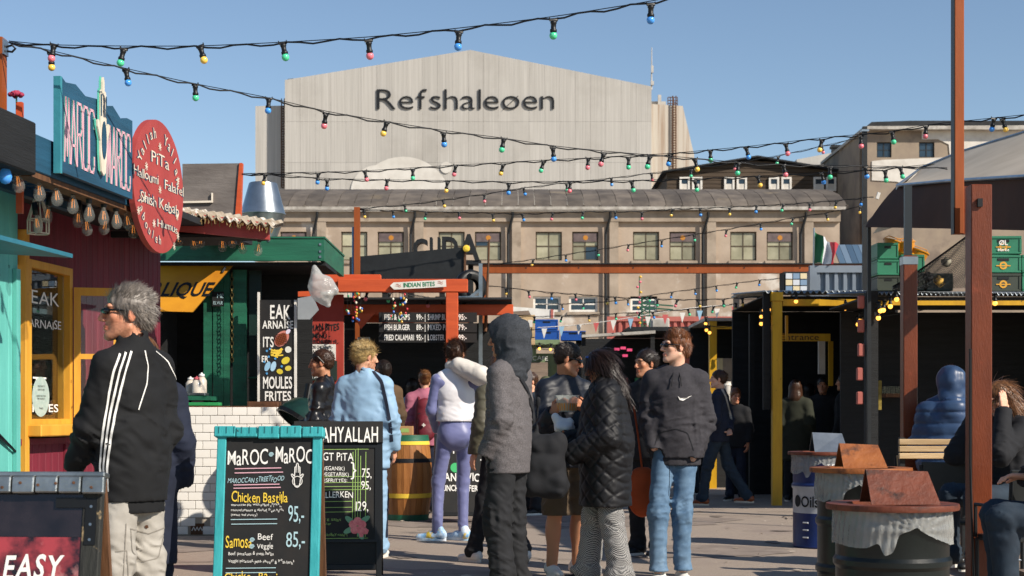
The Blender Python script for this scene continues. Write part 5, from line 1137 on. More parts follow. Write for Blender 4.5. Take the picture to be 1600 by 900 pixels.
Pu = [[(1272, 359), (1285, 370), (1297, 378), (1312, 381)], [(1272, 376), (1286, 388), (1300, 396), (1308, 393)], [(1272, 392), (1284, 403), (1298, 410), (1304, 405)], [(1272, 410), (1284, 412), (1296, 413), (1304, 412)]]
for j, c in enumerate(('#2f6f4a', '#c9cdd2', '#b23a44')):
    mb = MB(); vs = []; n = 6
    for r in range(4):
        for q in range(n+1):
            a, b = Pu[r][j], Pu[r][j+1]; u = q/n; g = P(a[0]+(b[0]-a[0])*u, a[1]+(b[1]-a[1])*u); yy = .1*math.sin((j*n+q)*.75+r*.5); vs.append((g[0], yy, g[1]))
    w_ = n+1; N_ = len(vs); vs += [(x, y+.006, z) for x, y, z in vs]
    fs = [(r*w_+q, (r+1)*w_+q, (r+1)*w_+q+1, r*w_+q+1) for r in range(3) for q in range(n)]; fs += [tuple(i+N_ for i in f[::-1]) for f in fs]
    mb.add(vs, fs).build('stripe', mat('flag_cloth%d' % j, c, bump=.05, rough=.8), fl, smooth=True)
# black festoon mast with lamps
ms_ = thing('black_mast', 'tall thin black mast carrying lamp cables beside the canopy', 'mast', at(1351, HZ, 112)-Vector((0, 0, CH)))
MB().bx(-.03, .03, -.03, .03, 0, at(0, 198, 112).z).build('shaft', M_dark, ms_); MB().bx(-.05, .05, -.05, .05, at(0, 206, 112).z, at(0, 203, 112).z).build('collar', M_steel, ms_)
# ================================================================= right: terrace with posts, canopy and roof
ks = 136.0; P, bx = front(ks)
kr = thing('dark_terrace_stall', 'dark open terrace stall with corrugated roof edge on the right', 'stall', (0, F/ks, 0))
bx('corner_post', 1352, 1370, 455, 811, -.07, .07, M_char, kr)
for k in range(5):
    b_ = bx('red_plate', 1340-(k > 2)*2, 1350-(k > 2)*2, 462+k*37.5, 482+k*37.5, -.04, .02, M_cont, kr, .01)
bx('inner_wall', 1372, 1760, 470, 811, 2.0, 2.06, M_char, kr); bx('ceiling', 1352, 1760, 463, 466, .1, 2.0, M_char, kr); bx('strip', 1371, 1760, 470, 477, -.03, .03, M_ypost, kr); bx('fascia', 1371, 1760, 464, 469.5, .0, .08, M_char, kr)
mb = MB(); n = 60; A, B = P(1350, 458), P(1770, 460); vs = []
for i in range(n*4+1):
    u = i/(n*4); x = A[0]+(B[0]-A[0])*u; z = A[1]+(B[1]-A[1])*u+.02*math.sin(u*n*PI*2); vs += [(x, -.06, z), (x, 2.1, z+.15), (x, -.06, z-.01)]
mb.add(vs, [q for i in range(n*4) for q in ((i*3, i*3+3, i*3+4, i*3+1), (i*3, i*3+2, i*3+5, i*3+3))]).build('corrugated_roof', _MM['zinc_corrugated'], kr, smooth=True)
bx('sun_block_wall', 1756, 1760, 466, 811, .1, 2.0, M_char, kr); bx('bar_shelf', 1434, 1475, 612, 618, 1.5, 1.9, M_wood, kr)  # unseen end wall added to hold sunlight off the interior
for k in range(5): 
    c = P(1438+k*8, 606); MB().lathe([(.03, 0), (.03, .09), (.025, .09), (0, .09)], (c[0], 1.7, P(0, 612)[1]+.002), 10).build('glass', M_glass, kr)
bx('hanging_curtain', 1388, 1394, 500, 620, 1.0, 1.05, mat('gold_fringe', '#8f7a2e', '#5f5220', sc=12, rough=.7), kr); bx('hanging_curtain', 1402, 1407, 592, 640, .9, .95, _MM['gold_fringe'], kr)
# crates on the terrace roof
M_gcr = mat('green_beer_crate', '#2f7a5c', '#276a4f', sc=3, rough=.45, bump=.03); M_gcr2 = mat('olive_black_crate', '#3c4238', '#2f352c', sc=3, rough=.5, bump=.03); M_badge = mat('amber_badge', '#d49a2e', rough=.5, bump=0); M_ycr = mat('yellow_basket_plastic', '#d98f1a', '#c47f12', sc=4, rough=.4, bump=.03)
for i, (px0, px1, q0, q1, m_, lab) in enumerate(((1560, 1618, 361, 390, M_gcr, 'pale green beer crate, topmost of the right roof stack'), (1560, 1618, 391, 420, M_gcr, 'green beer crate with amber badge, middle of the right roof stack'), (1560, 1618, 421, 450, M_gcr2, 'dark olive beer crate with amber badge, bottom of the right roof stack'), (1619, 1676, 391, 420, M_gcr, 'green beer crate at the frame edge, upper one'), (1619, 1676, 421, 450, M_gcr, 'green beer crate at the frame edge, lower one'), (1424, 1462, 391, 419, M_gcr, 'green beer crate with amber badge behind the roof net'), (1424, 1462, 420, 448, M_gcr2, 'dark beer crate behind the roof net, under the green one'), (1386, 1420, 372, 398, M_gcr, 'green beer crate at the left end of the roof, upper one'), (1386, 1421, 399, 424, M_gcr, 'green beer crate at the left end of the roof, middle one'), (1386, 1422, 425, 449, M_gcr2, 'dark crate at the left end of the roof, lowest'), (1466, 1508, 421, 449, M_gcr2, 'dark crate behind the brown post under the net'))):
    t = crate('beer_crate', lab, 'beer crates on the terrace roof', px0, px1, q0, q1, 132 if px0 > 1500 else 128, m_, .5, .45, M_badge if px0 not in (1386,) else None)
    if i == 0: letters_obj('lettering', t, M_chalk, [dict(t='ØL', x=0, z=.11, h=.06, center=True, off=.02), dict(t='Mørke', x=0, z=.035, h=.035, center=True, off=.02)], y=-.004)
for i, (px, py, lab) in enumerate(((1412, 372, 'yellow plastic basket on the left crate stack'), (1434, 374, 'yellow plastic basket upright in the middle of the roof'), (1453, 388, 'yellow plastic tub lying tilted on the green crate'), (1432, 392, 'yellow plastic tub sitting behind the thin canopy post'))):
    c = at(px, py, 127); t = thing('yellow_tub', lab, 'tub', (c.x, c.y+.6, c.z-.05), 0, 'yellow tubs on the roof')
    MB().lathe([(0, -.06), (.1, -.06), (.125, .07), (.135, .07), (.135, .085), (.12, .085), (.1, -.04), (0, -.045)], n=18).build('tub', M_ycr, t, smooth=True, auto=40); MB().tube([(-.13, 0, .08), (-.08, 0, -.02+.15), (.08, 0, .13), (.13, 0, .08)], .006).build('handle', M_ycr, t)
    t.rotation_euler = (0, (.3, -.1, .35, .1)[i], 0)
# black net over the crates
nt = thing('black_net', 'black netting draped from the brown post over the roof crates', 'net', (0, F/145, 0)); P, bx = front(145.0)
mb = MB()
def npt(u, v): a = (1395+115*u, 448-78*u**1.1); b = (1395+112*u, 452-2*u); return P(a[0]*(1-v)+b[0]*v, a[1]*(1-v)+b[1]*v)
for i in range(27):
    u = i/26
    for j in range(18):
        v0, v1 = j/18, (j+1)/18
        a = npt(u, v0); b = npt(min(1, u+1/26), v1); c = npt(max(0, u-1/26), v1)
        for q in (b, c): mb.bar((a[0], .03*math.sin(i*.7+j), a[1]), (q[0], .03*math.sin(i*.7+j+1), q[1]), .005)
mb.build('mesh', M_sock, nt); mb = MB(); mb.tube([(npt(i/20, 0)[0], 0, npt(i/20, 0)[1]) for i in range(21)], .012); mb.build('edge_rope', M_sock, nt)
for k, (u, v, c) in enumerate(((.75, .3, '#8f8a7a'), (.65, .75, '#c9a04a'), (.3, .6, '#a8483c'), (.5, .5, '#26262a'))):
    g = npt(u, v); MB().lathe([(0, -.06), (.05, -.03), (.06, .02), (0, .06)], (g[0], .05, g[1]), 9).build('caught_rag', mat('rag%d' % k, c, bump=.3), nt, smooth=True)
# ---- canopy
M_canv = mat('beige_canvas', '#b9ad9c', '#a89c8b', sc=1.2, rough=.85, bump=.1, bsc=6); M_canu = mat('brown_canvas', '#4a2c1c', '#3b2316', sc=1.5, rough=.85, bump=.1, bsc=6)
cy = thing('canopy', 'beige canvas canopy with dark brown hanging sides over the terrace', 'canopy', (0, 0, 0))
def W3(px, py, s): v = at(px, py, s); return (v.x, v.y, v.z)
A0, A1 = W3(1352, 355, 122), W3(1402, 291, 150)          # front left lower corner, eave break
top = [W3(1402, 290, 150), W3(1480, 283, 170), W3(1600, 276, 205), W3(1720, 268, 235)]
rid = [W3(1440, 262, 130), W3(1505, 236, 140), W3(1600, 207, 155), W3(1720, 175, 170)]
bot = [W3(1352, 355, 150), W3(1470, 357, 170), W3(1600, 360, 205), W3(1720, 362, 235)]
def sheet(a, b, m, nm, sag=.05, nn=6):
    vs = []; k = len(a); U = []
    for i in range(k-1):
        for q in range(nn if i < k-2 else nn+1): U.append((i, q/nn))
    R = 7
    for r in range(R+1):
        v = r/R
        for i, u in U:
            p = [a[i][d]*(1-u)+a[min(i+1, k-1)][d]*u for d in range(3)]; q = [b[i][d]*(1-u)+b[min(i+1, k-1)][d]*u for d in range(3)]
            x = [p[d]*(1-v)+q[d]*v for d in range(3)]; x[2] -= sag*math.sin(PI*v)*(.6+.4*math.cos((i+u)*2.2)); x[1] += .03*math.sin((i+u)*7)*math.sin(PI*v); vs.append(x)
    w = len(U); n0 = len(vs); nrm = [(v[0]+.004, v[1]+.012, v[2]+.004) for v in vs]
    fs = [(r*w+i, r*w+i+1, (r+1)*w+i+1, (r+1)*w+i) for r in range(R) for i in range(w-1)]
    MB().add(vs+nrm, fs+[tuple(j+n0 for j in f[::-1]) for f in fs]).build(nm, m, cy, smooth=True)
sheet(top, rid, M_canv, 'roof_canvas', .04); sheet(bot, top, M_canu, 'side_canvas', -.03)
sheet([W3(1352, 355, 150), W3(1356, 345, 112)], [W3(1402, 290, 150), W3(1440, 262, 130)], M_canu, 'end_canvas', -.02)
sheet(rid, [(x, y+2.5, z-.5) for x, y, z in rid], M_canv, 'rear_canvas', .02)
sheet([W3(1402, 293, 152), W3(1482, 286, 172), W3(1600, 279, 207), W3(1720, 271, 237)], [(x+.05, y, z-.06) for x, y, z in rid], M_canu, 'lining', .04)
MB().tube(top, .018, 8).tube([A1 if False else top[0], rid[0]], .015).tube(rid, .018).build('frame_tube', M_steel, cy)
mb = MB()
for px, py, s in ((1402, 297, 151), (1372, 306, 150), (1440, 295, 158)): c = at(px, py, s); mb.box(c, (.03, .03, .07), (0, .3, 0))
mb.build('clip', M_white, cy)
for px, s, q in ((1358, 150, 352),): 
    a = at(px, q, s); MB().bar((a.x, a.y, 0), a, .035).build('canopy_leg', M_dark, cy)
# ---- posts
pp = thing('red_brown_post', 'slimmer red brown post with black canopy pole and metal clamp on top', 'post', at(1420, HZ, 200)-Vector((0, 0, CH))); zt_ = at(0, 400, 200).z
MB().bx(-.055, .055, -.055, .055, 0, zt_, .006).build('timber', M_maroon, pp); MB().bx(-.058, .058, -.058, .058, zt_-.07, zt_-.01).build('clamp', M_steel, pp); MB().bx(-.035, .02, -.02, .02, zt_, at(0, 290, 200).z).build('canopy_pole', mat('gunmetal', '#3a3e40', rough=.4, bump=0, metal=.6), pp)
p2 = thing('red_brown_post', 'thick rough red brown timber post standing nearest on the right', 'post', at(1529, HZ, 255)-Vector((0, 0, CH))); zt_ = at(0, 290, 255).z
MB().bx(-.064, .064, -.064, .064, 0, zt_, .006).build('timber', M_maroon, p2); MB().bx(-.03, -.0, -.085, -.066, zt_-.14, zt_-.09).build('lamp_socket', M_sock, p2)
MB().tube([(-.072, -.07, 1.6), (-.075, -.08, .9), (-.06, -.09, .3), (-.05, -.1, 0)], .008).build('cable', M_sock, p2)
p3 = thing('steel_pole', 'rust orange steel pole bolted above the thick red brown post', 'pole', at(1497, HZ, 250)-Vector((0, 0, CH))); z0_, z1_ = at(0, 366, 250).z, at(0, -60, 250).z
MB().bx(-.03, .03, -.03, .03, z0_, z1_, .004).build('shaft', M_corten, p3); MB().bx(-.036, -.0305, -.032, .032, z0_, z1_).build('web', M_sock, p3); MB().bx(.031, .075, .0, .03, z0_, z0_+.3).build('fixing_plate', M_maroon, p3)
# ================================================================= drums with bin bags
M_drum = mat('black_green_drum', '#141a18', '#0e1211', sc=4, rough=.35, bump=.1, c3='#5a3a26', c3sc=5, c3f=(.66, .74))
M_drumb = mat('blue_drum_paint', '#1c2f66', '#172654', sc=4, rough=.4, bump=.05); M_drumw = mat('white_drum_band', '#b9bdc2', '#a5a9ae', sc=5, rough=.4, bump=.03)
M_rustw = mat('rusty_lid', '#743a24', '#5a2b1a', sc=9, rough=.55, bump=.3, c3='#2c1912', c3sc=8, c3f=(.53, .66))
M_rusto = mat('orange_rust_plate', '#9a5a2a', '#83471e', sc=9, rough=.55, bump=.3, c3='#3a2116', c3sc=8, c3f=(.53, .66))
M_film = mat('thin_bin_liner', '#bdbdb8', '#a5a6a3', sc=6, rough=.12, bump=.5, bsc=10, spec=.9, trans=.15, alpha=.58)
def drum(lab, px, s, H, R, lidm, flap, flap_m, seed, painted=False, bag=True):
    t = thing('oil_drum', lab, 'drum', at(px, HZ, s)-Vector((0, 0, CH)))
    prof = [(0, 0), (R, 0), (R+.008, .015), (R, .03)]
    for zz in (H*.34, H*.67): prof += [(R, zz-.03), (R+.012, zz-.012), (R+.012, zz+.012), (R, zz+.03)]
    prof += [(R, H-.03), (R+.008, H-.015), (R, H), (R-.02, H), (R-.02, H-.04), (0, H-.05)]
    if painted:
        MB().lathe([p for p in prof if p[1] <= H*.34-.02]+[(R, H*.38)], n=32, cap=False).build('lower_shell', M_drumb, t, smooth=True, auto=30); MB().lathe([(R, H*.38), (R, H*.67-.03), (R+.012, H*.67-.012), (R+.012, H*.67)], n=32, cap=False).build('white_band', M_drumw, t, smooth=True); MB().lathe([(R+.012, H*.67)]+[p for p in prof if p[1] > H*.67 and p[0] > 0], n=32, cap=False).build('upper_shell', M_drumb, t, smooth=True, auto=30)
        mb = MB(); 
        ws_ = MB(); write(ws_, '●Oils', 0, 0, .1, w=.27, off=.015)
        ml = MB(); ml.v = [((R+.004)*math.sin((v[0]-.36)/R), -(R+.004)*math.cos((v[0]-.36)/R), H*.45+v[2]) for v in ws_.v]; ml.f = ws_.f; ml.build('lettering', M_ltr, t)
        for zz in (.12, .2, .28): MB().tube([((R+.003)*math.sin(a), -(R+.003)*math.cos(a), H*zz) for a in (-.9, -.7)], .008).build('print_mark', M_drumw, t)
    else: MB().lathe(prof, n=36).build('shell', M_drum, t, smooth=True, auto=30)
    if bag:                                  # bin liner folded over the rim, gathered into a knot at the front
        nA, nZ = 200, 12; vs = []; ka = -PI/2+(.15 if seed == 1 else -.25); kz = .085
        for j in range(nZ):
            for k in range(nA):
                a = 2*PI*k/nA; da = (a-ka+PI) % (2*PI)-PI; sd = da*R; ad = abs(sd)
                drop = .065+.1*min(1, ad/.22)**.8+.006*math.sin(a*5+seed)+(.075*math.exp(-((ad-.12)/.035)**4) if da < 0 else 0)
                v = j/(nZ-1); z = v*drop; ph = math.atan2(z-kz, sd if abs(sd) > 1e-4 else 1e-4); dist = math.hypot(sd, z-kz)
                f = .0075*math.sin(ph*15+2*math.sin(ph*3+seed))*min(1, dist/.05)*math.exp(-dist/.22)+.003*math.sin(a*47+v*4)+.0016*math.sin(a*83-v*9)
                r = R+.012+f+.014*math.exp(-dist/.03)+.004*v
                vs.append((r*math.cos(a), r*math.sin(a), H+.006-z))
        MB().add(vs, [(j*nA+k, (j+1)*nA+k, (j+1)*nA+(k+1) % nA, j*nA+(k+1) % nA) for j in range(nZ-1) for k in range(nA)]).build('bin_liner', M_film, t, smooth=True)
    MB().lathe([(R-.05, H+.008), (R+.045, H+.008), (R+.048, H+.02), (R+.045, H+.036), (R-.05, H+.036), (R-.05, H+.008)], n=36, cap=False).build('lid_ring', lidm, t, smooth=True, auto=30)
    if flap:                                 # two plates leaning together over the opening
        x0, x1, h = flap; d = .13
        for sg_ in (-1, 1):
            vs = [(x0, sg_*d, H+.036), (x1, sg_*d, H+.036), (x1-.03*sg_*0-.03, sg_*.01, H+h), (x0, sg_*.01, H+h+.01)]; vs += [(x, y-sg_*.012, z) for x, y, z in vs]
            MB().add(vs, [(0, 1, 2, 3), (7, 6, 5, 4), (0, 4, 5, 1), (1, 5, 6, 2), (2, 6, 7, 3), (3, 7, 4, 0)]).build('cover_plate', flap_m, t)
        ml = MB(); 
        for k in range(7):
            a_ = rnd.uniform(0, 6); u = .5+rnd.uniform(-.18, .18); ml.ribbon([(x0+(x1-x0)*u+.02*math.cos(a_+q*.6), H+.036+h*(.62+.06*math.sin(a_+q))) for q in range(5)], .008, 0)
        ml.v = [(x, -d*(1-(z-H-.036)/(h-.036))-.003-.0004*i % .002, z) for i, (x, y, z) in enumerate(ml.v)]; ml.build('dried_splash', M_gut, t)
    return t
drum('nearest black oil drum bin with brown ring lid and tied bin liner', 1394, 322, .735, .27, M_rustw, (-.13, .2, .19), M_rustw, 1)
drum('black oil drum bin with orange rusty cover plate, second in the row', 1345, 262, .85, .255, M_rusto, (-.13, .13, .17), M_rusto, 2)
drum('blue and white oil drum bin lettered Oils, farthest in the row', 1286, 172, .83, .27, M_rustw, (-.1, .2, .2), M_steel, 3, True)
# ================================================================= terrace furniture
bs_ = 216.0; P, bx = front(bs_)
bn_ = thing('wooden_bench', 'pale slatted wooden bench behind the red brown posts', 'bench', (0, F/bs_, 0))
for k in range(3): bx('slat', 1405, 1520, 686+k*11, 695+k*11, 0, .03, M_pale, bn_, .004)
for k in range(3): bx('seat_slat', 1405, 1520, 742, 745, -.12-k*.13, -.01-k*.13, M_pale, bn_)
for px in (1412, 1510): bx('leg', px-4, px+4, 684, 872, .035, .09, M_dark, bn_)
def chair(lab, px, py, s, rz, m):
    t = thing('terrace_chair', lab, 'chair', at(px, HZ, s)-Vector((0, 0, CH)), rz, 'black terrace chairs')
    for sx in (-.2, .2): MB().tube([(sx, .22, 0), (sx, .2, .45), (sx, .24, .86)], .012).build('back_leg', M_dark, t); MB().tube([(sx, -.2, 0), (sx, -.2, .45), (sx, .2, .46)], .012).build('front_leg', M_dark, t); MB().tube([(sx*1.15, .22, .66), (sx*1.15, -.16, .66), (sx*1.05, -.2, .46)], .012).build('arm_rest', M_dark, t)
    MB().bx(-.2, .2, -.2, .2, .455, .48, .01).build('seat', m, t); MB().bx(-.2, .2, .215, .235, .58, .88, .02).build('back_panel', m, t)
    return t
M_chr = mat('dark_chair_plastic', '#2a2c2c', '#202222', sc=6, rough=.35, bump=.03)
chair('black terrace chair with rounded back left of the thick post', 1500, 0, 228, 2.6, M_chr); chair('black terrace chair at the right edge behind the seated leg', 1600, 0, 262, 3.3, M_chr); chair('pale brown terrace chair pushed up to the bench', 1462, 0, 200, .4, M_pale)
tb_ = thing('terrace_table', 'black tubular terrace table between the posts', 'table', at(1490, HZ, 222)-Vector((0, 0, CH)))
MB().bx(-.45, .45, -.3, .3, .70, .73, .008).build('top', M_chr, tb_)
for sx in (-.4, .4):
    for sy in (-.25, .25): MB().tube([(sx, sy, 0), (sx, sy, .7)], .014).build('leg', M_dark, tb_)
MB().tube([(-.4, -.25, .2), (.4, -.25, .2)], .01).build('stretcher', M_steel, tb_)
# ================================================================= people
def sk(name, c): return mat('skin_'+name, c, None, rough=.5, bump=.06, bsc=90, attr='tint', spec=.35, sss=.08, dist=.004)
def cloth(name, c, c2=None, rough=.85, bump=.25, bsc=220, **k): return mat('cloth_'+name, c, c2 or c, rough=rough, bump=bump, bsc=bsc, sc=k.pop('sc', 5), dist=k.pop('dist', .004), **k)
def hairm(name, c, c2): return mat('hair_'+name, c, c2, sc=45, st=(1, 1, .25), rough=.42, bump=.5, bsc=120, dist=.004, fac=(.3, .7))
def rz3(a): c, s = math.cos(a), math.sin(a); return np.array([[c, -s, 0], [s, c, 0], [0, 0, 1]])
def rx3(a): c, s = math.cos(a), math.sin(a); return np.array([[1, 0, 0], [0, c, -s], [0, s, c]])
def ry3(a): c, s = math.cos(a), math.sin(a); return np.array([[c, 0, s], [0, 1, 0], [-s, 0, c]])
JOINTS = dict(hip=(0, 0, .95), waist=(0, 0, 1.08), chest=(0, .005, 1.32), neck=(0, -.015, 1.50), head=(0, .015, 1.665),
    sL=(-.165, -.01, 1.425), sR=(.165, -.01, 1.425), eL=(-.215, -.03, 1.15), eR=(.215, -.03, 1.15), wL=(-.225, .06, .92), wR=(.225, .06, .92),
    hL=(-.082, 0, .93), hR=(.082, 0, .93), kL=(-.1, .02, .51), kR=(.1, .02, .51), aL=(-.11, -.02, .085), aR=(.11, -.02, .085), fL=0.12, fR=-.12)
FWD = (0, 1, 0)
CR = rz3(.5)@rx3(.6)
def folds(J, amp, seed, mode):
    pts = [J[k] for k in (('eL', 'eR', 'waist') if mode == 'top' else ('kL', 'kR', 'hip', 'aL', 'aR'))]
    def f(P):
        w = np.zeros(len(P))
        for q in pts: w += np.exp(-((P-np.array(q))**2).sum(1)/(2*.11**2))
        w = .35+np.clip(w, 0, 1.2)
        o = np.array([seed*3.1, seed*1.7, seed*2.3]); wp = P+.03*np.stack([vnoise(P*7+o), vnoise(P*7+o+9), vnoise(P*7+o+17)], 1)
        a = 1-2*np.abs(vnoise(wp*np.array([8, 8, 21])+o)); b = 1-2*np.abs(vnoise(wp*np.array([17, 17, 5])+o+5)); c = 1-2*np.abs(vnoise(wp@CR*np.array([12, 12, 40])+o+11))
        return -amp*1.2*(w*(.55*a+.45*b+.55*c)-.3)
    return f
def quilt(p, amp, ax=(1, 0), kind='diamond'):
    def f(P):
        h = P[:, 0]*ax[0]+P[:, 1]*ax[1]
        if kind == 'diamond':
            u = np.abs(((h+P[:, 2])/p) % 1-.5); v = np.abs(((h-P[:, 2])/p) % 1-.5); g = np.minimum(.5-u, .5-v)*2
        else: u = np.abs((P[:, 2]/p) % 1-.5); g = (.5-u)*2
        return amp*(np.exp(-(g/.22)**2))-amp*.3
    return f
def both(*fs): return lambda P: sum(f(P) for f in fs)
def hand_prims(w, d, n, th, L=.175, curl=.5, spread=1, k=.008):
    """w wrist, d pointing direction, n palm normal, th thumb side"""
    w, d, n, th = [np.array(x, float) for x in (w, d, n, th)]; d /= np.linalg.norm(d); th = th-d*(th@d); th /= np.linalg.norm(th); n = np.cross(d, th)*np.sign(np.cross(d, th)@n+1e-6)
    pr = []; pl = L*.52
    for i in range(4): pr.append(cap(w+th*(.022-.0145*i)*.6+d*.005, w+d*pl+th*(.027-.018*i), .016, .0125, None, .012))
    for i, ln in enumerate((.46, .52, .48, .38)):
        b = w+d*pl+th*(.027-.018*i); c1 = curl*.8; d1 = d*math.cos(c1)+n*math.sin(c1); m = b+d1*L*ln*.5; c2 = curl*2.0; d2 = d*math.cos(c2)+n*math.sin(c2); e = m+d2*L*ln*.42
        pr += [cap(b, m, .0098, .009, None, .004), cap(m, e, .009, .0075, None, .003)]
    b = w+d*L*.18+th*.025; m = b+(th*.75+d*.6+n*.3)*L*.22; e = m+(d*.85+th*.15+n*.5)*L*.2
    pr += [cap(b, m, .014, .0115, None, .01), cap(m, e, .011, .0085, None, .004)]
    return pr
def head_prims(sc=1.0, fem=False):
    P_ = [ell((0, -.012, .038), (.074, .096, .088), None, .02), ell((0, .03, -.03), (.060, .066, .082), None, .03)]
    jw = .050 if fem else .057
    for s in (-1, 1):
        P_ += [cap((s*jw, .0, -.055), (s*.02, .072, -.1), .018, .017, None, .03), ell((s*.043, .068, -.012), (.02, .02, .02), None, .02)]
    P_ += [ell((0, .082, -.1), (.02, .017, .018), None, .02), cap((-.036, .087, .032), (.036, .087, .032), .012, .012, None, .016),
           cap((0, .095, .022), (0, .119, -.024), .008, .0125, None, .012), ell((-.012, .106, -.03), (.009, .011, .008), None, .006), ell((.012, .106, -.03), (.009, .011, .008), None, .006),
           ell((0, .094, -.057), (.025, .012, .0065), None, .006), ell((0, .093, -.0695), (.021, .012, .0075), None, .006)]
    subs = [ell((s*.033, .108, .010), (.019, .016, .012), None, .012) for s in (-1, 1)]+[ell((0, .112, -.063), (.022, .012, .0022), None, .004)]
    post = [ell((s*.032, .080, .010), (.0125, .0125, .0115), None, .003) for s in (-1, 1)]
    for s in (-1, 1): post.append(ell((s*.078, -.008, -.002), (.009, .021, .033), rz3(-s*.35), .008))
    return P_, subs, post
def xf(prs, R, t, sc=1):
    out = []
    for p in prs:
        if p[0] == 'c': out.append(('c', R@p[1]*sc+t, R@p[2]*sc+t, p[3]*sc, p[4]*sc, p[5], p[6]))
        else: out.append(('e', R@p[1]*sc+t, p[2]*sc, R if p[3] is None else R@p[3], p[4]))
    return out
def torso_prims(J, t, wide=1, waist=0, hem=None, fl=.66, fem=False, sho=1):
    h, w, c, n = [np.array(J[k]) for k in ('hip', 'waist', 'chest', 'neck')]; fd = (FWD, fl)
    r = (.162, .134+waist, .148) if not fem else (.158, .117+waist, .135)
    pr = [cap(h, w, (r[0]+t)*wide, (r[1]+t)*wide, fd, .05), cap(w, c, (r[1]+t)*wide, (r[2]+t)*wide, fd, .05), cap(c, c*.35+n*.65, (r[2]+t)*wide, (.105+t), fd, .05)]
    if hem is not None: pr.append(cap(h, (h[0], h[1], hem-.15), (r[0]+t)*wide, (r[0]+t)*wide*1.02, fd, .04))
    for s in 'LR':
        sh = np.array(J['s'+s]); sh = n+(sh-n)*sho; pr += [cap(n*.85+c*.15+(sh-n)*.2, sh, .05+t, .05+t, None, .05)]
    return pr
def arm_prims(J, t, s, we=1.0, k=.03):
    a, b, c = [np.array(J[q+s]) for q in 'sew']
    return [cap(a, b, .05+t, .042+t*we, None, k), cap(b, c, .042+t*we, .030+t*we, None, k*.8)]
def leg_prims(J, t, s, kn=None, an=None):
    a, b, c = [np.array(J[q+s]) for q in 'hka']
    return [cap(a, b, .070+t, kn or .05+t, None, .04), cap(b, c, kn or .05+t, an or .037+t, None, .03)]
def ribbon_on(obj, pts, w, m, nm, off=.003, n=40, parent=None):
    """strip laid on the surface of a garment along a polyline given in the person's own axes"""
    me = obj.data; bv = BVHTree.FromPolygons([v.co for v in me.vertices], [p.vertices for p in me.polygons])
    pts = [Vector(p) for p in pts]; L = [0]
    for i in range(len(pts)-1): L.append(L[-1]+(pts[i+1]-pts[i]).length)
    vs = []
    for k in range(n+1):
        d = L[-1]*k/n; i = max(j for j in range(len(pts)-1) if L[j] <= d+1e-9); u = (d-L[i])/max(L[i+1]-L[i], 1e-6); p = pts[i].lerp(pts[i+1], u); t = (pts[i+1]-pts[i]).normalized()
        co, no, _, _ = bv.find_nearest(p)
        sd = t.cross(no).normalized()
        for e in (-1, 1):
            q = co+sd*e*w/2; c2, n2, _, _ = bv.find_nearest(q); vs.append(c2+n2*off)
    return MB().add(vs, [(2*k, 2*k+1, 2*k+3, 2*k+2) for k in range(n)]).build(nm, m, parent or obj)
def strands(capV, capN, R, t, sc, n, L, comb, lift, jit, m, parent, wd=.0045, seed=1, grav=.3, curl=0, nm='hair_strands'):
    rs = np.random.RandomState(seed); ii = rs.randint(0, len(capV), n); mb = MB(); cw = (0, 0, 1) if callable(comb) else R@np.array(comb, float)
    for i in ii:
        p = Vector(capV[i]); no = Vector(capN[i]); l = L*rs.uniform(.55, 1.15)
        cd = Vector(cw)
        if callable(comb): cd = Vector(R@np.array(comb((np.array(R).T@(capV[i]-t))/sc)))
        d = cd-no*cd.dot(no); d = (d.normalized() if d.length > 1e-4 else no.orthogonal())+no*lift+Vector(rs.uniform(-jit, jit, 3)); d.normalize(); sd = d.cross(no); sd = sd.normalized() if sd.length > 1e-4 else d.orthogonal(); ph = rs.uniform(0, 6)
        vs = []; q = p-no*.004
        for k in range(5):
            w = wd*(1-.8*(k/4)**2); ww = sd*w
            vs += [q-ww, q+ww]; q = q+d*l/4+sd*curl*math.sin(ph+k*1.8); d = (d+Vector((0, 0, -grav*.5))*(l/.1)*.25); d.normalize()
        mb.add(vs, [(2*k, 2*k+1, 2*k+3, 2*k+2) for k in range(4)])
    return mb.build(nm, m, parent, smooth=True)
def vnormals(V, Q):
    n = np.zeros_like(V); a = V[Q[:, 0]]; f = np.cross(V[Q[:, 2]]-a, V[Q[:, 3]]-V[Q[:, 1]])
    for k in range(4): np.add.at(n, Q[:, k], f)
    return n/(np.linalg.norm(n, axis=1)[:, None]+1e-9)
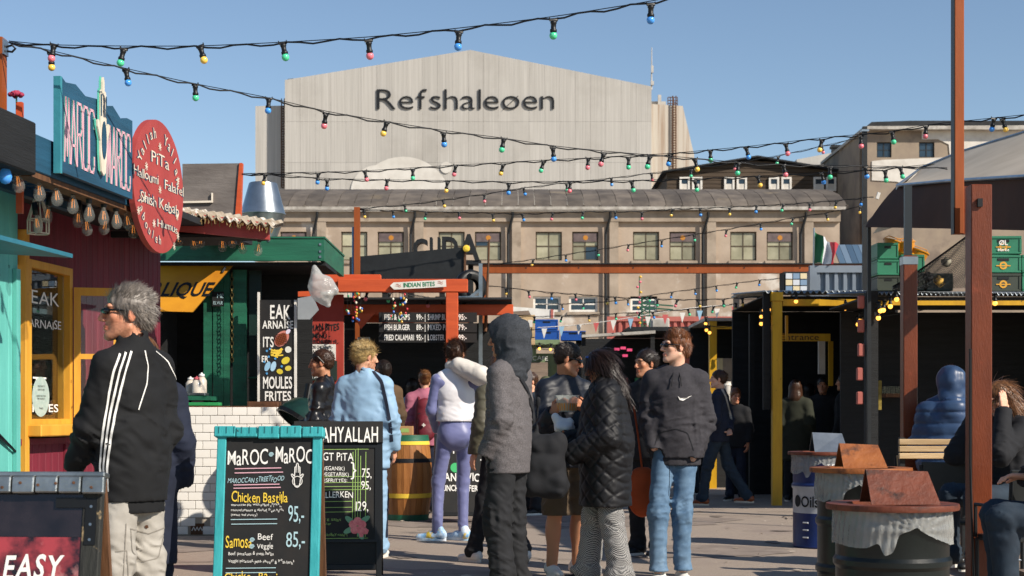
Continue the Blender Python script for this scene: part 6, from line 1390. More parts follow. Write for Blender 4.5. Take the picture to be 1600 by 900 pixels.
def person(label, px, s, yaw, H=1.8, J=None, skin=None, hair=None, top=None, legs=None, shoes=None, head=(0, 0, 0), hands=None, q=1.0, fem=False, sc=1.0, nohead=False, brow='#2a1c14', stub=None, py=None, z0=0, extras=None, nolegs=False, hs=1.0):
    """head: yaw, pitch, roll in degrees relative to the body"""
    k_ = H/1.8*sc; base = at(px, HZ, s)-Vector((0, 0, CH)); base.z = z0
    root = thing('person', label, 'person', base, math.radians(yaw)); root.scale = (k_, k_, k_)
    j = {a: (np.array(b, float) if not np.isscalar(b) else b) for a, b in JOINTS.items()}
    for a, b in (J or {}).items(): j[a] = np.array(b, float) if not np.isscalar(b) else b
    seed = int(px) % 97
    R = rz3(math.radians(head[0]))@rx3(math.radians(head[1]))@ry3(math.radians(head[2])); hc = j['head']; hsc = (.95 if not fem else .91)*hs
    vb = .016
    # --- body
    parts = []
    bp = torso_prims(j, -.012, fem=fem)
    for sd in 'LR': bp += arm_prims(j, -.004, sd)+leg_prims(j, -.006, sd)
    V, Q = sdf_mesh(bp, vb); parts.append((V, Q, np.ones((len(V), 3))))
    for sd in 'LR':
        leg_bare = legs and legs.get('end', .1) > .3
        if leg_bare and not nolegs:
            lp = leg_prims(j, .006, sd)+[ell(j['k'+sd]*.55+j['a'+sd]*.45+np.array((0, -.025, .04)), (.05, .055, .11), None, .04), ell(j['k'+sd]+np.array((0, .025, 0)), (.045, .04, .05), None, .03)]
            V, Q = sdf_mesh(lp, .01*q); parts.append((V, Q, np.ones((len(V), 3))*np.array([1, .97, .95])))
    if not nohead:
        a_, b_, c_ = head_prims(fem=fem); neck = [cap(j['neck']+np.array((0, 0, -.05)), hc+R@np.array((0, -.02, -.06)), .058 if not fem else .048, .052 if not fem else .043, None, .03)]
        pr = xf(a_, R, hc, hsc)+neck; sb = xf(b_, R, hc, hsc); po = xf(c_, R, hc, hsc)
        V, Q = sdf_head(pr, sb, po, .0055*q); loc = ((V-hc)@R)/hsc
        col = np.ones((len(V), 3)); x, y, z = loc[:, 0], loc[:, 1], loc[:, 2]
        n_ = vnoise(loc*70)*.06; col *= (1+n_)[:, None]
        def bl(m, c, f=1.0):
            m = np.clip(m*f, 0, 1)[:, None]; col[:] = col*(1-m)+np.array(c)*m
        bl(np.exp(-(((np.abs(x)-.045)/.02)**2+((z+.02)/.022)**2))*(y > .03), (1.08, .82, .78), .6)
        bl(np.exp(-((x/.016)**2+((z+.025)/.014)**2))*(y > .09), (1.08, .80, .76), .6)
        bl(((np.abs(x) > .07) & (y < .03) & (np.abs(z) < .04)).astype(float), (1.1, .78, .72), .5)
        bl(((np.abs(x) < .026) & (y > .078) & (np.abs(z+.0635) < .0115)).astype(float), (.82, .52, .50), .8)
        bl(((np.abs(np.abs(x)-.033) < .022) & (y > .07) & (np.abs(z-.030-.004*np.cos(x*60)) < .0065)).astype(float), np.array(lin(brow))*2.2+.05, .85)
        bl(((np.abs(np.abs(x)-.032) < .0125) & (y > .078) & (np.abs(z-.010) < .005)).astype(float), (.13, .10, .09), .9)
        if stub: bl(((z < -.035) & (y > -.005) & (z > -.135) & ~((np.abs(x) < .024) & (np.abs(z+.0635) < .011))).astype(float)*np.clip(.55+vnoise(loc*160)*.6, 0, 1), np.array(lin(stub[0]))*1.6, stub[1])
        parts.append((V, Q, col))
    hd = hands or {}
    for sd in 'LR':
        h = hd.get(sd, {})
        if h is None: continue
        w = j['w'+sd]; d = h.get('d', w-j['e'+sd]); sg = -1 if sd == 'R' else 1
        V, Q = sdf_mesh(hand_prims(w, d, h.get('n', (sg*1.0, 0, 0)), h.get('t', (0, 1, 0)), .175 if not fem else .16, h.get('curl', .45)), .0052*q); parts.append((V, Q, np.ones((len(V), 3))*np.array([1.04, .93, .9])))
    off = 0; VV, QQ, CC = [], [], []
    for V, Q, c in parts: VV.append(V); QQ.append(Q+off); CC.append(c); off += len(V)
    V, Q, C = np.concatenate(VV), np.concatenate(QQ), np.concatenate(CC)
    me = np_mesh('body', V, Q, skin); at_ = me.color_attributes.new('tint', 'FLOAT_COLOR', 'POINT'); at_.data.foreach_set('color', np.concatenate([C, np.ones((len(C), 1))], 1).astype(np.float32).ravel()); body = inst('body', me, root)
    out = dict(root=root, j=j, R=R, hc=hc, hsc=hsc, body=body)
    # --- trousers
    if legs and not nolegs:
        g = dict(t=.014, kn=.07, an=.062, end=.09, amp=.009, vox=.0115); g.update(legs); pr = [cap(j['hip']+np.array((0, 0, .08)), j['hip'], (.136+g['t']), (.146+g['t']), (FWD, .68), .04)]; pl = []
        for sd in 'LR':
            a, b, c = [np.array(j[x+sd]) for x in 'hka']
            if g['end'] > .3:
                u = (g['end']-a[2])/(b[2]-a[2]) if g['end'] > b[2] else 1; e = a+(b-a)*min(u+.12, 1.1); pr.append(cap(a, e, .076+g['t'], g['kn'], None, .035))
            else: pr += [cap(a, b, .076+g['t'], g['kn'], None, .035), cap(b, c, g['kn'], g['an'], None, .03)]
            if g['end'] < .3 and g.get('stack', 1): pr.append(ell(c+np.array((0, .02, .015)), (g['an']*1.05, g['an']*1.2, .05), None, .03))
        cut = [((0, 0, 1), g['end']-(.05 if g['end'] < .3 else 0))] if not g.get('nocut') else []
        V, Q = sdf_mesh(pr, g['vox']*q, planes=cut, disp=folds(j, g['amp'], seed+3, 'legs')); out['legs'] = inst('trousers' if g['end'] < .3 else 'shorts', np_mesh('trousers', V, Q, g['m']), root)
    # --- shoes
    if shoes and not nolegs:
        for sd in 'LR':
            a = j['a'+sd]; an = j['f'+sd]; Rr = rz3(an); z = a[2]-.085; b0 = np.array((a[0], a[1], z))
            pr = [cap((0, -.045, .05), (0, .05, .045), .044, .045, None, .03), cap((0, .05, .04), (0, .165, .032), .045, .036, ((0, 0, 1), .8), .03), cap((0, -.03, .07), (0, -.02, .1), .043, .04, None, .03)]
            V, Q = sdf_mesh(xf(pr, Rr, b0), .009*q, planes=[((0, 0, 1), z+.016)]); o = inst('shoe', np_mesh('shoe', V, Q, shoes['m']), root)
            pts = [(.05*math.cos(t)*(.88 if math.sin(t) < 0 else 1), .055+.14*math.sin(t)) for t in np.linspace(0, 2*PI, 25)[:-1]]
            vs = [tuple(Rr@np.array((x, y, zz))+b0) for zz in (.001, .026) for x, y in pts]; MB().add(vs, [tuple(range(24))[::-1], tuple(range(24, 48))]+[(i, (i+1) % 24, 24+(i+1) % 24, 24+i) for i in range(24)]).build('sole', shoes.get('sole', M_white), o)
    # --- top
    if top:
        g = dict(t=.022, wide=1.0, waist=.02, hem=.84, amp=.009, vox=.0105, sleeve=1.0, cuff=0, neck='crew', fl=.68); g.update(top)
        pr = torso_prims(j, g['t'], g['wide'], g['waist'], g['hem'], g['fl'], fem, .72 if g.get('nosleeve') else 1)
        for sd in 'LR':
            if g.get('nosleeve'): continue
            pr += arm_prims(j, g['t'], sd, g['sleeve'])
        sbs = []; nk = j['neck']; up = (hc-nk)/np.linalg.norm(hc-nk)
        if g['neck'] in ('collar', 'stand'):
            pr.append(cap(nk-up*.03, nk+up*(.045 if g['neck'] == 'collar' else .06), .085, .074, None, .02))
        if g['neck'] == 'crew': pr.append(cap(nk-up*.05, nk+up*.01, .08, .07, None, .02))
        if g['neck'] == 'hooddown':
            for a0 in np.linspace(.35*PI, -1.35*PI, 11):
                pr.append(ell(nk+np.array((.088*math.cos(a0), .075*math.sin(a0)*1.1-.025, -.025-.03*math.sin(a0))), (.04, .045, .034), None, .03))
            pr.append(ell(nk+np.array((0, -.125, -.05)), (.10, .06, .09), None, .04))
        pl = [((0, 0, 1), g['hem'])] if not g.get('nocut') else []
        for sd in 'LR':
            if g.get('nosleeve'): continue
            w = j['w'+sd]; d = j['e'+sd]-w; d = d/np.linalg.norm(d)
            if g['cuff']: pr.append(cap(w+d*.02, w+d*.06, .04+g['t']*.5, .043+g['t']*.5, None, .01))
            sbs.append(cap(w-d*.045, w-d*.16, .055, .07, None, .004))
        if not nohead: sbs.append(cap(nk+up*.035, nk+up*.3, .060, .085, None, .01))
        dsp = folds(j, g['amp'], seed, 'top')
        if 'extra' in g: dsp = both(dsp, g['extra'])
        V, Q = sdf_mesh(pr+g.get('prims', []), g['vox']*q, subs=sbs, planes=pl, disp=dsp); out['top'] = inst(g.get('name', 'jacket'), np_mesh('jacket', V, Q, g['m']), root)
        if g.get('band'):
            V, Q = sdf_mesh([cap(j['hip'], (j['hip'][0], j['hip'][1], g['hem']-.15), (.150+g['t']-.004)*g['wide'], (.150+g['t']-.004)*g['wide'], (FWD, g['fl']), .02)], .011*q, planes=[((0, 0, 1), g['hem']-.055), ((0, 0, -1), -(g['hem']+.01))], disp=lambda P: .003*np.sin(np.arctan2(P[:, 1], P[:, 0])*70)); inst('hem_band', np_mesh('hem_band', V, Q, g.get('bandm', g['m'])), root)
    # --- hair
    if hair and not nohead:
        g = dict(style='short', n=3000, L=.045, comb=(0, -.8, .25), lift=.22, jit=.28, t=.008, wd=.0014, grav=.5); g.update(hair); t = g['t']
        pr = [ell((0, -.014, .042), (.075+t, .097+t, .089+t), None, .02)]; sb = []
        if g['style'] in ('short', 'fade'):
            pr.append(ell((0, -.055, -.01), (.062+t*.6, .048+t*.4, .055), None, .03)); sb = [ell((0, -.06, -.115), (.15, .12, .05), None, .01), ell((0, .12, -.04), (.13, .085, .095), None, .02), ell((0, .03, -.1), (.2, .05, .085), None, .02), ell((.09, .0, -.03), (.02, .03, .04), None, .01), ell((-.09, .0, -.03), (.02, .03, .04), None, .01), ell((0, .13, .03), (.075, .045, .045), None, .02)]
        if g['style'] == 'long':
            pr += [cap((0, -.07, .0), (0, -.09, -.16), .085, .085, ((0, 1, 0), .6), .05), cap((.06, -.03, 0), (.085, -.02, -.15), .04, .035, None, .04), cap((-.06, -.03, 0), (-.085, -.02, -.15), .04, .035, None, .04), cap((0, -.09, -.16), (.02, -.10, -.27), .085, .04, ((0, 1, 0), .55), .05)]; sb = [ell((0, .13, -.03), (.07, .09, .10), None, .02)]
        if g['style'] == 'bob':
            pr += [cap((0, -.06, .0), (0, -.06, -.09), .085, .08, ((0, 1, 0), .7), .05), cap((.06, -.02, 0), (.075, 0, -.07), .03, .03, None, .04), cap((-.06, -.02, 0), (-.075, 0, -.07), .03, .03, None, .04)]; sb = [ell((0, .12, -.03), (.075, .08, .10), None, .02)]
        if g['style'] == 'bun': pr += [ell((0, -.11, .06), (.045, .045, .045), None, .02), ell((0, -.05, -.03), (.06, .045, .05), None, .03)]; sb = [ell((0, .12, -.03), (.12, .085, .095), None, .02), ell((0, .03, -.1), (.2, .06, .085), None, .02)]
        dd = lambda P: -.004*(1-2*np.abs(vnoise(((P-hc)@R)*np.array([55, 55, 22]))))*g.get('rough', 1)
        V, Q = sdf_mesh(xf(pr, R, hc, hsc), .0065*q, subs=xf(sb, R, hc, hsc), disp=dd); ho_ = inst('hair', np_mesh('hair', V, Q, g['m']), root)
        if g['n']: strands(V, vnormals(V, Q), R, hc, hsc, g['n'], g['L'], g['comb'], g['lift'], g['jit'], g['m'], ho_, g['wd'], seed, g['grav'], g.get('curl', 0))
        out['hair'] = ho_
    return out
def sdf_head(pr, sb, po, vox): return sdf_mesh2(pr, sb, po, vox)
def sdf_mesh2(pr, sb, po, vox):
    def dsp(P):
        D0 = np.full(len(P), 1e3)
        for p in pr:
            k = p[-1]; d = _pd(p, P); h = np.maximum(k-np.abs(D0-d), 0)/k; D0 = np.minimum(D0, d)-h*h*k*.25
        base = D0.copy()
        for p in sb:
            k = p[-1]; d = -_pd(p, P); h = np.maximum(k-np.abs(D0-d), 0)/k; D0 = np.maximum(D0, d)+h*h*k*.25
        for p in po:
            k = p[-1]; d = _pd(p, P); h = np.maximum(k-np.abs(D0-d), 0)/k; D0 = np.minimum(D0, d)-h*h*k*.25
        return D0
    allp = list(pr)+list(po); lo = np.min([_bb(p, vox*2.5)[0] for p in allp], 0); hi = np.max([_bb(p, vox*2.5)[1] for p in allp], 0)
    return mesh_field(dsp, lo, hi, vox)
def mesh_field(f, lo, hi, vox):
    n = np.ceil((hi-lo)/vox).astype(int)+1; ax = [lo[i]+np.arange(n[i])*vox for i in range(3)]
    X = np.stack(np.meshgrid(*ax, indexing='ij'), -1).reshape(-1, 3); D = f(X).astype(np.float32).reshape(n)
    return surface(D, lo, n, vox)
def glasses(p, m=None, wrap=False, style='wrap'):
    R, hc, sc = p['R'], p['hc'], p['hsc']; T = lambda x, y, z: tuple(R@np.array((x, y, z))*sc+hc); m = m or M_sock
    pr = []
    for s in (-1, 1): pr += [ell((s*.031, .1, .010), (.031, .016, .0165), rz3(-s*.25), .004)]
    V, Q = sdf_mesh(xf(pr, R, hc, sc), .0045); o = inst('sunglasses', np_mesh('sunglasses', V, Q, mat('lens%d' % id(p), '#0c0d0f', rough=.08, bump=0, spec=.6)), p['root'])
    for s in (-1, 1): MB().tube([T(s*.058, .092, .014), T(s*.078, .05, .016), T(s*.084, -.005, .014), T(s*.083, -.02, .002)], [.006, .0055, .0035, .003], 6).build('temple_arm', m, o, smooth=True)
    MB().tube([T(-.012, .112, .014), T(.012, .112, .014)], .003).build('bridge', m, o)
    return o

def w2l(yaw, X, Y, z, k=1):
    a = math.radians(yaw); return (( math.cos(a)*X+math.sin(a)*Y)/k, (-math.sin(a)*X+math.cos(a)*Y)/k, z/k)
def loc(px0, s, yaw, H, px, py, dy=0):     # photo pixel near a person -> that person's own axes
    k = H/1.8; return w2l(yaw, (px-px0)/s, dy, CH+(HZ-py)/s, k)
def garment(p, nm, prims, m, vox=.011, parent=None, **kw):
    V, Q = sdf_mesh(prims, vox, **kw); return inst(nm, np_mesh(nm, V, Q, m), parent or p['root'])
SEAT = dict(hip=(0, 0, .50), waist=(0, -.02, .64), chest=(0, -.01, .88), neck=(0, 0, 1.06), head=(0, .03, 1.225), sL=(-.165, 0, .985), sR=(.165, 0, .985), eL=(-.23, .06, .73), eR=(.23, .06, .73), wL=(-.17, .28, .74), wR=(.17, .28, .74), hL=(-.09, .02, .5), hR=(.09, .02, .5), kL=(-.12, .44, .52), kR=(.12, .44, .52), aL=(-.12, .42, .085), aR=(.12, .42, .085))

def ribbon_px(p, obj, px, w, m, nm, off=.0035, n=40, poly=False):
    """strip sewn onto a garment where the line of sight through each photo pixel meets the cloth"""
    r = p['root']; M = (Matrix.Translation(r.location) @ r.rotation_euler.to_matrix().to_4x4() @ Matrix.Diagonal((*r.scale, 1))).inverted(); me = obj.data
    bv = BVHTree.FromPolygons([v.co for v in me.vertices], [q.vertices for q in me.polygons]); o = M @ Vector((0, 0, CH)); X = []
    L = [0]
    for i in range(len(px)-1): L.append(L[-1]+math.hypot(px[i+1][0]-px[i][0], px[i+1][1]-px[i][1]))
    if poly: pts = px
    else:
        pts = []
        for k in range(n+1):
            d = L[-1]*k/n; i = max(j for j in range(len(px)-1) if L[j] <= d+1e-9); u = (d-L[i])/max(L[i+1]-L[i], 1e-6); pts.append((px[i][0]*(1-u)+px[i+1][0]*u, px[i][1]*(1-u)+px[i+1][1]*u))
    for a, b in pts:
        q = M @ Vector(((a-800)/F, 1, CH+(HZ-b)/F)); h = bv.ray_cast(o, (q-o).normalized())
        if h[0] is not None: X.append((h[0], h[1]))
    if poly: return MB().add([c+nn*off for c, nn in X], [tuple(range(len(X)))]).build(nm, m, obj) if len(X) > 2 else None
    if len(X) < 3: return None
    co = [x[0] for x in X]; no = [x[1] for x in X]
    for _ in range(2):
        co = [co[0]]+[(co[i-1]+co[i]*2+co[i+1])/4 for i in range(1, len(co)-1)]+[co[-1]]; no = [no[0]]+[(no[i-1]+no[i]*2+no[i+1]).normalized() for i in range(1, len(no)-1)]+[no[-1]]
    vs = []
    for i, c in enumerate(co):
        t = (co[min(i+1, len(co)-1)]-co[max(i-1, 0)]); sd = t.cross(no[i]); sd = sd.normalized() if sd.length > 1e-6 else Vector((1, 0, 0)); vs += [c+no[i]*off-sd*w/2, c+no[i]*off+sd*w/2]
    return MB().add(vs, [(2*k, 2*k+1, 2*k+3, 2*k+2) for k in range(len(co)-1)]).build(nm, m, obj, smooth=True)
S_ruddy = sk('ruddy', '#c58a6c'); S_fair = sk('fair', '#d8a486'); S_tan = sk('tan', '#b98363'); S_pale = sk('pale', '#dfb095')
H_grey = hairm('grey', '#8a8178', '#4d463f'); H_dark = hairm('dark', '#1c1512', '#2b201a'); H_brown = hairm('brown', '#4a2f1e', '#2f1d13'); H_blond = hairm('blond', '#cdb27a', '#94784a'); H_ging = hairm('ginger', '#7d4a26', '#54301a'); H_lbr = hairm('light_brown', '#7a5230', '#563820')
C_black = cloth('black', '#15161a', '#1b1c20'); C_navy = cloth('navy', '#161c2c', '#1c2336'); C_char = cloth('charcoal', '#2c2b2f', '#353438', bsc=160); C_jean = cloth('light_denim', '#66829c', '#4c6883', sc=9, bsc=300, c3='#839cb2', c3sc=4, c3f=(.55, .75)); C_djean = cloth('dark_denim', '#1f2a36', '#273542', sc=9)
W_sh = cloth('white_shoe', '#d8d4cc'); B_sh = mat('black_shoe', '#17181a', rough=.5, bump=.1)
# ---------- man in black jacket with white stripes
S_, X_, A_ = 335.0, 207, 60
p = person('grey haired man in black striped track jacket and sunglasses in front of the red stall', X_, S_, A_, 1.8, skin=S_ruddy, brow='#5a4a3c', stub=('#6b6058', .55), head=(52, 3, 0), hs=1.09,
    J=dict(eL=(-.2, .07, 1.13), wL=(-.15, .22, .95), eR=(.2, -.03, 1.14), wR=(.17, .13, .93), hL=(-.085, 0, .93), kL=(-.11, .01, .5), head=(0, .03, 1.665)),
    top=dict(m=cloth('black_jersey', '#0b0c0e', '#101113', bsc=300, rough=.85), t=.022, hem=.80, wide=1.03, waist=.025, neck='stand', band=1, amp=.012, vox=.0085), legs=dict(m=cloth('stone_cargo', '#aaa59c', '#9a958c', sc=7, bsc=260), t=.02, kn=.085, an=.075, amp=.011, vox=.009), shoes=dict(m=B_sh), hair=dict(m=H_grey, n=6000, L=.045, comb=lambda l: (.2, -.7, .45 if l[2] > .06 else -.5), lift=.2, jit=.45, t=.011, wd=.0013), hands=dict(L=None, R=None))
glasses(p)
M_stripe = cloth('white_stripe', '#e2e0da')
l_ = lambda px, py, dy: loc(X_, S_, A_, 1.8, px, py, dy)
for k in range(3): d = k*9; ribbon_px(p, p['top'], [(187+d, 553-k*2), (177+d, 580), (170+d*.95, 615), (164+d*.85, 650), (160+d*.7, 690), (157+d*.6, 730), (160+d*.5, 768)], .0105, M_stripe, 'sleeve_stripe', .0045, 60)
ribbon_px(p, p['top'], [(226, 548), (231, 572), (229, 600), (216, 640)], .006, M_stripe, 'raglan_piping'); ribbon_px(p, p['top'], [(243, 549), (262, 565), (274, 590), (281, 618)], .006, M_stripe, 'raglan_piping')
lg = p['legs']; M_seam = cloth('stone_seam', '#857f76')
for pts in (((197, 818), (195, 860), (192, 905)), ((203, 826), (232, 834), (258, 824)), ((204, 828), (206, 862), (222, 878), (247, 872), (257, 828)), ((180, 862), (198, 860), (200, 900))): ribbon_px(p, lg, pts, .005, M_seam, 'pocket_seam', .003)
ribbon_px(p, lg, [(227, 820), (231, 820), (232, 824), (229, 826), (226, 824)], .01, M_rustst, 'pocket_button', .004, poly=True)
# ---------- woman behind him
person('woman in dark navy coat mostly hidden behind the striped track jacket', 226, 285, 10, 1.64, skin=S_fair, hair=dict(m=H_lbr, style='bob', n=1200, L=.08, comb=(0, -.2, -1), lift=.12, grav=1), top=dict(m=C_navy, t=.035, hem=.42, waist=.04, amp=.012, neck='collar'), legs=dict(m=C_navy), shoes=dict(m=B_sh), hands=dict(L=None, R=None), fem=True, q=1.3, J=dict(eL=(-.2, 0, 1.15), wL=(-.12, .2, 1.05)))
# ---------- leather jacket man
p = person('man in black leather jacket with sunglasses pushed up on his hair', 505, 172, 82, 1.8, skin=S_tan, stub=('#4a3a30', .4), head=(8, -3, 0), top=dict(m=mat('black_leather', '#131315', '#1b1b1d', sc=8, rough=.32, bump=.2, bsc=60, dist=.005), t=.022, neck='collar', amp=.014), legs=dict(m=C_black), shoes=dict(m=B_sh), hair=dict(m=H_brown, L=.03, lift=.3), q=1.25, J=dict(eL=(-.22, .02, 1.15), wL=(-.15, .24, 1.05)))
hp = p['hc']; MB().tube([tuple(hp+p['R']@np.array(v)) for v in ((-.082, -.03, .0), (-.085, .02, .06), (-.03, .075, .09), (.03, .075, .09), (.085, .02, .06))], .007).build('pushed_up_sunglasses', M_sock, p['root'])
# ---------- blond in pale blue tracksuit
C_lb = cloth('pale_blue_tracksuit', '#8fb0cb', '#86a6c2', rough=.6); A_ = -14
p = person('blond bearded man in pale blue tracksuit seen from behind', 570, 186, A_, 1.82, skin=S_fair, stub=('#7d5a36', .8), head=(-42, -6, 0), top=dict(m=C_lb, t=.03, hem=.74, wide=1.12, waist=.03, neck='stand', amp=.014), legs=dict(m=C_lb, t=.024, kn=.09, an=.085, amp=.013), shoes=dict(m=W_sh), hair=dict(m=H_blond, n=4200, L=.05, lift=.3, jit=.6, t=.012, curl=.005, wd=.0014, comb=(0, -.4, .2)), q=1.15, J=dict(eR=(.235, -.02, 1.14), wR=(.235, .05, .92)))
ribbon_px(p, p['top'], [(583, 580), (596, 596), (604, 630), (609, 660), (612, 690)], .028, C_navy, 'sleeve_stripe'); ribbon_px(p, p['legs'], [(606, 712), (607, 740), (606, 780), (604, 840)], .028, C_navy, 'leg_stripe')
# ---------- brown jacket, customers at the orange stall
person('person in olive brown jacket beyond the pale blue tracksuit', 600, 131, 40, 1.86, skin=S_tan, hair=dict(m=H_dark, n=800), top=dict(m=cloth('olive_brown', '#5a4630', '#4c3b28'), neck='collar'), legs=dict(m=C_black), shoes=dict(m=B_sh), q=1.5)
p = person('woman in pink jacket with burgundy backpack at the orange stall', 664, 128, 4, 1.76, skin=S_fair, hair=dict(m=H_lbr, style='bun', n=900), top=dict(m=cloth('pink_jacket', '#b0697c', '#a05c6f'), neck='collar', t=.03), legs=dict(m=C_navy), shoes=dict(m=B_sh), fem=True, q=1.4)
M_bp = cloth('burgundy_nylon', '#6e1f2c', '#5c1924', rough=.6)
bp_ = [cap((0, -.2, 1.02), (0, -.19, 1.32), .13, .115, ((0, 1, 0), .6), .04), cap((0, -.27, 1.0), (0, -.26, 1.12), .1, .095, ((0, 1, 0), .5), .02)]
V, Q = sdf_mesh(bp_, .012, disp=folds(p['j'], .006, 4, 'top')); bo = inst('backpack', np_mesh('backpack', V, Q, M_bp), None, p['root'].location, p['root'].rotation_euler, p['root'].scale); tag(bo, 'burgundy backpack with white cross worn over the pink jacket', 'backpack')
mb = MB()
for sx in (-1, 1): mb.tube([(sx*.07, -.16, 1.38), (sx*.09, -.03, 1.5), (sx*.1, .1, 1.38)], .018)
mb.build('strap', M_bp, bo); MB().box((-.02, -.33, 1.1), (.045, .006, .014)).box((-.02, -.334, 1.1), (.014, .006, .045)).build('cross_badge', M_white, bo)
MB().bar((-.09, -.25, 1.24), (.09, -.25, 1.26), .01).build('zip', M_sock, bo)
person('dark haired woman in light blue top ordering at the orange stall', 644, 116, 10, 1.7, skin=S_tan, hair=dict(m=H_dark, style='bob', n=500), top=dict(m=cloth('light_blue_top', '#9fc0d6'), neck='crew'), legs=dict(m=C_djean), shoes=dict(m=B_sh), fem=True, q=1.8)
# ---------- figure in violet body suit
A_ = 8; M_suit = cloth('violet_lycra', '#62668f', '#6b6f99', rough=.42, bump=.08, sheen=.3)
J_ = dict(aL=(-.165, .0, .085), kL=(-.15, .05, .52), hL=(-.085, 0, .95), aR=(.065, .02, .085), kR=(.075, .07, .52), hR=(.08, 0, .95), fL=1.15, fR=.75, eL=(-.22, .0, 1.16), wL=(-.16, .18, .98), eR=(.2, .08, 1.16), wR=(.1, .28, 1.1), head=(0, .07, 1.655), neck=(0, .03, 1.50))
p = person('tall man in violet body suit and white vest with tie dye clogs', 712, 164, A_, 1.93, J=J_, skin=S_fair, head=(-6, -10, 0), hair=dict(m=H_brown, n=2000, lift=.5, jit=.6, L=.05), legs=dict(m=M_suit, t=.002, kn=.055, an=.044, amp=.0035, stack=0, vox=.0095), shoes=dict(m=mat('tie_dye_clog', '#d9e2ea', '#5fa3d6', sc=14, rough=.4, bump=.03, c3='#e0c34a', c3sc=11, c3f=(.56, .62)), sole=mat('clog_sole', '#dfe3ea', '#9cc3dd', sc=12, bump=0)), top=dict(m=cloth('white_satin', '#e6e3e4', '#dcd9db', rough=.35, bump=.06), nosleeve=1, hem=1.06, t=.012, amp=.006, waist=.01, neck='crew', name='vest', vox=.0095), hands=dict(R=None, L=None))
pr = []
for sd in 'LR': pr += arm_prims(p['j'], .003, sd)+[cap(p['j']['s'+sd], p['j']['s'+sd]*.7+p['j']['chest']*.3, .055, .07)]
pr += [cap(p['j']['hip'], p['j']['waist'], .156, .14, (FWD, .7), .05), ell((-.055, -.04, .93), (.08, .075, .09), None, .06), ell((.055, -.04, .93), (.08, .075, .09), None, .06)]
garment(p, 'body_suit', pr, M_suit, .0105, disp=folds(p['j'], .003, 3, 'top'))
pr = [cap((.02, -.08, 1.555), (.19, -.17, 1.47), .075, .09, None, .05), ell((.24, -.19, 1.44), (.10, .10, .075), ry3(.45), .05), cap((-.04, .02, 1.55), (.12, .04, 1.53), .055, .055, None, .05)]
garment(p, 'cowl_collar', pr, cloth('cream_satin', '#d9d2c8', '#cbc4ba', rough=.4, bump=.08), .0105, disp=folds(p['j'], .012, 9, 'top'))
# ---------- olive jacket
person('woman in olive bomber jacket and black trousers beside the hooded man', 782, 192, 35, 1.72, skin=S_fair, hair=dict(m=H_lbr, style='long', n=900, L=.1, comb=(0, -.2, -1), lift=.1, grav=1), top=dict(m=cloth('olive_bomber', '#5c5848', '#504c3e', rough=.55), t=.032, hem=.92, wide=1.05, amp=.014), legs=dict(m=C_black, t=.01), shoes=dict(m=W_sh), fem=True, q=1.2, J=dict(kL=(-.13, .06, .51), aL=(-.19, .12, .085), aR=(.1, -.2, .1)))
# ---------- hooded man
A_, X_, S_ = 66, 794, 238.0
C_marl = cloth('grey_marl_fleece', '#6a6566', '#4a4748', sc=130, bsc=200); C_hood = cloth('dark_marl_knit', '#3a3e44', '#26292e', sc=120, bsc=180)
qd = quilt(.055, .007, kind='row')
def front_quilt(P): return qd(P)*((P[:, 1] > .02) & (np.abs(P[:, 0]) < .21))
p = person('man in grey padded jacket with dark hood pulled up, seen from behind', X_, S_, A_, 1.84, skin=S_tan, head=(10, -6, 0), top=dict(m=C_marl, t=.024, hem=.80, wide=1.0, waist=.025, amp=.008, vox=.009, extra=front_quilt, neck='collar'), legs=dict(m=cloth('black_trousers', '#17181a', '#202124', bsc=260), t=.02, kn=.085, an=.08, amp=.013, vox=.0095), shoes=dict(m=B_sh), hands=dict(L=None, R=None), J=dict(eR=(.2, -.02, 1.15), wR=(.17, .12, .95), eL=(-.215, -.05, 1.15), wL=(-.19, .07, .93), kL=(-.11, .03, .5)), nohead=False, hair=None)
R, hc = p['R'], p['hc']; nk = p['j']['neck']
pr = xf([ell((0, -.02, .03), (.112, .135, .125), None, .04), cap((0, -.03, -.02), (0, -.045, -.12), .112, .11, None, .05), ell((0, -.09, .0), (.08, .06, .1), None, .05)], R, hc)+[cap(nk+np.array((0, -.02, .03)), nk+np.array((0, -.01, -.03)), .105, .13, (FWD, .8), .05)]
sb = xf([ell((0, .13, -.01), (.078, .115, .11), None, .02), ell((0, .0, .0), (.085, .105, .1), None, .01)], R, hc)
def hoodf(P):
    L = (P-hc)@R; w = L+.02*np.stack([vnoise(L*12), vnoise(L*12+5), vnoise(L*12+9)], 1); return -.008*(1-2*np.abs(vnoise(w*np.array([10, 10, 26])+np.array([0, 0, 3])+L[:, 1:2]*8)))
garment(p, 'hood', pr, C_hood, .008, subs=sb, disp=hoodf)
ribbon_px(p, p['top'], [(812, 590), (824, 610), (832, 640), (836, 690)], .03, C_black, 'bag_strap', .008)
V, Q = sdf_mesh([cap((-.07, 0, .13), (.07, 0, .14), .07, .07, None, .06), cap((-.09, 0, -.14), (.08, 0, -.15), .085, .085, None, .06), cap((-.09, 0, -.14), (-.07, 0, .13), .075, .07, None, .06), cap((.08, 0, -.15), (.07, 0, .14), .075, .07, None, .06), ell((0, 0, 0), (.12, .09, .17), None, .05), cap((-.06, 0, .15), (-.05, 0, .45), .02, .014, None, .03)], .011, disp=crumple(.010, 9)); o = inst('shoulder_bag', np_mesh('shoulder_bag', V, Q, C_black), None, at(852, 725, 226)); tag(o, 'large soft black bag hanging beside the hooded man', 'bag')
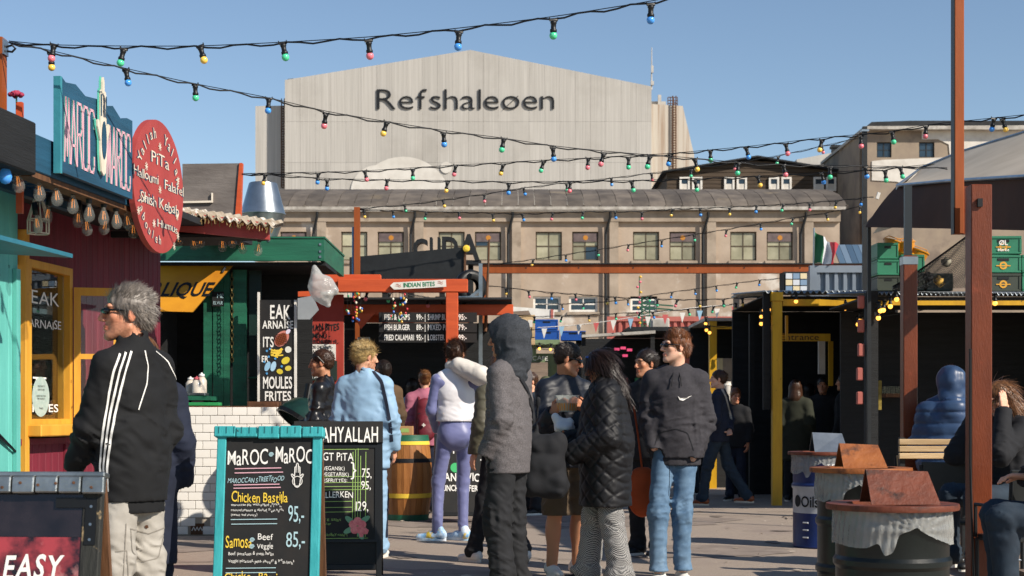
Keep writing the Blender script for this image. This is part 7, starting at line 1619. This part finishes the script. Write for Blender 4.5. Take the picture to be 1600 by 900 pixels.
# ---------- man with beer
A_, X_, S_ = -155, 884, 210.0
k = 1.75/1.8; l_ = lambda px, py, dy: loc(X_, S_, A_, 1.75, px, py, dy)
hR, hL = l_(861, 645, -.27), l_(913, 642, -.25)
p = person('dark haired man in navy pullover holding up a cup of beer', X_, S_, A_, 1.75, skin=S_tan, head=(58, -16, 0), J=dict(wR=hR, wL=hL, eR=(.25, .08, 1.1), eL=(-.25, .08, 1.12), head=(0, .045, 1.655)), top=dict(m=cloth('navy_nylon', '#0f131d', '#141a26', rough=.5, bump=.1), t=.028, hem=.83, neck='collar', amp=.014, vox=.0095), legs=dict(m=cloth('brown_shorts', '#5a4a38', '#4e4030'), t=.03, kn=.1, end=.47, amp=.012), shoes=dict(m=W_sh), hair=dict(m=H_dark, n=2600, L=.035, lift=.25, jit=.3, t=.009), hands=dict(R=dict(d=w2l(A_, .6, -.25, .55), n=w2l(A_, .9, 0, 0), t=(0, 0, 1), curl=.7), L=dict(d=w2l(A_, -.6, -.25, .5), n=w2l(A_, -.9, 0, 0), t=(0, 0, 1), curl=.7)))
glasses(p)
cup = thing('plastic_cup', 'wide clear plastic cup half full of amber beer held in two hands', 'cup', at(886, 643, 216))
M_cup = mat('clear_cup', '#dfe3da', rough=.08, bump=0, spec=.6, alpha=.35); M_beer = mat('amber_beer', '#d08a1c', '#c27d14', sc=9, rough=.1, bump=0)
MB().lathe([(.066, 0), (.088, .115), (.092, .117), (.088, .119), (.084, .112), (.063, .004), (0, .004), (0, 0)], n=28, cap=False).build('cup_wall', M_cup, cup, smooth=True); MB().lathe([(0, .006), (.0672, .006), (.0775, .06), (.07, .06), (0, .06)], n=24, cap=False).build('beer', M_beer, cup)
# ---------- woman in quilted jacket
A_, X_, S_ = 84, 946, 222.0; l_ = lambda px, py, dy: loc(X_, S_, A_, 1.68, px, py, dy)
M_quil = mat('quilted_satin', '#101012', '#17171a', sc=8, rough=.58, bump=.15, bsc=50, dist=.004, spec=.3)
M_hound = bpy.data.materials.new('houndstooth'); M_hound.use_nodes = True; N = M_hound.node_tree.nodes; L = M_hound.node_tree.links
tc = N.new('ShaderNodeTexCoord'); mp = N.new('ShaderNodeMapping'); mp.inputs['Rotation'].default_value = (0, 0, .6); ck = N.new('ShaderNodeTexChecker'); ck.inputs['Scale'].default_value = 130; ck.inputs[1].default_value = (.4, .39, .37, 1); ck.inputs[2].default_value = (.02, .02, .025, 1); L.new(tc.outputs['Object'], mp.inputs[0]); L.new(mp.outputs[0], ck.inputs[0]); L.new(ck.outputs[0], N['Principled BSDF'].inputs['Base Color']); N['Principled BSDF'].inputs['Roughness'].default_value = .85
wl_, wr_ = l_(893, 708, -.16), l_(886, 690, .1)
p = person('woman with long dark hair in black quilted jacket and checked trousers', X_, S_, A_, 1.68, skin=S_tan, fem=True, head=(8, -20, 0), J=dict(wL=wl_, wR=wr_, eL=(-.255, -.03, 1.12), eR=(.22, .06, 1.1), head=(0, .05, 1.645), aL=(-.12, -.12, .085), kL=(-.1, -.05, .51), aR=(.12, .14, .085), kR=(.1, .09, .51)), top=dict(m=M_quil, t=.05, wide=1.3, waist=.06, hem=.60, amp=.007, vox=.0085, fl=.72, sleeve=1.15, neck='collar', extra=quilt(.125, .009, (.45, 1))), legs=dict(m=M_hound, t=.018, kn=.088, an=.092, amp=.010), shoes=dict(m=B_sh), hair=dict(m=hairm('dark_brown_wavy', '#2b1b13', '#190f0b'), style='long', n=3600, L=.16, comb=(0, -.35, -1), lift=.12, jit=.25, grav=1.2, wd=.0026, curl=.008, t=.012), hands=dict(L=dict(d=w2l(A_, -.9, -.1, .25), n=(.8, 0, .5), t=(0, .2, 1), curl=.75), R=dict(d=w2l(A_, -.7, -.5, .3), n=(-.8, 0, .3), t=(0, 0, 1), curl=.7)))
ribbon_on(p['hair'], [tuple(p['hc']+p['R']@np.array(v)) for v in ((-.06, .06, .1), (0, .075, .115), (.06, .06, .1))], .012, M_bluep, 'hair_clip', .008, 10)
V, Q = sdf_mesh([ell((0, 0, 0), (.07, .06, .06), None, .03), cap((0, 0, 0), (.03, 0, -.13), .06, .04, None, .03), cap((-.03, 0, .03), (-.09, .02, .08), .04, .03, None, .02)], .008, disp=crumple(.016, 16)); o = inst('paper_napkin', np_mesh('paper_napkin', V, Q, cloth('white_napkin', '#d8d8da', '#c9cacd', rough=.6)), None, at(884, 668, 218)); tag(o, 'crumpled white napkin bundle held between the man and the woman', 'napkin')
V, Q = sdf_mesh([cap((0, 0, 0), (.02, 0, -.1), .06, .07, ((0, 1, 0), .5), .03)], .009, disp=crumple(.012, 12)); o = inst('denim_cloth', np_mesh('denim_cloth', V, Q, C_djean), None, at(908, 655, 214)+Vector((0, -.16, 0))); tag(o, 'folded dark denim cloth held behind the napkin', 'cloth')
# ---------- man in charcoal hoodie
A_, X_, S_ = 176, 1056, 209.0; l_ = lambda px, py, dy: loc(X_, S_, A_, 1.84, px, py, dy)
p = person('young man in charcoal hoodie, sunglasses and pale blue jeans', X_, S_, A_, 1.84, skin=S_pale, brow='#6a4326', head=(-66, 3, 0), J=dict(eL=l_(1104, 660, .03), wL=l_(1080, 716, -.1), eR=l_(1012, 650, .03), wR=l_(1020, 700, -.08), aL=l_(1066, 896, -.02), kL=l_(1064, 800, -.04), aR=l_(1027, 896, -.1), kR=l_(1026, 800, -.1), fL=.25, fR=-.3), top=dict(m=cloth('charcoal_fleece', '#2e2c30', '#37353a', bsc=180, sc=60), t=.026, hem=.86, wide=1.06, waist=.025, neck='hooddown', band=1, cuff=1, amp=.013, vox=.009, name='hoodie'), legs=dict(m=C_jean, t=.012, kn=.068, an=.058, amp=.008, vox=.009), shoes=dict(m=W_sh), hair=dict(m=H_ging, n=3000, L=.036, lift=.45, jit=.35, comb=lambda l: (0, .2, 1) if l[2] > .05 else (0, -.4, -.6), t=.009, wd=.002), hands=dict(R=None, L=None))
glasses(p)
ribbon_px(p, p['top'], [(1059, 619), (1062, 625), (1067, 626), (1081, 618), (1068, 622), (1063, 622)], 0, M_chalk, 'chest_emblem', .005, poly=True)
for sx in (-1, 1): MB().tube([tuple(np.array(p['j']['neck'])+np.array(v)) for v in ((sx*.02, .1, -.02), (sx*.03, .135, -.06), (sx*.035, .155, -.12))], .004).build('drawstring', C_black, p['top'])
ribbon_px(p, p['top'], [(1020, 705), (1030, 676), (1056, 670), (1074, 676), (1084, 704)], .005, C_black, 'pocket_seam')
ribbon_px(p, p['legs'], [(1046, 728), (1046, 752), (1044, 775)], .004, C_djean, 'fly_seam')
V, Q = sdf_mesh([cap((0, 0, .08), (0, 0, -.12), .085, .1, ((0, 1, 0), .5), .02)], .01, disp=crumple(.006, 9)); o = inst('orange_bag', np_mesh('orange_bag', V, Q, cloth('orange_canvas', '#b5512a', '#a2461f')), None, at(1003, 762, 206)); tag(o, 'small orange cloth bag between the quilted jacket and the jeans', 'bag')
MB().tube([(0, 0, .15), (-.03, 0, .4), (-.06, .02, .62)], .008).build('strap', _MM['cloth_orange_canvas'], o)
# ---------- others across the square
person('dark haired man peering out behind the charcoal hoodie', 1011, 184, 140, 1.76, skin=S_tan, head=(-18, 0, 0), hair=dict(m=H_dark, n=1500), top=dict(m=C_black, neck='crew'), legs=dict(m=C_black), shoes=dict(m=B_sh), q=1.2)
A_, X_, S_ = 68, 1124, 118.0; l_ = lambda px, py, dy: loc(X_, S_, A_, 1.8, px, py, dy)
p = person('young man in navy top with grey backpack strap and brown shoes striding left', X_, S_, A_, 1.8, skin=S_pale, head=(18, 2, 0), J=dict(aL=(-.1, .2, .085), kL=(-.09, .14, .52), aR=(.1, -.36, .12), kR=(.1, -.1, .52), wL=l_(1112, 660, -.2), eL=(-.26, -.02, 1.13), wR=l_(1138, 672, -.1), eR=(.2, -.08, 1.15)), hair=dict(m=H_brown, n=1300), top=dict(m=C_navy, neck='crew', t=.025), legs=dict(m=C_djean, amp=.012), shoes=dict(m=mat('tan_leather_shoe', '#a0522a', '#8a4522', sc=9, rough=.4, bump=.05), sole=mat('cream_sole', '#cfc3ae', bump=0)), hands=dict(L=dict(d=(.3, .9, .1), n=(1, 0, 0), t=(0, 0, 1), curl=.2), R=dict(curl=.3)), q=1.3)
ribbon_px(p, p['top'], [(1128, 608), (1134, 620), (1139, 640), (1142, 655)], .045, M_gut, 'backpack_strap')
person('short person with reddish hair and dark coat behind the striding man', 1150, 112, 150, 1.58, skin=S_ruddy, hair=dict(m=H_ging, n=500), top=dict(m=C_black), legs=dict(m=C_navy), shoes=dict(m=B_sh), q=1.8, head=(40, -10, 0))
cw2 = thing('paper_cup_stack', 'stack of white paper cups on the yellow stall counter', 'cups', at(1138, 632, 97)+Vector((0, .2, 0))); MB().lathe([(.055, 0), (.07, .36), (.075, .37), (0, .37)], n=16).build('cups', M_white, cw2, smooth=True); MB().lathe([(.0705, .3), (.078, .31), (.078, .33), (.0705, .34)], n=16, cap=False).build('cup_rim', M_white, cw2)
for i, (px, s, yw, h, lab, hs_, c) in enumerate(((1243, 113, -20, 1.7, 'long haired visitor in dark olive coat just inside the entrance', 'long', '#2c2f24'), (1286, 110, 160, 1.74, 'visitor in black standing in the middle of the dark entrance', 'short', '#1a1a1d'), (1320, 112, 60, 1.78, 'visitor in dark coat at the right side of the entrance', 'short', '#16181c'), (1264, 105, -60, 1.68, 'visitor in dark grey deep inside the entrance', 'bob', '#26282c'))):
    person(lab, px, s, yw, h, skin=S_tan, hair=dict(m=H_dark if i else H_brown, style=hs_, n=300), top=dict(m=cloth('dim%d' % i, c), t=.035, hem=.6), legs=dict(m=C_djean if i % 2 else C_black), shoes=dict(m=B_sh), q=2.0, fem=hs_ != 'short')
person('brown haired visitor far behind the hooded man', 829, 130, 120, 1.72, skin=S_fair, hair=dict(m=H_brown, n=600), top=dict(m=C_djean), legs=dict(m=C_black), shoes=dict(m=B_sh), q=1.7)
p = person('visitor in olive hooded coat near the sage green kiosk', 853, 122, 20, 1.68, skin=S_fair, hair=None, top=dict(m=cloth('olive_coat', '#56583f', '#4a4c36'), neck='hooddown', t=.035, hem=.6), legs=dict(m=C_black), shoes=dict(m=B_sh), q=1.6)
garment(p, 'hood', xf([ell((0, -.02, .03), (.1, .12, .125), None, .04), cap((0, -.03, -.03), (0, -.03, -.13), .09, .1, None, .05)], p['R'], p['hc']), _MM['cloth_olive_coat'], .014, subs=xf([ell((0, .13, -.01), (.07, .1, .11), None, .02)], p['R'], p['hc']))
for i, (px, s_, yw, h, lab, st_, c) in enumerate(((936, 118, 150, 1.74, 'man in mustard jacket standing at the far black stall', 'short', '#7a5a22'), (972, 108, -30, 1.66, 'woman in red coat at the far black stall', 'bob', '#7c2326'), (1078, 104, 40, 1.78, 'man in grey sweater right behind the charcoal hoodie', 'short', '#5a5c60'), (806, 112, -120, 1.7, 'woman in white top beside the sage green kiosk', 'long', '#c9c4ba'), (689, 121, 60, 1.76, 'man in teal jacket at the fish menu', 'short', '#2a5a60'), (1192, 92, 110, 1.74, 'man in blue shirt deep in the smaller yellow stall', 'short', '#31507a'), (905, 105, 60, 1.72, 'man in black coat between the kiosk and the black stall', 'short', '#1c1e22'))):
    person(lab, px, s_, yw, h, skin=(S_fair, S_tan)[i % 2], hair=dict(m=(H_brown, H_dark, H_lbr)[i % 3], style=st_, n=400), top=dict(m=cloth('far%d' % i, c), neck='crew'), legs=dict(m=(C_djean, C_black)[i % 2]), shoes=dict(m=B_sh), q=1.9, fem=st_ != 'short')
# ---------- seated people on the terrace
mb = MB().bx(3.45, 9, 9.9, 13.2, 0, .14); tag(mb.build('terrace_deck', M_greyw), kind='structure')
p = person('person in blue puffer jacket with hood up seated between the posts', 1487, 204, -10, 1.78, J=SEAT, z0=.24, skin=S_fair, hair=dict(m=H_brown, n=800), top=dict(m=cloth('blue_puffer', '#2b405c', '#34496a', rough=.4, bump=.1), t=.05, wide=1.12, waist=.04, hem=.42, neck='hooddown', extra=quilt(.09, .012, kind='row'), amp=.008), legs=dict(m=C_djean), shoes=dict(m=B_sh), q=1.2)
garment(p, 'hood', xf([ell((0, -.025, .02), (.11, .13, .12), None, .04), cap((0, -.04, -.03), (0, -.05, -.13), .105, .115, None, .05)], p['R'], p['hc']), _MM['cloth_blue_puffer'], .011, subs=xf([ell((0, .13, .0), (.08, .11, .11), None, .02)], p['R'], p['hc']), disp=crumple(.008, 10))
p = person('woman in glasses leaning her head on her hand at the terrace table', 1572, 236, 120, 1.66, J=dict(SEAT, wR=(.13, .17, 1.08), eR=(.2, .3, .80), wL=(-.13, .17, 1.1), eL=(-.22, .3, .8), head=(0, .07, 1.2)), z0=.2, skin=S_pale, fem=True, head=(-10, -26, 0), hair=dict(m=H_lbr, style='long', n=2200, L=.12, comb=(0, -.3, -1), lift=.1, grav=1, wd=.0024), top=dict(m=C_black, hem=.42, t=.03), legs=dict(m=C_djean), shoes=dict(m=B_sh), q=1.0, hands=dict(R=dict(d=(-.1, -.1, 1), n=(-1, 0, 0), t=(0, -1, 0), curl=.15), L=dict(d=(.1, -.1, 1), n=(1, 0, 0), t=(0, -1, 0), curl=.15)))
R, hc = p['R'], p['hc']; T = lambda x, y, z: tuple(R@np.array((x, y, z))*.91+hc); gl_ = []
mb = MB()
for s in (-1, 1): mb.tube([T(s*.034+.024*math.cos(a), .112, .008+.022*math.sin(a)) for a in np.linspace(0, 2*PI, 15)], .0018, 5); mb.tube([T(s*.058, .108, .014), T(s*.08, .03, .012), T(s*.083, -.01, .008)], .0018, 5)
mb.build('spectacles', mat('gold_wire', '#b08a3a', rough=.3, metal=.8, bump=0), p['root'])
person('person in dark sweater seated at the right edge with jeans knee forward', 1692, 285, 80, 1.78, J=dict(SEAT, eL=(-.22, .0, .74), wL=(-.15, .2, .62)), z0=.12, skin=S_fair, hair=dict(m=H_dark, n=600), top=dict(m=C_char, hem=.42, t=.035, amp=.012), legs=dict(m=C_djean, t=.025, kn=.085), shoes=dict(m=B_sh), q=1.1)
person('dim figure standing inside the dark terrace stall', 1566, 121, 170, 1.76, skin=S_tan, hair=dict(m=H_dark, n=300), top=dict(m=C_black), legs=dict(m=C_black), shoes=dict(m=B_sh), q=2)
# ================================================================= festoon lamps
BC = dict(r='#ee7f8a', y='#ffd060', g='#56d8a0', b='#4f9ff0', o='#ffc060')
M_bulb = {k: mat('bulb_'+k, v, rough=.18, bump=0, spec=.6, sss=.15) for k, v in BC.items()}
M_glow = mat('glowing_bulb', '#ffb04a', rough=.3, bump=0, emit=2.2)
M_clear = mat('clear_bulb_glass', '#9a9a94', rough=.02, bump=0, spec=.8, alpha=.22)
M_fil = mat('filament', '#ff9a3c', bump=0, emit=1.6)
_fb = {}
def festoon_meshes():
    sk_ = MB().lathe([(0, .0), (.016, .0), (.02, -.012), (.016, -.02), (.015, -.045), (.02, -.05), (.021, -.06), (.019, -.066), (0, -.066)], n=12); sk_.box((0, 0, .004), (.05, .02, .016), None, .003)
    sk_.box((-.024, 0, .014), (.006, .006, .012)); sk_.box((.024, 0, .014), (.006, .006, .012))
    _fb['s'] = sk_.mesh('socket', M_sock, True)
    prof = [(.012, -.064)]+[(.0235*math.sin(a), -.0865-.0235*math.cos(PI-a)*-1*-1) for a in np.linspace(.5, PI, 9)]
    prof = [(.012, -.062)]+[(.0235*math.sin(a), -.0845+.0235*math.cos(a)) for a in np.linspace(.55, PI-.02, 9)]
    for k, m in list(M_bulb.items())+[('G', M_glow)]: _fb[k] = MB().lathe(prof, n=16).mesh('bulb', m, True)
festoon_meshes()
def festoon(label, pts, s0, s1, seq, bulbs=None, size=.92, wire2=True, slack=1.5):
    """pts: cable in photo pixels, s from s0 to s1 along it; bulbs: pixel columns of the lamps"""
    t = thing('string_lights', label, 'string lights', (0, 0, 0), 0, 'coloured festoon lamps over the square'); X = [p[0] for p in pts]
    def w(px):
        u = (px-pts[0][0])/(pts[-1][0]-pts[0][0]); inv = (1-u)/s0+u/s1; py = np.interp(px, X, [p[1] for p in pts]); return at(px, py, 1/inv)
    n = max(24, len(pts)*5); xs = np.linspace(X[0], X[-1], n)
    # smooth the polyline
    co = [w(x) for x in xs]
    for _ in range(2): co = [co[0]]+[(co[i-1]+co[i]*2+co[i+1])/4 for i in range(1, n-1)]+[co[-1]]
    sag = [v+Vector((0, 0, -.012*slack*(.5+.5*math.sin(i*1.7)))) for i, v in enumerate(co)]
    MB().tube(sag, .006*size, 5).build('cable', M_sock, t, smooth=True)
    if wire2: MB().tube(co, .0028*size, 4).build('support_wire', M_sock, t)
    for i, px in enumerate(bulbs or []):
        v = w(px); d = min(range(n), key=lambda q: abs(co[q].x-v.x)); v = Vector((v.x, v.y, sag[d].z)); r = (rnd.uniform(-.15, .15), rnd.uniform(-.3, .3), rnd.uniform(-.4, .4))
        so_ = inst('socket', _fb['s'], t, v-Vector((0, 0, .008)), r, (size,)*3); inst('bulb', _fb[seq[i % len(seq)]], so_)
    return t
festoon('uppermost string of coloured lamps crossing the sky to the top edge', [(14, 64), (70, 70), (193, 72), (313, 72), (442, 66), (576, 58), (717, 44), (865, 26), (1017, 2), (1060, -7), (1130, -26)], 268, 300, 'rgygrbgb', [84, 193, 313, 442, 576, 717, 865, 1017])
festoon('string of coloured lamps descending from the left pole towards the dark house', [(14, 64), (80, 79), (197, 107), (305, 131), (418, 152), (509, 174), (604, 190), (693, 204), (789, 216), (864, 228), (943, 236), (1015, 242), (1086, 247), (1154, 254), (1227, 257), (1290, 258), (1350, 259), (1480, 262)], 268, 180, 'ybgbrybgbrgygrgb', [80, 197, 305, 420, 509, 604, 693, 787, 864, 943, 1015, 1086, 1154, 1224, 1297, 1352])
festoon('string of lamps rising to the right in front of the hall lettering', [(378, 271), (495, 269), (570, 267), (645, 262), (712, 258), (785, 254), (850, 250), (920, 247), (980, 243), (1047, 240), (1110, 234), (1166, 229), (1228, 222), (1284, 215), (1344, 210), (1395, 205), (1447, 195), (1555, 184), (1640, 175)], 165, 215, 'brgrygrgbgbryrgrby', [497, 570, 645, 712, 786, 849, 919, 982, 1047, 1110, 1166, 1228, 1284, 1345, 1394, 1447, 1553, 1567], .88)
festoon('string of lamps just above the long workshop roof', [(378, 271), (430, 273), (511, 279), (605, 281), (700, 282), (795, 284), (892, 283), (987, 282), (1085, 279), (1185, 275), (1280, 270), (1352, 266), (1408, 261), (1460, 256)], 165, 190, 'ybrybrggybgg', [414, 511, 605, 699, 795, 891, 987, 1086, 1184, 1284, 1383, 1407], .88)
festoon('low string of lamps along the workshop gutter', [(562, 327), (620, 329), (665, 330), (717, 331), (815, 334), (865, 332), (910, 330), (960, 330), (1003, 330), (1050, 326), (1094, 325), (1140, 323), (1182, 321), (1224, 319), (1265, 316), (1307, 313), (1347, 309), (1365, 307)], 112, 120, 'ybgrybrgbryb', [569, 614, 666, 717, 770, 816, 864, 911, 961, 1003, 1051, 1094, 1140, 1182, 1224, 1265, 1307, 1347])
festoon('string of lamps rising from the orange pole across the roof', [(562, 325), (633, 320), (692, 312), (757, 303), (820, 293), (886, 285), (956, 278), (1018, 270), (1090, 262), (1160, 252), (1216, 243), (1285, 228), (1350, 213)], 112, 112, 'gyrbgbrgrgr', [632, 692, 757, 818, 885, 955, 1018, 1080, 1150, 1216, 1284], 1)
festoon('string of lamps rising from the beam across the workshop windows', [(770, 413), (833, 405), (884, 397), (934, 390), (982, 382), (1034, 374), (1085, 366), (1135, 358), (1188, 349), (1239, 340), (1292, 332), (1345, 322)], 92, 100, 'ybgrbgrbgy', [833, 884, 934, 982, 1034, 1084, 1135, 1188, 1239, 1291, 1344], 1)
festoon('string of lamps under the long orange beam', [(756, 445), (790, 449), (826, 453), (862, 457), (899, 459), (960, 464), (1030, 467), (1090, 468), (1140, 466), (1190, 462), (1200, 460)], 98, 110, 'gyrbrybgry', [757, 790, 826, 862, 899, 948, 961, 1027, 1058, 1091, 1130, 1160, 1185], 1)
festoon('faint far string of lamps above the black stall', [(840, 475), (900, 474), (960, 470), (1017, 461), (1050, 456), (1086, 451), (1130, 445), (1180, 438), (1225, 434)], 80, 86, 'bgbgbb', [878, 912, 981, 1017, 1050, 1086, 1119, 1152, 1187, 1220], 1)
festoon('string of lamps along the front of the far stalls', [(800, 495), (850, 494), (900, 492), (950, 490), (1010, 487), (1060, 484), (1120, 478), (1180, 470)], 84, 100, 'ggyggb', [835, 878, 920, 962, 1000, 1020, 1075, 1115, 1150], 1)
festoon('string of amber lamps along the orange stall rafter', [(560, 452), (620, 456), (690, 468), (757, 476), (800, 482)], 127, 122, 'rgroo', [574, 609, 666, 690, 725, 757, 783], 1.1)
# lit amber lamps on the yellow stalls
def lamps(label, spots, grp, key='G', size=1.15):
    t = thing('string_lights', label, 'string lights', (0, 0, 0), 0, grp); pr = None; mb = MB()
    for px, py, s in spots:
        v = at(px, py, s); so_ = inst('socket', _fb['s'], t, v+Vector((0, 0, .085*size)), (0, rnd.uniform(-.2, .2), rnd.uniform(0, 3)), (size,)*3); inst('bulb', _fb[key], so_)
        q = v+Vector((0, 0, .095*size))
        if pr is not None: mb.tube([pr, (pr+q)/2+Vector((0, 0, -.03)), q], .006, 5)
        pr = q
    mb.build('cable', M_sock, t); return t
lamps('cluster of lit amber lamps at the yellow entrance post', [(1194, 485, 117), (1196, 492, 117), (1199, 488, 116), (1202, 484, 117), (1190, 506, 116), (1197, 503, 117), (1195, 512, 116), (1200, 496, 117), (1190, 495, 116), (1244, 471, 119), (1321, 482, 119)], 'lit amber lamps')
lamps('lit amber lamps under the smaller yellow stall roof', [(1103, 506, 98), (1102, 516, 98), (1108, 520, 98), (1151, 519, 98), (1177, 523, 98), (1182, 527, 97), (1160, 591, 95)], 'lit amber lamps')
lamps('lit amber lamps along the dark terrace roof', [(1345, 501, 125), (1341, 507, 124), (1343, 514, 124), (1373, 486, 138), (1382, 485, 138), (1372, 497, 137), (1391, 479, 138), (1399, 468, 138), (1555, 474, 139), (1332, 515, 122)], 'lit amber lamps')
lamps('row of small lit lamps under the sage green kiosk roof', [(822, 545, 83), (843, 545, 83), (861, 546, 83), (867, 552, 83), (871, 557, 83), (800, 545, 83)], 'lit amber lamps', 'G', 1.15)
# ================================================================= clear filament bulbs under the stall beams
bp1 = [(.012, 0), (.014, -.02), (.03, -.055), (.036, -.08), (.034, -.1), (.022, -.118), (0, -.125)]
m_gl = MB().lathe(bp1, n=16).mesh('glass_bulb', M_clear, True); m_sk = MB().lathe([(0, .075), (.018, .075), (.02, .0), (.016, -.006), (0, -.006)], n=12).mesh('socket', M_sock, True)
mf = MB()
for k in range(3): a = k*PI*2/3; mf.tube([(.006*math.cos(a), .006*math.sin(a), -.03), (.012*math.cos(a), .012*math.sin(a), -.085)], .0007, 3)
m_fi = mf.mesh('filament', M_fil); m_glb = MB().lathe(bp1, n=16).mesh('blue_bulb', M_bulb['b'], True)
def edison(label, spots, group='clear filament bulbs'):
    t = thing('bulb_garland', label, 'bulbs', (0, 0, 0), 0, group); pr = None; mb = MB()
    for px, py, s in spots:
        v = at(px, py, s)+Vector((0, 0, .075)); so_ = inst('socket', m_sk, t, v, (rnd.uniform(-.15, .15), rnd.uniform(-.15, .15), 0))
        if px < 12: inst('bulb', m_glb, so_)
        else: inst('bulb', m_gl, so_); inst('filament', m_fi, so_)
        q = v+Vector((0, 0, .075))
        if pr is not None: mb.tube([pr, (pr+q)/2+Vector((0, 0, -.02)), q], .005, 5)
        pr = q
    mb.build('cable', M_sock, t); return t
edison('row of clear filament bulbs under the blue beam', [(9, 274, 280), (26, 288, 274), (60, 302, 266), (87, 310, 260), (114, 322, 252), (139, 335, 247), (162, 341, 241), (181, 347, 236), (197, 349, 231)])
edison('second row of clear filament bulbs hanging lower behind the blue beam', [(56, 353, 245), (76, 338, 243), (122, 345, 238), (134, 357, 237), (166, 356, 232), (207, 362, 224)])
edison('row of clear filament bulbs under the coral red awning', [(281, 376, 192), (301, 382, 190), (314, 379, 190), (347, 385, 190), (363, 379, 188), (377, 388, 190), (405, 391, 190)])
